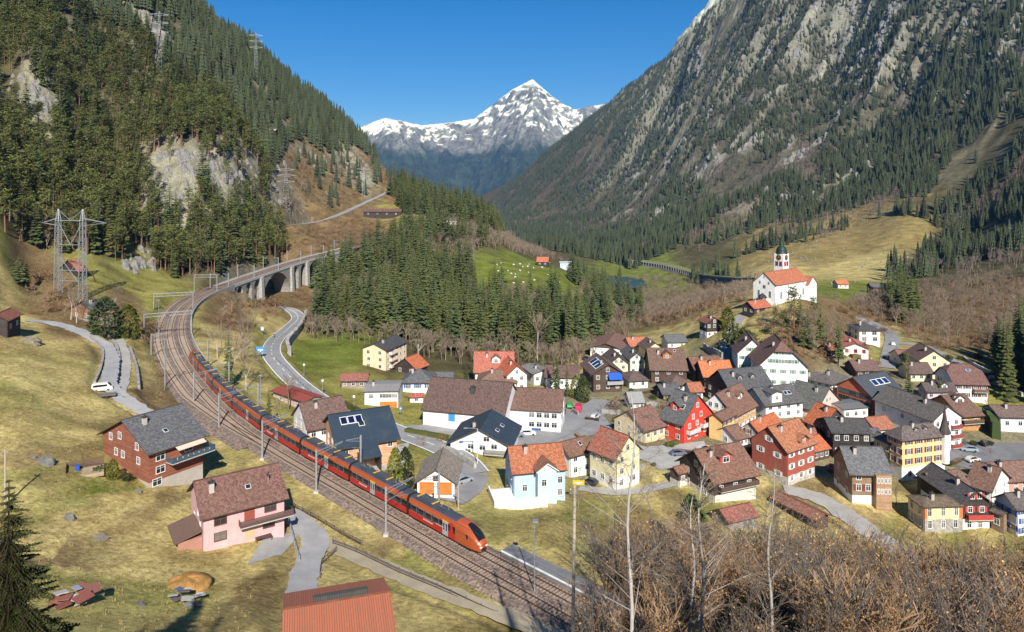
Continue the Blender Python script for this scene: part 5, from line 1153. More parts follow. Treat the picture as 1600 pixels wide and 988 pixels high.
mb = MB()
for a, b in (((-hw, 0, hgt * .55), (hw, 0, hgt * .1)), ((hw, 0, hgt * .55), (-hw, 0, hgt * .1)), ((-hw, 0, hgt * .68), (hw, 0, hgt * .68)), ((-hw, 0, hgt * .34), (hw, 0, hgt * .34)), ((-hw, 0, hgt * .98), (0, 0, hgt * .68)), ((hw, 0, hgt * .98), (0, 0, hgt * .68)), ((-hw, 0, hgt * .2), (hw, 0, hgt * .2))): mb.bar(a, b, .14)
mb.build('bracing', LAT, py); mb = MB()
for sg in (-1, 1): mb.bar((sg * hw, 0, hgt + 17 * sc), (0, 0, hgt), .1)
for y in (-.6, .6): mb.bar((-hw * 2.3, y * .3, hgt - 4 * sc), (-hw, y, hgt + 1), .12); mb.bar((hw * 2.9, y * .3, hgt - 3 * sc), (hw, y, hgt + 1), .12); mb.bar((-hw, y, hgt), (hw, y, hgt), .12); mb.bar((-hw, y, hgt - 2), (-hw * 2.3, y * .3, hgt - 4 * sc), .09); mb.bar((hw, y, hgt - 2), (hw * 2.9, y * .3, hgt - 3 * sc), .09)
mb.build('crossarm', LAT, py)
def pylon(px, py_, top, label, d=None, w=5):
    p = ground(px, py_) if d is None else at(px, py_, d); H_ = (py_ - top) / F * p.y; t = thing('power_pylon', label, 'pylon', p, R(15), 'lattice pylons on the left mountain')
    mb = MB(); lattice(mb, (0, 0, -2), (0, 0, H_), w, .8, 12, .09); mb.build('mast', LAT, t); mb = MB()
    for k in (.68, .82, .95):
        for sg in (-1, 1): mb.bar((0, 0, H_ * k + 1), (sg * 7, 0, H_ * k), .12); mb.bar((0, 0, H_ * k - 1), (sg * 7, 0, H_ * k), .1)
    mb.build('crossarm', LAT, t); return p, H_
pylon(249, 118, 18, 'tall lattice pylon in the forest high on the left mountain')
pylon(400, 122, 52, 'lattice pylon on the skyline of the left mountain, upper one'); pylon(531, 192, 143, 'lattice pylon on the skyline of the left mountain, lower one')
pylon(447, 330, 262, 'lattice pylon on the rust-brown slope above the viaduct', w=7); pylon(568, 305, 262, 'slim lattice pylon beside the hill road', w=3)
for k, (a, b) in enumerate((((247, -30, 150), (187, 320, 330)), ((262, -30, 150), (203, 320, 330)), ((-5, 205, 150), (40, 300, 280)))):
    A_, B_ = at(*a), at(*b); pts_ = [A_.lerp(B_, t) - Vector((0, 0, 10 * t * (1 - t) * 4 * .6)) for t in np.linspace(0, 1, 16)]
    mb = MB(); mb.tube(pts_, .09, 4); tag(mb.build('power_cable', M('metal', (.03, .03, .03), .7)), ['left one of the two dark cables crossing the left forest', 'right one of the two dark cables crossing the left forest', 'short dark cable crossing the trees at the left edge'][k], 'cable')
def pole(px, base, top, label, d, r=.17, mat=M('plaster', (.42, .36, .29)), name='utility_pole', lamp=None, lean=0):
    a = at(px, base, d); b = at(px + lean, top, d); a.z = min(a.z, gz(a.x, a.y)) - .3
    t = thing(name, label, 'pole' if not lamp else 'lamp', a); mb = MB(); mb.bar((0, 0, 0), b - a, r, r * .75, 8); mb.build('post', mat, t)
    if lamp == 'box': q = MB(); c = b - a; q.box(c.x - .25, c.y - .5, c.z, c.x + .55, c.y + .3, c.z + .22); q.build('lamp_head', STEEL, t)
    elif lamp == 'globe': q = MB(); c = b - a; q.lathe([(.05, c.z - .1), (.35, c.z + .1), (.42, c.z + .4), (.3, c.z + .7), (.02, c.z + .8)], 10, 0, (c.x, c.y)); q.build('lamp_head', M('paint', (.8, .76, .6), .4), t, True)
    elif lamp == 'arm': q = MB(); c = b - a; q.bar(c, c + Vector((-2.4, -.4, .3)), .06); q.box(c.x - 3.2, c.y - .6, c.z + .2, c.x - 2.3, c.y - .2, c.z + .38); q.build('lamp_head', STEEL, t)
    else: q = MB(); c = b - a; q.box(c.x - .5, c.y - .07, c.z - .9, c.x + .5, c.y + .07, c.z - .75); q.lathe([(.08, c.z - .7), (.13, c.z - .5), (.05, c.z - .35)], 6, 0, (c.x - .4, c.y)); q.build('insulator', M('paint', (.25, .2, .16), .4), t)
    return t
pole(893, 1150, 757, 'tall weathered wooden pole in front of the railway at bottom centre', 66, .2, lean=5)
pole(8, 830, 703, 'wooden utility pole on the meadow at the left edge', 112, .16)
pole(716, 805, 758, 'short wooden pole beside the orange garage', 138, .15)
for x, b_, t_, l in ((835, 930, 815, 'station lamp post between the tracks and the platform at bottom centre'), (248, 540, 470, 'lamp post left of the railway curve'), (257, 610, 530, 'lamp post between the meadow lane and the curve'), (358, 612, 549, 'lamp post on the dry slope right of the train'), (407, 655, 587, 'lamp post behind the train near the red roof workshop')):
    g_ = ground(x, b_); pole(x, b_, t_, l, g_.y, .09, STEEL, 'lamp_post', 'box')
for x, b_, t_, l in ((475, 590, 572, 'warning sign post on the green meadow edge'), (504, 620, 597, 'globe street lamp on the main road, farther one'), (553, 645, 622, 'globe street lamp on the main road, nearer one')):
    g_ = ground(x, b_); pole(x, b_, t_, l, g_.y, .07, STEEL, 'street_lamp', 'globe')
g_ = ground(746, 726); pole(746, 726, 670, 'curved-arm street lamp in front of the pale grey-blue house', g_.y, .12, M('paint', (.55, .55, .40), .6), 'street_lamp', 'arm')
for x, b_, t_, l in ((640, 700, 615, 'thin pole'),): pass
def fence(px, label, gap=2.6, rails=2, hgt=1.1, mat=M('wood', (.17, .12, .085))):
    L_ = spline([ground(x, y) for x, y in px], gap); t = thing('post_fence', label, 'fence', L_[0]); o0 = Vector(L_[0]); P3 = [Vector((q[0], q[1], gz(q[0], q[1]))) for q in L_]
    for q in P3: mb = MB(); mb.box(-.09, -.09, -.4, .09, .09, hgt); o = mb.build('post', mat, t); o.location = q - o0
    for k in range(rails):
        for a, b in zip(P3, P3[1:]):
            mb = MB(); z_ = hgt * (.45 + .42 * k); mb.bar(a - o0 + Vector((0, -.1, z_)), b - o0 + Vector((0, -.1, z_)), .06); mb.build('rail', mat, t)
fence([(366, 862), (400, 868), (520, 852), (560, 868), (640, 905), (730, 945), (830, 985)][2:], 'wooden post fence between the gravel lane and the near railway track')
fence([(372, 830), (430, 805), (460, 795), (520, 830), (575, 860)][2:], 'wooden post fence along the lane beside the pink house yard')
fence([(500, 905), (505, 880), (528, 862)], 'short dark fence at the lane fork behind the sheet-roof barn')
fence([(430, 562), (455, 585), (490, 618)], 'light roadside fence along the green meadow', 3, 2, 1.0, STEEL)
fence([(450, 815), (458, 845), (468, 880)], 'grey railing beside the pink house yard', 2, 3, 1.1, STEEL)
fence([(1240, 790), (1290, 812), (1345, 850), (1400, 880)], 'dark fence along the lower village lane', 2.4, 2, 1.0)
# stone walls and hedges along lanes
def lowwall(px, label, w, hgt, mat, name='stone_wall', cat='wall'):
    L_ = spline([ground(x, y) for x, y in px], 1.2); mb = MB(); prev = None
    for i in range(len(L_)):
        j = min(i + 1, len(L_) - 1); k = max(i - 1, 0); t = Vector(L_[j] - L_[k]); t.z = 0; t.normalize(); n_ = Vector((-t.y, t.x, 0)); c = Vector(L_[i]); c.z = gz(c.x, c.y); hh = hgt * rnd.uniform(.85, 1.12)
        cur = [c - n_ * w + Vector((0, 0, -.5)), c - n_ * w * rnd.uniform(.75, 1) + Vector((0, 0, hh)), c + n_ * w * rnd.uniform(.75, 1) + Vector((0, 0, hh)), c + n_ * w + Vector((0, 0, -.5))]
        if prev:
            for q in range(3): mb.quad_uv(prev[q], prev[q + 1], cur[q + 1], cur[q])
        else: mb.face(cur)
        prev = cur
    mb.face(prev); return tag(mb.build(name, mat), label, cat, kind='thing')
STN = M('stone', (.30, .28, .26)); HDG = M('leaf', (.075, .085, .022)); HDG2 = M('leaf', (.045, .065, .02))
lowwall([(148, 600), (158, 575), (160, 548), (140, 528)], 'dry stone wall along the left side of the meadow lane', .35, .8, STN)
lowwall([(181, 598), (186, 565), (180, 540), (165, 520)], 'rubble wall between the meadow lane and the farm track', .5, .9, STN)
lowwall([(217, 608), (213, 575), (203, 545)], 'dark stone wall right of the farm track', .4, .9, STN)
lowwall([(478, 495), (470, 515), (450, 540), (452, 556)], 'tall stone retaining wall at the outer bend of the main road', .8, 3.2, STN)
lowwall([(690, 705), (715, 716), (745, 735)], 'grey stone wall beside the pale grey-blue house', .4, 1.6, M('stone', (.40, .38, .35)))
lowwall([(1500, 560), (1540, 583), (1600, 622)], 'long pale road wall rising above the right-hand houses', .3, 1.4, CONC)
lowwall([(1100, 545), (1115, 553), (1130, 562)], 'dark garden wall below the hillside chalet', .4, 2.2, STN)
lowwall([(634, 677), (700, 690)], 'clipped yellow-green hedge beside the long hall', .6, 1.4, HDG, 'hedge', 'hedge')
lowwall([(520, 628), (545, 640), (572, 655)], 'clipped hedge along the main road below the bungalow', .7, 1.6, HDG, 'hedge', 'hedge')
lowwall([(1541, 660), (1550, 672), (1558, 690)], 'tall dark hedge beside the car park', 1.1, 4.5, HDG2, 'hedge', 'hedge')
lowwall([(1330, 560), (1360, 562)], 'clipped brown hedge below the salmon-red roof', .8, 1.6, M('leaf', (.10, .08, .03)), 'hedge', 'hedge')
# ---------------------------------------------------------------- cars
def car(px, py_, yaw, col, label, van=False, kind='car'):
    p = ground(px, py_); t = thing('parked_car' if not van else 'parked_van', label, kind, p + Vector((0, 0, .1)), R(yaw)); L_, w_ = (4.3, .88) if not van else (4.8, .95); pm = M('paint', col, .3)
    mb = MB()
    if van: sec = [(-2.4, .45, 1.2), (-2.35, .4, 1.9), (-2.2, .35, 2.1), (1.2, .35, 2.1), (1.9, .35, 1.25), (2.3, .35, 1.1), (2.4, .45, .7)]
    else: sec = [(-2.15, .45, .8), (-2.05, .35, 1.0), (-1.75, .3, 1.05), (.8, .3, .98), (1.9, .3, .86), (2.15, .45, .65)]
    def ring(x, zb, zt_, w): return [(x, -w, zb), (x, -w, zt_ * .9), (x, -w * .86, zt_), (x, w * .86, zt_), (x, w, zt_ * .9), (x, w, zb)]
    rg = [ring(x, zb, zt_, w_ * (1 if abs(x) < 2 else .92)) for x, zb, zt_ in sec]
    loft(mb, rg, lambda k: 0); mb.face(rg[0]); mb.face(rg[-1]); mb.build('body', pm, t)
    if not van:
        mb = MB(); g = [[(x, -w, zb), (x, -w * .8, zt_), (x, w * .8, zt_), (x, w, zb)] for x, zb, zt_, w in ((-1.75, 1.0, 1.05, .8), (-1.3, 1.0, 1.42, .78), (.1, 1.0, 1.46, .78), (.95, .95, 1.0, .8))]
        loft(mb, g, lambda k: 0 if k != 1 else 1); mb.build('cabin', [BLK, pm], t)
    else:
        mb = MB(); mb.box(-2.0, -w_ - .01, 1.3, 1.15, w_ + .01, 1.85); mb.hexa([(1.3, -.8, 2.0), (1.98, -.8, 1.3), (1.3, .8, 2.0), (1.98, .8, 1.3), (1.34, -.8, 2.04), (2.02, -.8, 1.34), (1.34, .8, 2.04), (2.02, .8, 1.34)]); mb.build('windows', BLK, t)
    for x in (-1.3, 1.35):
        for sg in (-1, 1):
            mb = MB(); mb.bar((x, sg * (w_ - .2), .32), (x, sg * (w_ + .02), .32), .33, n=10); mb.build('wheel', M('paint', (.02, .02, .02), .8), t)
for a in ((920, 758, 150, (.03, .033, .04), 'dark grey car parked below the yellow house behind the birch'), (1514, 706, 165, (.30, .36, .40), 'grey-blue car on the car park right of the yellow hotel'), (1541, 697, 20, (.015, .017, .022), 'black car on the car park right of the yellow hotel'),
          (890, 637, 85, (.04, .28, .07), 'green car beside the white office building'), (806, 683, 10, (.20, .22, .26), 'dark blue-grey car behind the light blue house, left one'), (825, 681, 5, (.62, .64, .66), 'silver car behind the light blue house, right one'),
          (918, 563, 15, (.03, .04, .07), 'dark car in front of the fire hall at the north end'), (933, 558, 10, (.72, .72, .72), 'white car in front of the fire hall at the north end'), (713, 598, 80, (.1, .14, .35), 'blue car beside the grey-roofed outbuilding'), (1419, 628, 30, (.02, .03, .08), 'dark blue car next to the lilac-grey house'), (598, 606, 5, (.75, .75, .75), 'white car behind the white bungalow')): car(*a)
car(904, 643, 80, (.55, .04, .10), 'bright red van beside the white office building', True, 'van'); car(160, 612, 25, (.75, .74, .70), 'white van parked on the meadow lane', True, 'van')
t = thing('flatbed_trailer', 'small flat trailer behind the white van on the meadow lane', 'trailer', ground(168, 622) + Vector((0, 0, .1)), R(20)); mb = MB(); mb.box(-2, -.9, .5, 2, .9, .7); mb.box(2, -.06, .5, 3, .06, .6); mb.box(-2, -.9, .7, 2, -.84, 1.0); mb.box(-2, .84, .7, 2, .9, 1.0); mb.build('bed', M('metal', (.2, .19, .18), .6), t)
for sg in (-1, 1): mb = MB(); mb.bar((0, sg * .95, .3), (0, sg * 1.12, .3), .3, n=10); mb.build('wheel', M('paint', (.02, .02, .02), .8), t)
# signs
def sign(px, py_, col, label, hgt=2.4, w=.8, h=.8, rhomb=False):
    p = ground(px, py_); t = thing('road_sign', label, 'sign', p); mb = MB(); mb.bar((0, 0, -.3), (0, 0, hgt), .05); mb.build('post', STEEL, t); mb = MB()
    mb.box(-w/2, -.1, hgt - h, w/2, -.06, hgt); mb.build('plate', M('paint', col, .5), t)
    mb = MB(); mb.box(-w*.3, -.12, hgt - h*.62, w*.3, -.095, hgt - h*.42); mb.box(-w*.08, -.12, hgt - h*.85, w*.08, -.095, hgt - h*.62); mb.build('symbol', WHITE, t)
sign(407, 560, (.05, .28, .62), 'large blue direction sign beside the main road', 4.2, 3.0, 2.2); sign(410, 522, (.35, .55, .62), 'small pale blue sign on the inside of the road bend', 3.0, 1.3, 1.6); sign(626, 652, (.05, .25, .6), 'small blue sign at the road junction above the dark blue roof', 3.0, .9, .9)
sign(904, 792, (.70, .45, .02), 'yellow hiking signpost on a wooden pole below the yellow house', 5.5, 2.4, 1.0)

# motorcyclist on the main road
i_ = int(np.argmin(np.linalg.norm(LINES['main_road'][:, :2] - np.array(ground(436, 528).xy), axis=1))); q_ = LINES['main_road'][i_]; tq = LINES['main_road'][i_ + 1] - q_; ya = math.atan2(tq[1], tq[0]); qv = Vector(q_) + Vector((-math.sin(ya), math.cos(ya), 0)) * -1.6
mc = thing('motorcycle', 'dark motorcycle riding down the main road bend', 'motorcycle', qv, ya); mb = MB(); mb.box(-.5, -.12, .45, .55, .12, .8); mb.box(-.7, -.14, .78, .1, .14, .9); mb.build('body', M('paint', (.03, .03, .04), .3), mc)
for x in (-.7, .72): mb = MB(); mb.bar((x, -.07, .32), (x, .07, .32), .32, n=12); mb.build('wheel', M('paint', (.02, .02, .02), .8), mc)
mb = MB(); mb.bar((.72, 0, .32), (.5, 0, 1.05), .04); mb.bar((.48, -.38, 1.05), (.48, .38, 1.05), .03); mb.build('fork', STEEL, mc)
V_ = [((-.25, 0, .95), .17), ((-.15, 0, 1.25), .17), ((-.05, 0, 1.48), .16), ((.0, 0, 1.6), .07), ((.04, 0, 1.72), .13), ((.06, 0, 1.82), .12), ((-.02, .22, 1.45), .08), ((.2, .32, 1.2), .06), ((.46, .32, 1.1), .045), ((-.02, -.22, 1.45), .08), ((.2, -.32, 1.2), .06), ((.46, -.32, 1.1), .045), ((.2, .2, .9), .1), ((.05, .22, .45), .07), ((.18, .22, .38), .05), ((.2, -.2, .9), .1), ((.05, -.22, .45), .07), ((.18, -.22, .38), .05)]
me = bpy.data.meshes.new('person'); me.from_pydata([v for v, _ in V_], [(0, 1), (1, 2), (2, 3), (3, 4), (4, 5), (2, 6), (6, 7), (7, 8), (2, 9), (9, 10), (10, 11), (0, 12), (12, 13), (13, 14), (0, 15), (15, 16), (16, 17)], [])
pe = link('person', me); sk = pe.modifiers.new('skin', 'SKIN'); sub = pe.modifiers.new('sub', 'SUBSURF'); sub.levels = sub.render_levels = 1
for k, (_, r_) in enumerate(V_): me.skin_vertices[0].data[k].radius = (r_, r_)
me.skin_vertices[0].data[0].use_root = True; me.materials.append(M('paint', (.05, .05, .06), .6)); pe.location = qv; pe.rotation_euler = (0, 0, ya); tag(pe, 'rider in dark clothes and pale helmet seated on the motorcycle', 'person')
mb = MB(); mb.lathe([(.02, 1.95), (.1, 1.93), (.16, 1.83), (.17, 1.74), (.13, 1.66)], 12, 0, (.05, 0)); mb.build('helmet', M('paint', (.75, .75, .75), .3), pe, True)
# ---------------------------------------------------------------- vegetation
NEED = M('leaf', (.068, .082, .026), .9); NEEDP = M('leaf', (.098, .116, .036), .9); NEEDF = M('leaf', (.050, .064, .034), .9); BARK = M('bark', (.11, .075, .05), .95); PBARK = M('bark', (.24, .13, .075), .95)
TWIG = M('bark', (.27, .205, .145), .95); TWIGP = M('bark', (.26, .195, .165), .95); BIRCH = M('bark', (.50, .46, .41), .85); LEAFB = M('leaf', (.36, .19, .075), .9); LEAFY = M('leaf', (.44, .29, .11), .9); SHRUB = M('bark', (.33, .215, .125), .95)
def conifer(seed, H_=20.0, Rr=3.2, lv=20, nb=8, droop=.35, bare=.06):
    """spruce: whorls of drooping needle-clad boughs; returns crown and trunk builders"""
    r = random.Random(seed); c = MB(); t = MB(); t.bar((0, 0, -1.0), (0, 0, H_ * .97), .32, .03, 6)
    for k in range(lv):
        f_ = k / (lv - 1); z = H_ * (bare + (1 - bare) * f_ ** .92); L_ = Rr * (1 - f_) ** .82 * r.uniform(.8, 1.15) + .18
        n_ = max(4, int(nb * (1 - f_ * .45)))
        for i in range(n_):
            a = 2 * math.pi * (i + r.random() * .8) / n_ + k * 1.7; l = L_ * r.uniform(.65, 1.15); dz = -droop * l * r.uniform(.5, 1.4) + .12 * l
            d = Vector((math.cos(a), math.sin(a), 0)); s = Vector((-d.y, d.x, 0)); o = Vector((0, 0, z)); tip = o + d * l + Vector((0, 0, dz))
            w = l * r.uniform(.26, .40) + .12; m = o.lerp(tip, .55) + Vector((0, 0, .10 * l)); hang = Vector((0, 0, -.22 * l - .1))
            for sg in (-1, 1):
                e = m + s * sg * w + hang * r.uniform(.5, 1.2)
                c.face((o, e, m)); c.face((m, e, tip)); 
                e2 = o.lerp(tip, .82) + s * sg * w * .6 + hang * .7; c.face((m, e2, tip + d * .15 * r.random()))
    return c, t
def pine(seed, H_=17.0, Rr=3.0):
    r = random.Random(seed); c = MB(); t = MB(); top = Vector((r.uniform(-.6, .6), r.uniform(-.6, .6), H_ * .95)); t.bar((0, 0, -1), top, .3, .07, 6)
    for k in range(46):
        f_ = r.uniform(.34, 1) ** .8; z = H_ * f_; rad = Rr * (1.15 - abs(f_ - .62) * 1.5) * r.uniform(.25, 1); a = r.uniform(0, 6.28); ce = Vector((rad * math.cos(a), rad * math.sin(a), z))
        if k % 3 == 0: t.bar(top * f_ - Vector((0, 0, .6)), ce, .07, .03, 3)
        cl = r.uniform(.7, 1.25)
        for j in range(9):
            p_ = ce + Vector((r.gauss(0, .55), r.gauss(0, .55), r.gauss(0, .28))) * cl; u = Vector((r.gauss(0, 1), r.gauss(0, 1), r.gauss(0, .5))).normalized() * cl * .62; v = Vector((r.gauss(0, 1), r.gauss(0, 1), r.gauss(.4, .5))).normalized() * cl * .5
            c.face((p_ - u, p_ + v, p_ + u)); 
    return c, t
def farcon(seed):
    r = random.Random(seed); c = MB(); H_ = 20.0; t = MB(); t.bar((0, 0, -2), (0, 0, 5), .3, .2, 3)
    for k in range(7):
        f_ = k / 7; z = H_ * (.08 + .9 * f_); R_ = 3.3 * (1 - f_) ** .85 + .3; n_ = 7; ap = Vector((0, 0, z + H_ * .2)); pts_ = []
        for i in range(n_ * 2):
            a = math.pi * i / n_ + k; q = R_ * (r.uniform(.85, 1.2) if i % 2 else r.uniform(.4, .65)); pts_.append(Vector((q * math.cos(a), q * math.sin(a), z - (.6 if i % 2 else -.5) * r.uniform(.5, 1.2))))
        for i in range(n_ * 2): c.face((pts_[i], pts_[(i + 1) % (2 * n_)], ap))
    return c, t
def bare(seed, H_=11.0, depth=4, spread=.55, thick=.16, n0=1, up=.5, mi_leaf=None):
    """leafless broadleaf tree"""
    r = random.Random(seed); c = MB(); t = MB()
    def grow(p, d, l, rad, dep):
        q = p + d * l; (t if dep >= depth - 1 else c).bar(p, q, rad, rad * .62, 3 if dep < depth else 6, cap=False)
        if dep == 0: return
        nk = 3 if dep > 1 else 4
        for i in range(nk):
            nd = (d + Vector((r.gauss(0, spread), r.gauss(0, spread), r.gauss(.12, spread * .5))) + Vector((0, 0, up * .25))).normalized(); st = r.uniform(.45, 1.0)
            grow(p.lerp(q, st), nd, l * r.uniform(.55, .82), max(rad * .55, .034), dep - 1)
    for k in range(n0):
        a = r.uniform(0, 6.28); b = r.uniform(0, .5) if n0 > 1 else .05
        grow(Vector((math.cos(a) * b * 2, math.sin(a) * b * 2, -.6)), Vector((math.cos(a) * b, math.sin(a) * b, 1)).normalized(), H_ * .42, thick, depth)
    return c, t
def shrub(seed, H_=5.0, stems=9, leaves=260):
    """thicket shrub: thin stems with some dead leaves left on"""
    r = random.Random(seed); c = MB(); t = MB()
    for k in range(stems):
        a = r.uniform(0, 6.28); b = r.uniform(.05, .42); d = Vector((math.cos(a) * b, math.sin(a) * b, 1)).normalized(); p = Vector((math.cos(a) * .5 * r.random(), math.sin(a) * .5 * r.random(), -.5)); L_ = H_ * r.uniform(.6, 1.1)
        q = p + d * L_; t.bar(p, q, .034, .014, 3, cap=False)
        for j in range(11):
            s = r.uniform(.25, .97); e = p.lerp(q, s); dd = (d + Vector((r.gauss(0, .5), r.gauss(0, .5), r.gauss(.1, .3)))).normalized(); l = L_ * r.uniform(.14, .34); f = e + dd * l; t.bar(e, f, .016, .009, 3, cap=False)
            for m in range(4):
                g = e.lerp(f, r.uniform(.3, 1)); h_ = g + (dd + Vector((r.gauss(0, .6), r.gauss(0, .6), r.gauss(.1, .4)))).normalized() * l * .5; t.bar(g, h_, .011, .007, 3, cap=False)
                for w in range(int(leaves / stems / 27 * r.uniform(0, 2) + .5)):
                    x = g.lerp(h_, r.random()) ; u = Vector((r.gauss(0, 1), r.gauss(0, 1), r.gauss(0, 1))).normalized() * r.uniform(.05, .10); v = Vector((r.gauss(0, 1), r.gauss(0, 1), r.gauss(0, 1))).normalized() * .06; c.face((x, x + u + v, x + u * 1.7, x + u - v), 0 if r.random() < .6 else 1)
    return c, t
def bushy(seed, Rx=1.6, H_=2.0, n=420, sz=.24):
    """evergreen shrub or clipped conifer: leaf-sized faces through a lumpy volume"""
    r = random.Random(seed); c = MB(); t = MB(); t.bar((0, 0, -.5), (0, 0, H_ * .7), .12, .05, 5); lob = [(r.uniform(-.35, .35), r.uniform(-.35, .35), r.uniform(.3, .75)) for _ in range(7)]
    for k in range(n):
        u, v = r.uniform(0, 6.28), math.acos(r.uniform(-1, 1)); q = r.uniform(.72, 1.05); lb = lob[k % 7]
        p_ = Vector(((math.sin(v) * math.cos(u) * q * .72 + lb[0]) * Rx, (math.sin(v) * math.sin(u) * q * .72 + lb[1]) * Rx, max(.05, (math.cos(v) * q * .34 + lb[2] * .9) * H_)))
        a = Vector((r.gauss(0, 1), r.gauss(0, 1), r.gauss(0, 1))).normalized() * sz; b = Vector((r.gauss(0, 1), r.gauss(0, 1), r.gauss(0, 1))).normalized() * sz; c.face((p_ - a, p_ + b, p_ + a))
    return c, t
def thuja(seed, Rx=.9, H_=5.0, n=700, sz=.2):
    r = random.Random(seed); c = MB(); t = MB(); t.bar((0, 0, -.5), (0, 0, H_ * .6), .1, .05, 5)
    for k in range(n):
        f_ = r.random(); z = H_ * f_; q = Rx * (math.sin(min(1, (1 - f_) * 1.9) * math.pi / 2) ** .8) * (.75 + .25 * min(1, f_ * 6)) * r.uniform(.82, 1.06); u = r.uniform(0, 6.28); p_ = Vector((q * math.cos(u), q * math.sin(u), z))
        a = Vector((r.gauss(0, .6), r.gauss(0, .6), r.gauss(0, 1))).normalized() * sz * 1.3; b = Vector((r.gauss(0, 1), r.gauss(0, 1), r.gauss(0, .6))).normalized() * sz; c.face((p_ - a, p_ + b, p_ + a))
    return c, t
KIND = {}
def variants(key, fn, seeds, leafm, barkm, **kw):
    KIND[key] = []
    for s in seeds:
        c, t = fn(s, **kw); lm = leafm if isinstance(leafm, list) else [leafm]
        cm_ = c.mesh('crown', lm); tm_ = t.mesh('trunk', barkm)
        j = MB(); j.v = c.v + t.v; o = len(c.v); j.f = c.f + [tuple(i + o for i in f) for f in t.f]; j.m = c.m + [len(lm)] * len(t.m); j.uv = c.uv + t.uv
        KIND[key].append((cm_, tm_, j.mesh(key + '_joined', lm + [barkm])))
variants('spruce', conifer, (1, 2, 3), NEED, BARK)
for kw_, sd_ in ((dict(Rr=2.4, lv=24, droop=.5), (4, 5)), (dict(Rr=4.1, lv=17, nb=7, droop=.25, bare=.14), (6, 7)), (dict(H_=15, Rr=3.0, lv=15, bare=.1), (8,)), (dict(H_=24, Rr=3.4, lv=24, bare=.2, nb=7), (9, 10))):
    k_ = KIND['spruce']; variants('spruce', conifer, sd_, M('leaf', ((.075, .086, .028), (.095, .094, .030), (.058, .078, .030))[len(k_) % 3], .9), BARK, **kw_); KIND['spruce'] = k_ + KIND['spruce']; variants('pine', pine, (11, 12, 13, 14), NEEDP, PBARK); variants('farcon', farcon, (21, 22, 23, 24), NEEDF, BARK)
variants('bare', bare, (31, 32, 33, 34, 35), TWIG, TWIG, thick=.2); variants('farbare', bare, (41, 42, 43), TWIGP, TWIGP, depth=3, thick=.2, spread=.45)
variants('multi', bare, (51, 52, 53), SHRUB, SHRUB, H_=6.0, n0=4, depth=3, thick=.05); variants('shrub', shrub, (61, 62, 63, 64, 65), [LEAFB, LEAFY], SHRUB, leaves=420, stems=12); variants('shrubg', shrub, (66, 67, 68, 69), [LEAFB, LEAFY], M('bark', (.19, .165, .14), .95), leaves=110, H_=5.6, stems=10); variants('bushy', bushy, (71, 72, 73), M('leaf', (.06, .075, .022)), BARK); variants('thuja', thuja, (81, 82), M('leaf', (.12, .13, .02)), BARK); variants('thujad', thuja, (83, 84), M('leaf', (.045, .06, .022)), BARK)
variants('brownbush', bushy, (74, 75), M('leaf', (.17, .10, .05)), SHRUB, n=260, sz=.16)
def plant(name, key, p, sc, label, cat='tree', group=None, v=None, rz=None, sxy=None):
    vs = KIND[key]; cm_, tm_, _ = vs[rnd.randrange(len(vs)) if v is None else v % len(vs)]
    t = thing(name, label, cat, p, rnd.uniform(0, 6.28) if rz is None else rz, group); t.scale = (sxy or sc, sxy or sc, sc)
    link('crown', cm_, t); link('trunk', tm_, t); return t
# --- scatter regions, as photo-pixel outlines of where the trunks stand
def inpoly(x, y, poly):
    x = np.asarray(x); y = np.asarray(y); r = np.zeros(x.shape, bool); n_ = len(poly)
    for i in range(n_):
        (x0, y0), (x1, y1) = poly[i], poly[(i + 1) % n_]
        if y0 == y1: continue
        r ^= ((y0 > y) != (y1 > y)) & (x < (x1 - x0) * (y - y0) / (y1 - y0) + x0)
    return r
RUNMAX = np.maximum.accumulate((H1 - CAMZ) / GD, axis=0)
def scatter(poly, dmin, dmax, per, hmargin=22, seed=1, umin=-1.0, umax=1.0):
    """random ground points, one per `per` square metres, whose photo position lies in the outline and which are not hidden by nearer ground"""
    g = np.random.default_rng(seed); px = [q[0] for q in poly]; ua, ub = max(umin, (min(px) - 800) / F), min(umax, (max(px) - 800) / F)
    n_ = int((ub - ua) * (dmax ** 2 - dmin ** 2) / 2 / per); d = np.sqrt(g.uniform(dmin ** 2, dmax ** 2, n_)); u = g.uniform(ua, ub, n_); x = u * d; z = bil(H1, x, d)
    X_, Y_ = 800 + u * F, HY - (z - CAMZ) / d * F; ok = inpoly(X_, Y_, poly)
    rm_ = bil(RUNMAX * 1.0, x, d); ok &= (z + hmargin - CAMZ) / d > rm_ - .002
    return np.stack([x, d, z], 1)[ok]
def avoid(P_, polys):
    X_, Y_ = 800 + P_[:, 0] / P_[:, 1] * F, HY - (P_[:, 2] - CAMZ) / P_[:, 1] * F; k = np.ones(len(P_), bool)
    for q in polys: k &= ~inpoly(X_, Y_, q)
    return P_[k]
HC = []
for h in HOUSES.values():
    c_ = h.o.location + Matrix.Rotation(h.o.rotation_euler.z, 3, 'Z') @ Vector((h.W / 2, h.D / 2, 0)); HC.append((c_.x, c_.y, math.hypot(h.W, h.D) / 2 + .4, h))
def free(x, y, m=.8):
    for cx_, cy_, rr_, h in HC:
        if (x - cx_) ** 2 + (y - cy_) ** 2 < (rr_ + m) ** 2:
            q_ = Matrix.Rotation(-h.o.rotation_euler.z, 3, 'Z') @ (Vector((x, y, 0)) - Vector((h.o.location.x, h.o.location.y, 0)))
            if -m < q_.x < h.W + m and -m < q_.y < h.D + m: return False
    return True
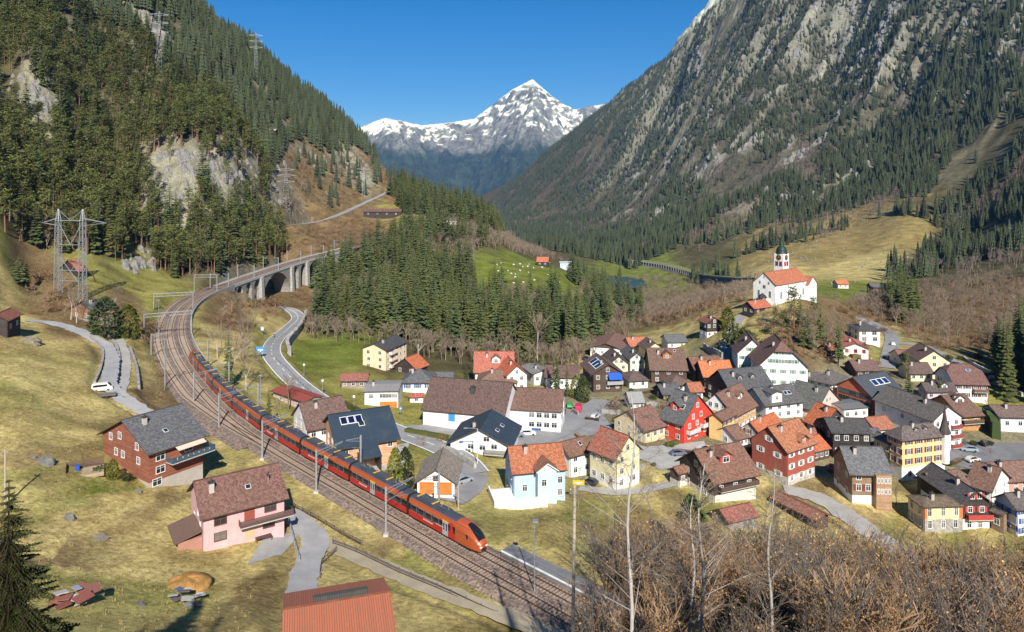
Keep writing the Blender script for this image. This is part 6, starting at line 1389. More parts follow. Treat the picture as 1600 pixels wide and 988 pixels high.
def off_rail(P_, r=9, lines=()):
    k = np.array([free(a_, b_, 1.2) if b_ < 420 else True for a_, b_ in P_[:, :2]], bool) if len(P_) else np.ones(0, bool)
    for L_ in [RAIL[::3]] + [np.asarray(LINES[n_]) for n_ in lines]: k &= (((P_[:, None, :2] - L_[None, :, :2]) ** 2).sum(-1).min(1) > (r if L_ is not None else 5) ** 2)
    return P_[k]
CLIFF = [[(215,250),(300,228),(400,250),(410,292),(375,318),(330,308),(285,338),(228,325)], [(0,110),(60,130),(120,190),(60,190),(0,170)], [(180,5),(235,20),(270,70),(255,110),(225,60)], [(190,395),(240,390),(240,430),(195,430)]]
LEFT = [(-150,-120),(330,-70),(440,80),(560,190),(630,262),(600,262),(550,225),(540,240),(450,225),(430,270),(410,330),(450,350),(440,385),(450,402),(400,424),(330,438),(280,437),(230,428),(150,402),(90,395),(0,378),(-150,330)]
CENT = [(478,505),(490,450),(540,405),(600,385),(640,350),(740,335),(775,375),(745,395),(735,440),(760,462),(830,462),(930,470),(955,520),(930,548),(880,562),(800,562),(730,548),(680,552),(640,532),(560,520),(500,528)]
spr, pin, fcn, bre, fbr = [], [], [], [], []
def noise_at(P_, s, seed): return fbm(P_[:, 0] / s, P_[:, 1] / s, 3, seed)
A_ = avoid(scatter(LEFT, 300, 1050, 34, seed=2), CLIFF); A_ = np.concatenate([A_, scatter(CLIFF[0], 380, 640, 220, seed=22), scatter([(420,262),(520,230),(620,280),(600,300),(450,345)], 520, 1000, 230, seed=23)]); A_ = off_rail(A_, 10, ('hill_road',)); m_ = noise_at(A_, 60, 5) + np.random.default_rng(1).normal(0, .25, len(A_))
near = A_[:, 1] < 620
spr.append(A_[near & (m_ < -.02)]); pin.append(A_[near & (m_ >= -.02)]); fcn.append(A_[~near])
B_ = off_rail(scatter(CENT, 290, 760, 33, seed=3), 9, ('main_road',)); m_ = noise_at(B_, 45, 6)
yb = HY - (B_[:, 2] - CAMZ) / B_[:, 1] * F
m_ = m_ + np.random.default_rng(9).normal(0, .12, len(m_)); B_, m_ = B_[m_ < .42], m_[m_ < .42]; yb = HY - (B_[:, 2] - CAMZ) / B_[:, 1] * F; sel = m_ < np.where(yb < 415, -.06, .12); spr.append(B_[sel]); bre.append(B_[~sel])
for poly, per, sd_, dr in (([(605,300),(640,285),(700,300),(760,345),(790,370),(770,378),(700,352),(640,348)], 40, 4, (650, 1000)), ([(880,400),(940,425),(1000,470),(1010,500),(960,520),(930,470),(890,440)], 240, 5, (400, 1000)), ([(1555,560),(1640,540),(1640,640),(1570,625)], 30, 6, (200, 330)), ([(1375,470),(1410,455),(1440,500),(1400,510)], 60, 7, (330, 560))):
    q = off_rail(scatter(poly, *dr, per, seed=sd_), 8); spr.append(q)
for poly, per, sd_, dr in (([(470,505),(560,520),(640,535),(740,562),(900,560),(960,515),(990,525),(950,560),(880,580),(740,574),(640,556),(560,538),(470,530)], 26, 8, (270, 470)), ([(870,405),(960,430),(1100,440),(1180,450),(1150,490),(1090,505),(1040,510),(960,520),(930,480)], 60, 9, (400, 1000)),
                           ([(1300,485),(1420,455),(1500,440),(1640,425),(1640,560),(1560,575),(1480,545),(1400,520)], 60, 10, (300, 640)), ([(1180,520),(1215,500),(1290,500),(1330,530),(1320,560),(1270,560),(1225,530)], 40, 11, (250, 345)), ([(640,350),(770,365),(830,385),(880,410),(780,392),(740,395),(640,375)], 60, 12, (550, 1100)), ([(405,262),(520,240),(610,280),(560,310),(430,340)], 130, 13, (500, 1000)), ([(330,500),(400,470),(412,520),(405,560),(430,600),(400,600),(345,560)], 90, 14, (200, 400)), ([(0,330),(70,330),(140,395),(60,390),(0,375)], 60, 15, (250, 420))):
    q = off_rail(scatter(poly, *dr, per, seed=sd_), 8, ('main_road', 'square_road', 'valley_road')); bre.append(q)
MEAD = [[(1090,440),(1130,410),(1220,385),(1300,372),(1390,335),(1440,345),(1480,365),(1450,400),(1380,425),(1400,470),(1300,470),(1180,440)], [(1500,375),(1550,350),(1600,345),(1600,375),(1520,392)]]
RIGHT = [(725,318),(840,230),(950,150),(1050,85),(1140,-20),(1200,-110),(1750,-130),(1750,470),(1600,440),(1480,430),(1390,440),(1180,445),(1090,445),(1000,425),(900,400),(830,385),(780,360)]
C_ = avoid(scatter(RIGHT, 600, 1500, 62, seed=20, umax=.85), MEAD); D_ = avoid(scatter(RIGHT, 1500, 4500, 120, seed=21, umax=.85), MEAD)
E_ = np.concatenate([C_, D_]); sl_ = bil(slope, E_[:, 0], E_[:, 1]); m_ = noise_at(E_, 130, 30) + .5 * noise_at(E_, 45, 31); tt = bil(rk, E_[:, 0], E_[:, 1]); sn_ = bil(snow, E_[:, 0], E_[:, 1])
gully = noise_at(np.stack([-E_[:, 0] * sa + E_[:, 1] * ca, (E_[:, 0] * ca + E_[:, 1] * sa) / 6], 1), 70, 33)
keep = (tt < .7 + .2 * np.random.default_rng(3).random(len(tt))) & (sn_ < .6) & (gully < np.where(E_[:, 1] < 1500, .42, .27)); E_, m_ = E_[keep], m_[keep]
low = (E_[:, 2] < 330) & (m_ > .2)
fbr.append(E_[low]); fcn.append(E_[~low])
spr, pin, fcn, bre, fbr = [np.concatenate(q) if q else np.zeros((0, 3)) for q in (spr, pin, fcn, bre, fbr)]
def vis_sort(P_): return P_[np.argsort(P_[:, 1])]
spr, pin, bre = vis_sort(spr), vis_sort(pin), vis_sort(bre)
def region_label(kind, p):
    x = 800 + p[0] / p[1] * F; y = HY - (p[2] - CAMZ) / p[1] * F
    if kind == 'bare': return ('leafless grey-brown tree in the wood at right below the mountain', 'trees of the right-hand wood') if x > 1330 else ('leafless tree on the slope of the church hill', 'bare trees on the church hill') if x > 1170 and y > 490 else ('leafless tree in the river woods beyond the village', 'trees of the river woods') if x > 880 and y < 530 else ('leafless tree along the lower edge of the central forest', 'bare trees at the forest edge') if x > 440 else ('leafless tree on the slopes left of the viaduct', 'bare trees left of the viaduct')
    if x > 1300: return ('dark spruce at the right edge of the village', 'spruces right of the village')
    if x > 470: return ('dark green spruce in the forest between the viaduct and the village', 'spruces of the central forest')
    return ('green conifer in the forest on the left mountainside', 'conifers of the left mountainside')
def individuals(P_, key, name, kind, nmax):
    for q in P_[:nmax]:
        l, g = region_label(kind, q); plant(name, key, Vector(q), rnd.uniform(.75, 1.3) * (1.05 if key != 'bare' else .9), l, 'tree', g)
def gn_forest(name, label, groups):
    """one mass of trees too many to list: points carrying instances"""
    coll = bpy.data.collections.new(name + '_kinds'); co, sc_, rot_, idx = [], [], [], []; g = np.random.default_rng(5); k0 = 0; names = []
    protos = []
    for key, P_, s0, s1 in groups:
        for j in range(len(KIND[key])): o = bpy.data.objects.new('%s_%02d' % (name, k0 + j), KIND[key][j][2]); coll.objects.link(o)
        n_ = len(P_); co.append(P_); sc_.append(g.uniform(s0, s1, n_)); rot_.append(g.uniform(0, 6.28, n_)); idx.append(g.integers(k0, k0 + len(KIND[key]), n_)); k0 += len(KIND[key])
    co = np.concatenate(co); sc_ = np.concatenate(sc_); rot_ = np.concatenate(rot_); idx = np.concatenate(idx)
    me = bpy.data.meshes.new(name); me.vertices.add(len(co)); me.vertices.foreach_set('co', co.astype(np.float32).ravel())
    for nm, tp, dat in (('scl', 'FLOAT', sc_), ('rot', 'FLOAT', rot_), ('pick', 'INT', idx)):
        a = me.attributes.new(nm, tp, 'POINT'); a.data.foreach_set('value', dat.astype(np.float32 if tp == 'FLOAT' else np.int32))
    ob = link(name, me); tag(ob, label, kind='stuff')
    ng = bpy.data.node_groups.new(name, 'GeometryNodeTree'); ng.interface.new_socket('Geometry', in_out='INPUT', socket_type='NodeSocketGeometry'); ng.interface.new_socket('Geometry', in_out='OUTPUT', socket_type='NodeSocketGeometry')
    gi, go = ng.nodes.new('NodeGroupInput'), ng.nodes.new('NodeGroupOutput'); ci = ng.nodes.new('GeometryNodeCollectionInfo'); ci.inputs['Collection'].default_value = coll; ci.inputs['Separate Children'].default_value = True; ci.inputs['Reset Children'].default_value = True
    ip = ng.nodes.new('GeometryNodeInstanceOnPoints'); ip.inputs['Pick Instance'].default_value = True
    def attr(nm, tp): a = ng.nodes.new('GeometryNodeInputNamedAttribute'); a.data_type = tp; a.inputs['Name'].default_value = nm; return a.outputs['Attribute']
    cx = ng.nodes.new('ShaderNodeCombineXYZ'); ng.links.new(attr('rot', 'FLOAT'), cx.inputs[2]); cs_ = ng.nodes.new('ShaderNodeCombineXYZ'); so_ = attr('scl', 'FLOAT')
    for k in range(3): ng.links.new(so_, cs_.inputs[k])
    ng.links.new(gi.outputs[0], ip.inputs['Points']); ng.links.new(ci.outputs[0], ip.inputs['Instance']); ng.links.new(attr('pick', 'INT'), ip.inputs['Instance Index']); ng.links.new(cx.outputs[0], ip.inputs['Rotation']); ng.links.new(cs_.outputs[0], ip.inputs['Scale']); ng.links.new(ip.outputs[0], go.inputs[0])
    md = ob.modifiers.new('trees', 'NODES'); md.node_group = ng
    return ob
print('TREES', len(spr), len(pin), len(fcn), len(bre), len(fbr))
NS, NP_, NB = 190, 90, 230
individuals(spr, 'spruce', 'spruce_tree', 'con', NS); individuals(pin, 'pine', 'pine_tree', 'con', NP_); individuals(bre, 'bare', 'bare_tree', 'bare', NB)
gn_forest('conifer_forest', 'dense dark green conifer forest on the mountain slopes', [('spruce', spr[NS:], .75, 1.4), ('pine', pin[NP_:], .75, 1.3), ('farcon', fcn, .5, 1.35)])
gn_forest('bare_woodland', 'leafless brown and purple-grey woodland on the slopes', [('bare', bre[NB:], .7, 1.2), ('farbare', fbr, .8, 1.5)])

def tuft(seed):
    r = random.Random(seed); c = MB(); t = MB(); t.bar((0, 0, -.05), (0, 0, .02), .02, .02, 3)
    for k in range(16):
        a = r.uniform(0, 6.28); b = Vector((r.gauss(0, .16), r.gauss(0, .16), -.04)); d = Vector((math.cos(a) * r.uniform(.3, 1), math.sin(a) * r.uniform(.3, 1), r.uniform(.5, 1))).normalized() * r.uniform(.18, .42); w = Vector((-d.y, d.x, 0)).normalized() * .035; c.face((b - w, b + w, b + d), k % 2)
    return c, t
def crag(seed):
    r = random.Random(seed); c = MB(); t = MB(); n_ = 7; rings = []
    for j in range(5):
        f_ = j / 4; rad = (1.1 - .75 * f_ ** 1.5); rings.append([Vector((rad * r.uniform(.7, 1.2) * math.cos(6.283 * i / n_), rad * r.uniform(.7, 1.2) * math.sin(6.283 * i / n_), -1 + 2.2 * f_ * r.uniform(.85, 1.1))) for i in range(n_)])
    for r0, r1 in zip(rings, rings[1:]):
        for i in range(n_): c.face((r0[i], r0[(i + 1) % n_], r1[i])); c.face((r0[(i + 1) % n_], r1[(i + 1) % n_], r1[i]))
    c.face(rings[-1]); t.bar((0, 0, -1), (0, 0, -.9), .1, .1, 3); return c, t
ROCKM = M('rock', (.215, .205, .185))
variants('tuft', tuft, (91, 92, 93), [M('leaf', (.36, .28, .13)), M('leaf', (.22, .20, .07))], BARK); variants('crag', crag, (94, 95, 96, 97), ROCKM, ROCKM)
gt = scatter([(-20,1000),(-20,400),(140,410),(260,440),(250,640),(330,700),(460,790),(640,880),(900,985),(900,1060),(-20,1060)], 72, 300, 1.9, 30, seed=70, umin=-.8); gt2 = scatter([(740,770),(1000,750),(1200,770),(1300,820),(1420,870),(1300,880),(960,880),(800,830)], 105, 170, 2.0, 30, seed=71)
gt = off_rail(np.concatenate([gt, gt2]), 7, ('meadow_lane', 'farm_track', 'house_lane', 'gravel_lane', 'lower_lane'))
gn_forest('grass_tufts', 'dry straw-coloured grass tufts on the near meadows', [('tuft', gt, .5, 1.3)])
sc1 = [scatter(CLIFF[0], 380, 640, 20, 8, seed=72), scatter(CLIFF[1], 380, 640, 24, 8, seed=73), scatter(CLIFF[2], 500, 800, 40, 8, seed=74), scatter(CLIFF[3], 330, 480, 12, 8, seed=75), scatter([(400,230),(470,215),(600,270),(560,300),(430,330)], 520, 950, 110, 8, seed=76), scatter([(1080,430),(1390,340),(1450,400),(1330,450)], 600, 1000, 420, 8, seed=77)]
E2 = scatter(RIGHT, 900, 3600, 260, 10, seed=78, umax=.85); E2 = E2[bil(rk, E2[:, 0], E2[:, 1]) > .6]
gn_forest('cliff_rocks', 'grey broken rocks on the cliffs and crags', [('crag', np.concatenate(sc1[:5])[::2], .8, 3.2), ('crag', sc1[5], .5, 1.6), ('crag', E2, 4, 9)])
sb = np.concatenate([off_rail(scatter(q_, a_, b_, c_, 10, seed=80 + k), 9, ('hill_road', 'main_road', 'meadow_lane', 'farm_track')) for k, (q_, a_, b_, c_) in enumerate((([(420,225),(540,215),(620,270),(600,300),(450,350),(440,300)], 520, 1000, 26), ([(440,350),(560,345),(640,345),(560,395),(480,400),(450,385)], 440, 720, 22), ([(330,480),(400,455),(480,440),(500,500),(420,520),(400,480),(350,540)], 270, 500, 26), ([(60,470),(110,480),(110,500),(40,490)], 200, 300, 14), ([(200,500),(245,500),(250,640),(215,620)], 170, 300, 22), ([(1290,480),(1420,455),(1600,430),(1600,570),(1500,560),(1400,525),(1330,520)], 290, 600, 36), ([(1170,510),(1290,500),(1330,540),(1290,575),(1220,545)], 240, 345, 14), ([(960,450),(1100,450),(1170,470),(1120,505),(960,525),(900,560),(740,575),(900,520)], 300, 900, 40), ([(860,395),(960,420),(1000,470),(900,440)], 500, 1000, 60)))])
gn_forest('scrub', 'brown leafless scrub on banks and rough slopes', [('brownbush', sb[::2], .5, 1.5), ('multi', sb[1::2], .4, .9)])
# --- single trees
def sp(px, py_, h, label, key='spruce', name='spruce_tree', base=20.0, v=None, sxy=None, cat='tree', group=None):
    p = ground(px, py_); hh = h / F * p.y; return plant(name, key, p, hh / base, label, cat, group, v, sxy=sxy * hh / base if sxy else None)
sp(869, 618, 62, 'tall slim spruce beside the white office building, left of two', sxy=.75); sp(886, 620, 56, 'tall slim spruce beside the white office building, right of two', sxy=.75)
sp(164, 527, 62, 'broad dense conifer beside the meadow lane in front of the small chalet', 'thujad', 'conifer_tree', 5.0, sxy=1.9); sp(200, 528, 52, 'bright green conifer right of the broad dense one by the meadow lane', 'thuja', 'conifer_tree', 5.0, sxy=1.7)
sp(420, 660, 56, 'dense spruce behind the train left of the patched brown roof'); sp(357, 600, 84, 'spruce on the dry slope between the railway curve and the road', sxy=.8)
sp(1310, 572, 62, 'dark spruce standing left of the salmon-red roofed bungalow'); sp(1468, 627, 40, 'small fir in front of the lilac-grey house'); sp(1137, 516, 36, 'yellowish spruce beside the hillside chalet', 'thuja', 'conifer_tree', 5.0, sxy=1.6)
sp(1240, 520, 72, 'tall pine on the church hill in front of the nave', 'pine', 'pine_tree', 17.0); sp(1282, 535, 66, 'spruce on the church hill, right of the tall pine'); sp(1262, 545, 64, 'spruce on the church hill, lower one between the pine and the other spruce'); sp(1158, 550, 40, 'round conifer beside the church lane', 'bushy', 'conifer_tree', 2.0)
for k, (x, y, h_, ky) in enumerate(((1222, 530, 44, 'pine'), (1250, 512, 50, 'spruce'), (1272, 512, 46, 'pine'), (1228, 512, 34, 'spruce'), (1256, 560, 46, 'pine'), (1295, 520, 40, 'spruce'), (1210, 512, 30, 'pine'))): sp(x, y, h_, 'dark green conifer on the slope just below the church', ky, 'conifer_tree', 20.0 if ky == 'spruce' else 17.0, group='conifers below the church')
sp(1416, 598, 46, 'bushy pine right of the orange school', 'pine', 'pine_tree', 17.0); sp(1420, 632, 60, 'dark spruce behind the orange school roof'); sp(1352, 562, 28, 'small pine in front of the salmon-red roofed bungalow', 'pine', 'pine_tree', 17.0)
sp(617, 762, 62, 'yellow-green columnar thuja beside the orange garage', 'thuja', 'thuja_tree', 5.0, sxy=1.0); sp(633, 764, 64, 'dark columnar thuja beside the orange garage', 'thujad', 'thuja_tree', 5.0, sxy=1.15)
sp(900, 622, 36, 'yellow-green thuja right of the two slim spruces', 'thuja', 'thuja_tree', 5.0, sxy=1.3); sp(911, 628, 40, 'dark thuja right of the yellow-green one by the parked cars', 'thujad', 'thuja_tree', 5.0, sxy=1.4); sp(728, 608, 40, 'small spruce left of the cream hipped-roof house')
sp(176, 750, 32, 'small cone-shaped thuja in front of the red-brown chalet', 'thuja', 'thuja_tree', 5.0, sxy=1.5); sp(155, 742, 14, 'round green shrub left of the cone-shaped thuja', 'bushy', 'green_shrub', 2.0, cat='shrub'); sp(198, 752, 13, 'pale green shrub at the foot of the red-brown chalet', 'bushy', 'green_shrub', 2.0, cat='shrub')
sp(30, 445, 48, 'dark conifer on the upper left meadow, left of two', sxy=1.3); sp(40, 447, 44, 'dark conifer on the upper left meadow, right of two', sxy=1.3)
for k, (x, y, h_) in enumerate(((450, 640, 66), (437, 668, 50), (640, 628, 30), (905, 745, 22), (1060, 655, 40), (965, 650, 26), (1400, 790, 40), (1470, 868, 44), (700, 745, 40), (1500, 880, 36))):
    sp(x, y, h_, ['bare garden tree in front of the red roof workshop', 'bare garden tree beside the patched brown roof', 'bare bush by the tiny garden hut', 'small bare tree beside the white brown-roofed house', 'dense brown bare tree behind the bright red house', 'tangle of bare bushes beside the station road', 'gnarled bare fruit tree left of the stone-based yellow house', 'bare fruit tree on the lawn at lower right', 'bare bush beside the orange garage forecourt', 'bare spreading bush on the lawn at lower right edge'][k], 'bare', 'bare_tree', 11.0)
for k, (x, y, h_) in enumerate(((175, 500, 66), (110, 500, 64), (120, 505, 60), (360, 600, 86), (385, 610, 80), (340, 560, 60), (740, 590, 70), (790, 575, 80), (840, 565, 76), (655, 560, 60))):
    p = ground(x, y); c, t = bare(200 + k, H_=11, depth=4, spread=.4, thick=.13); hh = h_ / F * p.y / 11; o = thing('birch_tree', 'white-stemmed birch %s' % ['right of the meadow conifers below the forest', 'left of the small brown chalet', 'beside the small brown chalet wall', 'on the dry slope right of the train', 'on the dry slope next to the road', 'inside the railway curve', 'at the forest edge above the brick-red roof', 'at the forest edge above the orange-red roof', 'at the forest edge above the slim spruces', 'at the forest edge behind the orange barn'][k], 'tree', p); o.scale = (hh, hh, hh); c.build('crown', TWIG, o); t.build('trunk', BIRCH, o)
# --- foreground thicket at bottom right, birches, near spruces
g_ = np.random.default_rng(44); n_ = 0; TH = [(935,1000),(930,930),(960,880),(1010,835),(1060,850),(1130,832),(1190,835),(1260,862),(1330,880),(1400,905),(1500,930),(1620,930),(1640,1150),(935,1150)]
q = off_rail(scatter(TH, 70, 135, 8.5, 30, seed=45, umax=.95), 6.5); q = vis_sort(q)
print('THICKET', len(q))
for i, w_ in enumerate(q[:290]):
    ks = ('shrub', 'shrubg', 'shrub', 'multi', 'shrubg', 'shrub')[i % 6]; g_ = ('rust-brown shrub with some dead leaves in the thicket at bottom right', 'shrubs with dead leaves in the foreground thicket') if ks == 'shrub' else ('grey-brown leafless shrub in the thicket at bottom right', 'grey leafless shrubs in the foreground thicket') if ks == 'shrubg' else ('golden-brown many-stemmed bush in the thicket at bottom right', 'many-stemmed bushes in the foreground thicket')
    plant('thicket_shrub', ks, Vector(w_), rnd.uniform(1.0, 2.3), g_[0], 'shrub', g_[1])
for px, d_, top, lab in ((985, 62, 612, 'tallest white birch in the right foreground, in front of the cream barn house'), (1096, 70, 725, 'white birch in the right foreground in front of the dark chalet'), (1076, 74, 770, 'thin leaning birch just left of the chalet birch'), (1204, 74, 742, 'slender birch in the right foreground left of the low tiled barn')):
    a = at(px, top, d_); b = Vector((a.x, a.y, gz(a.x, a.y) - .5)); r = random.Random(px); o = thing('birch_tree', lab, 'tree', b); Ht = a.z - b.z; tm_ = MB(); cm_ = MB(); pts_ = [Vector((math.sin(k * .9 + px) * .22 * k / 6 + (.05 * k if px == 1076 else 0), .1 * math.cos(k), Ht * k / 12)) for k in range(13)]
    tm_.tube(pts_, [.19 * (1 - k / 13) + .03 for k in range(13)], 7)
    for k in range(44):
        f_ = r.uniform(.25, .98); p0 = pts_[0].lerp(pts_[-1], f_); a_ = r.uniform(0, 6.28); l_ = Ht * .26 * (1.1 - f_) * r.uniform(.5, 1.2) + .8; dd = Vector((math.cos(a_), math.sin(a_), r.uniform(.5, 1.1))).normalized(); i_ = min(11, int(f_ * 12)); p0 = pts_[i_].lerp(pts_[i_ + 1], f_ * 12 - i_); p1 = p0 + dd * l_; cm_.bar(p0, p1, .045 * (1.15 - f_), .014, 4, 0 if k % 3 else 1)
        for j in range(6):
            s = r.uniform(.3, 1); e = p0.lerp(p1, s); d2 = (dd + Vector((r.gauss(0, .5), r.gauss(0, .5), r.gauss(0, .3)))).normalized(); f2 = e + d2 * l_ * .35; cm_.bar(e, f2, .016, .009, 3, 1)
            for _ in range(5): e3 = e.lerp(f2, r.random()); cm_.bar(e3, e3 + (d2 + Vector((r.gauss(0, .5), r.gauss(0, .5), -.3))).normalized() * l_ * .2, .012, .008, 3, 1)
    tm_.build('trunk', BIRCH, o); cm_.build('crown', [BIRCH, TWIG], o)
def bigspruce(seed, p, h, label, rr=3.0):
    r = random.Random(seed); c = MB(); t = MB(); t.bar((0, 0, -1), (0, 0, h * .98), .3, .03, 8)
    for k in range(40):
        f_ = k / 39; z = h * (.03 + .95 * f_); L_ = rr * (1 - f_) ** .85 + .25
        for i in range(max(6, int(22 * (1 - .5 * f_)))):
            a = r.uniform(0, 6.283); l = L_ * r.uniform(.6, 1.12); d = Vector((math.cos(a), math.sin(a), 0)); s = Vector((-d.y, d.x, 0)); o = Vector((0, 0, z)); tip = o + d * l + Vector((0, 0, -.28 * l * r.uniform(.4, 1.4))); mid_ = o.lerp(tip, .5) + Vector((0, 0, .06 * l - .05))
            t.bar(o, mid_, .04, .03, 3, cap=False); t.bar(mid_, tip, .03, .01, 3, cap=False)
            nt_ = max(5, int(l * 5))
            for m in range(nt_):
                q = m / nt_; e = (o.lerp(mid_, q * 2) if q < .5 else mid_.lerp(tip, q * 2 - 1)); w = (.22 + .75 * (1 - q)) * min(.85, .3 * l) * r.uniform(.6, 1.2)
                for sg in (-1, 1):
                    g = e + s * sg * w + d * w * .7 + Vector((0, 0, -.25 * w * r.uniform(.2, 1.6))); up = Vector((0, 0, .05)) + d * .09; c.face((e - up, g, e + up))
                    if w > .3: h2 = e.lerp(g, .5); c.face((h2 - d * .05, h2 + d * .3 * r.uniform(.6, 1.2) + Vector((0, 0, -.12)), h2 + Vector((0, 0, .07)))); c.face((h2, h2 + s * sg * .2 + Vector((0, 0, -.26 * r.uniform(.5, 1.2))), h2 + d * .08))
    o = thing('spruce_tree', label, 'tree', p); c.build('crown', NEED, o); t.build('trunk', BARK, o)
x_, d_ = (14 - 800) / F * 46, 46; bigspruce(301, Vector((x_, d_, gz(x_, d_) - 3)), 62 - .42 * 46 - gz(x_, d_) + 3, 'large near spruce cut by the bottom left corner', 6.0)
x_, d_ = (1612 - 800) / F * 88, 88; bigspruce(302, Vector((x_, d_, gz(x_, d_))), 62 - .47 * 88 - gz(x_, d_), 'dark spruce cut by the right edge above the thicket', 2.6)
p = ground(1545, 935); plant('pine_tree', 'pine', p, 70 / F * p.y / 17, 'green pine rising from the thicket at lower right'); p = ground(1080, 880); plant('conifer_tree', 'thujad', p, 105 / F * p.y / 5, 'dark round evergreen below the dark chalet', sxy=110 / F * p.y / 5 * 1.2)
# spruces beside and behind the viewpoint; they shade the slope below
for k, (x, y, h_) in enumerate(((-22, 9, 17), (-28, 2, 20), (-16, -4, 16), (20, -8, 24), (27, -6, 22), (34, -12, 24), (14, -14, 20))):
    z_ = (56.2 - y * .3) if y < 0 else 56.2 - y * .72; plant('spruce_tree', 'spruce', Vector((x, y, z_)), h_ / 20, 'spruce beside the viewpoint, outside the picture', 'tree', 'spruces around the viewpoint')
for k in range(80):
    for _ in range(40):
        x, y = rnd.uniform(890, 1580), rnd.uniform(560, 730); gp_ = ground(x, y)
        if free(gp_.x, gp_.y, 1.5): break
    if k % 4 == 0: sp(x, y, rnd.uniform(14, 24), 'small bare garden tree between the village houses', 'bare', 'bare_tree', 11.0, group='garden trees in the village')
    else: sp(x, y, rnd.uniform(5, 10), 'small garden bush between the village houses', ('brownbush', 'bushy')[k % 2], 'garden_bush', 2.0, cat='shrub', group='garden bushes in the village')
for k in range(34):          # garden hedges, woodpiles and low walls in the village
    for _ in range(60):
        x, y = rnd.uniform(900, 1590), rnd.uniform(590, 740); gp_ = ground(x, y); a_ = rnd.choice((.3, .6, -.2, 1.9)); l_ = rnd.uniform(3, 7); e_ = gp_ + Vector((math.cos(a_) * l_, math.sin(a_) * l_, 0)); e_.z = gz(e_.x, e_.y)
        if all(free(*gp_.lerp(e_, t_).xy, .9) for t_ in (0, .25, .5, .75, 1)): break
    else: continue
    mb = MB(); d_ = (e_ - gp_); n_ = Vector((-d_.y, d_.x, 0)).normalized()
    if k % 3 == 0:
        o = thing('woodpile', 'stack of split firewood between the village houses', 'woodpile', gp_, 0, 'woodpiles in the village')
        for t_ in np.arange(0, min(l_, 4), .32):
            for z_ in (.16, .46, .76):
                c_ = d_.normalized() * t_ + Vector((0, 0, z_)); mb.bar(c_ - n_ * .5, c_ + n_ * .5, .15, n=6)
        tag(mb.build('logs', M('wood', (.36, .24, .14)), o), kind='stuff')
    else:
        hh_ = rnd.uniform(.8, 1.6); prev = None; w_ = .45 if k % 3 == 1 else .18
        for t_ in np.linspace(0, 1, 9):
            c_ = d_ * t_; j_ = rnd.uniform(.85, 1.15); c_.z = gz(gp_.x + c_.x, gp_.y + c_.y) - gp_.z; cur = [c_ - n_ * w_ + Vector((0, 0, -.3)), c_ - n_ * w_ * j_ + Vector((0, 0, hh_ * j_)), c_ + n_ * w_ * j_ + Vector((0, 0, hh_ * j_)), c_ + n_ * w_ + Vector((0, 0, -.3))]
            if prev: [mb.quad_uv(prev[q], prev[q + 1], cur[q + 1], cur[q]) for q in range(3)]
            else: mb.face(cur)
            prev = cur
        mb.face(prev); o = mb.build('garden_hedge' if k % 3 == 1 else 'garden_wall', HDG if k % 3 == 1 else STN); o.location = gp_
        tag(o, 'short clipped hedge between the village houses' if k % 3 == 1 else 'low grey garden wall between the village houses', 'hedge' if k % 3 == 1 else 'wall', 'garden hedges in the village' if k % 3 == 1 else 'garden walls in the village', 'thing')
for k, (x, y, ya, c_) in enumerate(((1100, 705, 30, (.5, .5, .5)), (1060, 712, 10, (.12, .14, .2)), (1300, 735, 60, (.4, .05, .04)), (1395, 540, 70, (.6, .6, .6)), (1388, 562, 80, (.05, .12, .4)), (1520, 722, 20, (.6, .58, .55)), (930, 655, 60, (.55, .56, .58)), (945, 588, 20, (.35, .1, .08)), (725, 755, 40, (.3, .32, .35)))):
    car(x, y, ya, c_, ['grey car parked in the yard right of the bright red house', 'dark blue-grey car parked in the yard below the bright red house', 'red car parked on the lane beside the brick-red house', 'silver car on the lane beside the modern house', 'blue car on the lane below the modern house', 'beige car at the front of the car park right of the hotel', 'silver-grey car on the station car park', 'dark red car on the small car park by the solar-panel chalet', 'grey car on the forecourt right of the orange garage'][k])
# --- shrubs, rocks, odds and ends on the left meadow
for k, (x, y, h_) in enumerate(((55, 462, 26), (62, 440, 24), (90, 470, 20), (228, 540, 26), (235, 520, 22), (430, 480, 20), (350, 495, 18), (1290, 560, 18), (1230, 545, 16), (1190, 500, 16), (610, 742, 12), (600, 720, 10), (660, 690, 14), (735, 700, 14), (1275, 600, 12), (660, 700, 14), (690, 690, 12), (960, 640, 20), (985, 650, 18), (1040, 640, 16), (255, 590, 14), (300, 690, 12))):
    sp(x, y, h_, 'brown scrubby bush among meadow, lanes and gardens', 'brownbush' if k % 3 else 'multi', 'scrub_bush', 2.0 if k % 3 else 6.0, cat='shrub', group='scrubby bushes')
def rock(px, py_, w, h_, label, seed, col=(.19, .18, .165)):
    p = ground(px, py_); s = p.y / F * .85; h_ *= .75; r = random.Random(seed); mb = MB(); n_ = 9; rings = []
    for j in range(6):
        f_ = j / 5; rad = math.cos(f_ * 1.35) ** .7; rings.append([((rad * w * s * .5 * r.uniform(.75, 1.15)) * math.cos(6.283 * i / n_), (rad * w * s * .35 * r.uniform(.75, 1.15)) * math.sin(6.283 * i / n_), -.5 + (h_ * s + .5) * math.sin(f_ * 1.4) * r.uniform(.85, 1.1)) for i in range(n_)])
    for r0, r1 in zip(rings, rings[1:]):
        for i in range(n_): mb.tri_uv(r0[i], r0[(i + 1) % n_], r1[i]); mb.tri_uv(r0[(i + 1) % n_], r1[(i + 1) % n_], r1[i])
    mb.face(rings[-1]); o = mb.build('boulder', M('rock', col)); o.location = p - Vector((0, 0, .35)); o.rotation_euler = (0, 0, r.uniform(-.4, .4)); return tag(o, label, 'boulder')
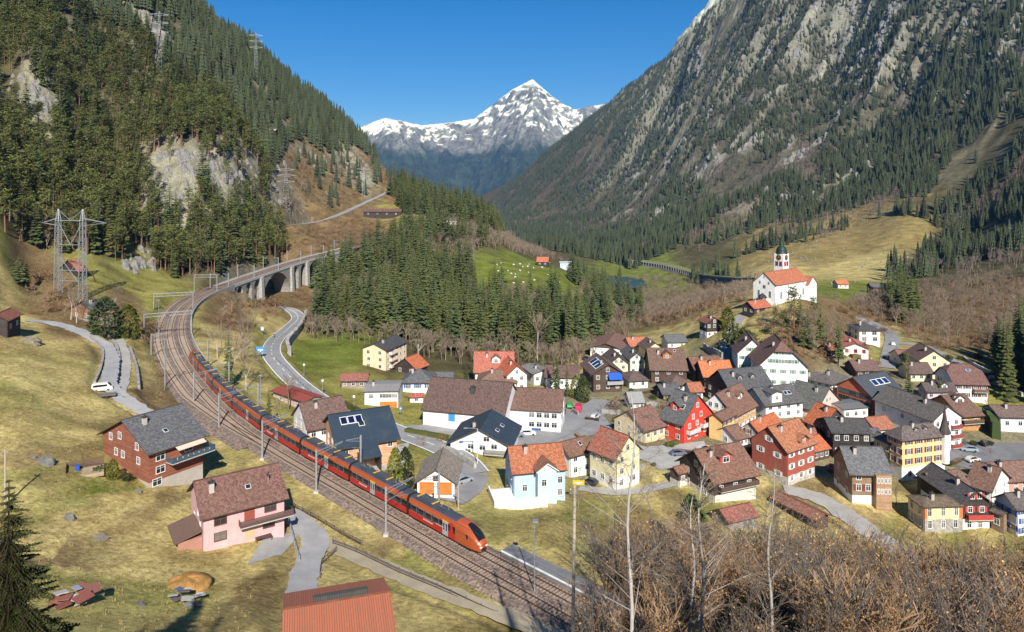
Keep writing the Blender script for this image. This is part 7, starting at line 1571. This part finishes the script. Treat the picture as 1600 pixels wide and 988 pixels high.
rock(72, 724, 42, 20, 'large grey boulder on the left meadow', 1); rock(52, 716, 16, 11, 'smaller grey boulder left of the large one', 2); rock(108, 812, 24, 20, 'jagged grey rock on the shaded hump at left', 3); rock(155, 842, 34, 16, 'mossy rock outcrop right of the shaded hump', 4, (.2, .17, .13)); rock(215, 770, 18, 12, 'rock on the bank below the red-brown chalet', 6, (.21, .19, .16)); rock(300, 948, 40, 20, 'rubble rocks below the manure heap', 7, (.21, .19, .17)); rock(218, 945, 34, 12, 'dark rock in the hollow at bottom left', 9, (.12, .11, .10)); rock(45, 535, 44, 16, 'old stone foundation block beside the hay barn', 10, (.24, .2, .14)); rock(860, 505, 10, 5, 'pale rock in the forest clearing', 11)
p = ground(290, 915); mb = MB(); s = p.y / F; mb.lathe([(36 * s, -.6), (34 * s, .25), (26 * s, .8), (12 * s, 1.15), (.05, 1.2)], 22)
for k in range(len(mb.v)): v = mb.v[k]; j_ = 1 + .12 * math.sin(k * 12.9); mb.v[k] = (v[0] * j_, v[1] * j_ * .95, v[2] * (1 + .2 * math.sin(k * 7.7)))
mh = mb.build('manure_heap', M('rock', (.42, .22, .05)), None, True); mh.location = p; tag(mh, 'orange-brown heap of manure and straw below the pink house', 'heap')
def junk(px, py_, label, cols, seed, n_=9, sz=2.2):
    p = ground(px, py_); r = random.Random(seed); t = thing('scrap_pile', label, 'pile', p, r.uniform(-.4, .1))
    for k in range(n_):
        mb = MB(); w, d = r.uniform(.5, 1) * sz, r.uniform(.3, .8) * sz; mb.box(-w/2, -d/2, 0, w/2, d/2, .08); o = mb.build('board', M('paint', cols[k % len(cols)], .7), t); o.location = (r.uniform(-1, 1) * sz, r.uniform(-.9, .9) * sz, .25 + .09 * k + r.uniform(0, .25)); o.rotation_euler = (r.uniform(-.2, .2), r.uniform(-.2, .2), r.uniform(-.6, .6))
junk(120, 945, 'rusty corrugated sheets and boards piled beside the near spruce', [(.22, .07, .05), (.45, .42, .40), (.26, .10, .07), (.30, .32, .38), (.2, .08, .06)], 4, 12, 2.6); junk(292, 940, 'pile of scrap boards and metal below the manure heap', [(.35, .33, .31), (.12, .10, .09), (.5, .48, .45), (.1, .14, .25)], 5, 10, 1.6)
t = thing('garden_terrace', 'small fenced timber terrace left of the red-brown chalet', 'terrace', ground(133, 738), R(30)); mb = MB(); mb.box(-3, -2, -.6, 3, 2, .15); mb.build('floor', M('wood', (.42, .32, .2)), t); mb = MB()
for x in np.arange(-3, 3, .2): mb.box(x, 1.9, .15, x + .15, 2.0, 1.6)
for y in np.arange(-2, 2, .2): mb.box(-3.0, y, .15, -2.9, y + .15, 1.6)
mb.build('screen', M('wood', (.13, .07, .05)), t); mb = MB(); mb.box(-1.6, .2, .15, -.9, .9, 1.3); mb.build('blue_cover', M('paint', (.02, .08, .4), .6), t)
# table on the pink house terrace
t = thing('garden_table', 'dark garden table on the terrace of the pink house', 'table', ground(412, 846) + Vector((0, 0, .1)), R(34)); mb = MB(); mb.box(-1.3, -.45, .7, 1.3, .45, .76); mb.build('top', DKW, t)
for x in (-1.2, 1.2):
    for y in (-.38, .38): mb = MB(); mb.box(x - .04, y - .04, 0, x + .04, y + .04, .7); mb.build('leg', DKW, t)
# sheep on the far meadow
sm = MB(); sm.lathe([(.02, -.62), (.3, -.55), (.38, 0), (.34, .45), (.05, .62)], 8)
sm.v = [(z_, y_, x_ * .9 + .62) for x_, y_, z_ in sm.v]; sm.bar((.55, 0, .75), (.85, 0, .9), .13, .09, 6, 1)
for x in (-.38, .38):
    for y in (-.18, .18): sm.bar((x, y, 0), (x, y, .45), .06, .07, 4, 1)
sme = sm.mesh('sheep', [M('plaster', (.70, .66, .58)), M('plaster', (.5, .45, .4))], True)
for k in range(26):
    x, y = rnd.uniform(775, 875), rnd.uniform(410, 445); p = ground(x, y)
    o = link('sheep', sme); o.location = p; o.rotation_euler = (0, 0, rnd.uniform(0, 6.28)); o.scale = (1.3, 1.3, 1.3); tag(o, 'pale sheep grazing on the green meadow beyond the central forest', 'sheep', 'sheep on the far meadow')
# lake, motorway galleries in the valley
p = at(955, 445, 940); mb = MB(); nn_ = 28
ring = [(p.x + 46 * math.cos(6.283 * i / nn_) * (1 + .18 * math.sin(3 * i)), p.y + 62 * math.sin(6.283 * i / nn_), 0) for i in range(nn_)]; zz = max(gz(a, b) for a, b, _ in ring[::2]) * .5 + gz(p.x, p.y) * .5 + 1.5
mb.face([(a, b, zz) for a, b, _ in ring]); wm2, nt, b_ = newmat('lake_water'); b_.inputs['Base Color'].default_value = (.012, .07, .085, 1); b_.inputs['Roughness'].default_value = .15; bump(nt, b_, noise(nt, .3, 3, coords(nt)), .1, .1); tag(mb.build('lake', wm2), kind='structure')
for px, label in (([(985, 412), (1040, 420), (1095, 436), (1170, 445)], 'motorway gallery with dark open side running below the right mountain'), ([(850, 386), (880, 392), (900, 397)], 'far motorway gallery at the bend of the valley')):
    L_ = spline([ground(x, y) for x, y in px], 6); t = thing('motorway_gallery', label, 'gallery', L_[0]); o0 = Vector(L_[0]); tn_ = np.gradient(L_, axis=0); tn_[:, 2] = 0; tn_ /= np.linalg.norm(tn_, axis=1, keepdims=True); nn2 = np.stack([-tn_[:, 1], tn_[:, 0], 0 * tn_[:, 0]], 1); L_[:, 2] += 1
    rf, bk, pr_ = MB(), MB(), None
    for i in range(len(L_)):
        c = Vector(L_[i]) - o0; n_ = Vector(nn2[i]); cur = [c - n_ * 6 + Vector((0, 0, 4.4)), c - n_ * 6 + Vector((0, 0, 5.6)), c + n_ * 8 + Vector((0, 0, 6.2)), c + n_ * 8 + Vector((0, 0, -2)), c - n_ * 6 + Vector((0, 0, -4)), c - n_ * 6 + Vector((0, 0, .3))]
        if pr_:
            rf.quad_uv(pr_[0], cur[0], cur[1], pr_[1]); rf.quad_uv(pr_[1], cur[1], cur[2], pr_[2], 1); bk.quad_uv(pr_[2], cur[2], cur[3], pr_[3]); bk.quad_uv(pr_[4], cur[4], cur[5], pr_[5]); bk.quad_uv(pr_[5], cur[5], cur[3], pr_[3])
        q_ = MB(); q_.bar(cur[5], cur[0], .4); q_.build('column', CONC, t); pr_ = cur
    rf.build('roof', [CONC, M('plaster', (.17, .18, .06))], t); bk.build('inner_wall', M('plaster', (.25, .24, .23)), t)
# ---------------------------------------------------------------- air
mb = MB(); mb.box(-9500, -400, -720, 9500, 16500, 2600); hz_ = mb.mesh('haze', []); hm = bpy.data.materials.new('haze'); hm.use_nodes = True; nt = hm.node_tree; nt.nodes.remove(nt.nodes['Principled BSDF'])
pv = nt.nodes.new('ShaderNodeVolumePrincipled'); pv.inputs['Color'].default_value = (.22, .50, 1, 1); pv.inputs['Density'].default_value = 2.9e-5; pv.inputs['Anisotropy'].default_value = 0.0; nt.links.new(pv.outputs[0], nt.nodes['Material Output'].inputs['Volume']); hz_.materials.append(hm)
tag(link('haze', hz_), kind='stuff')
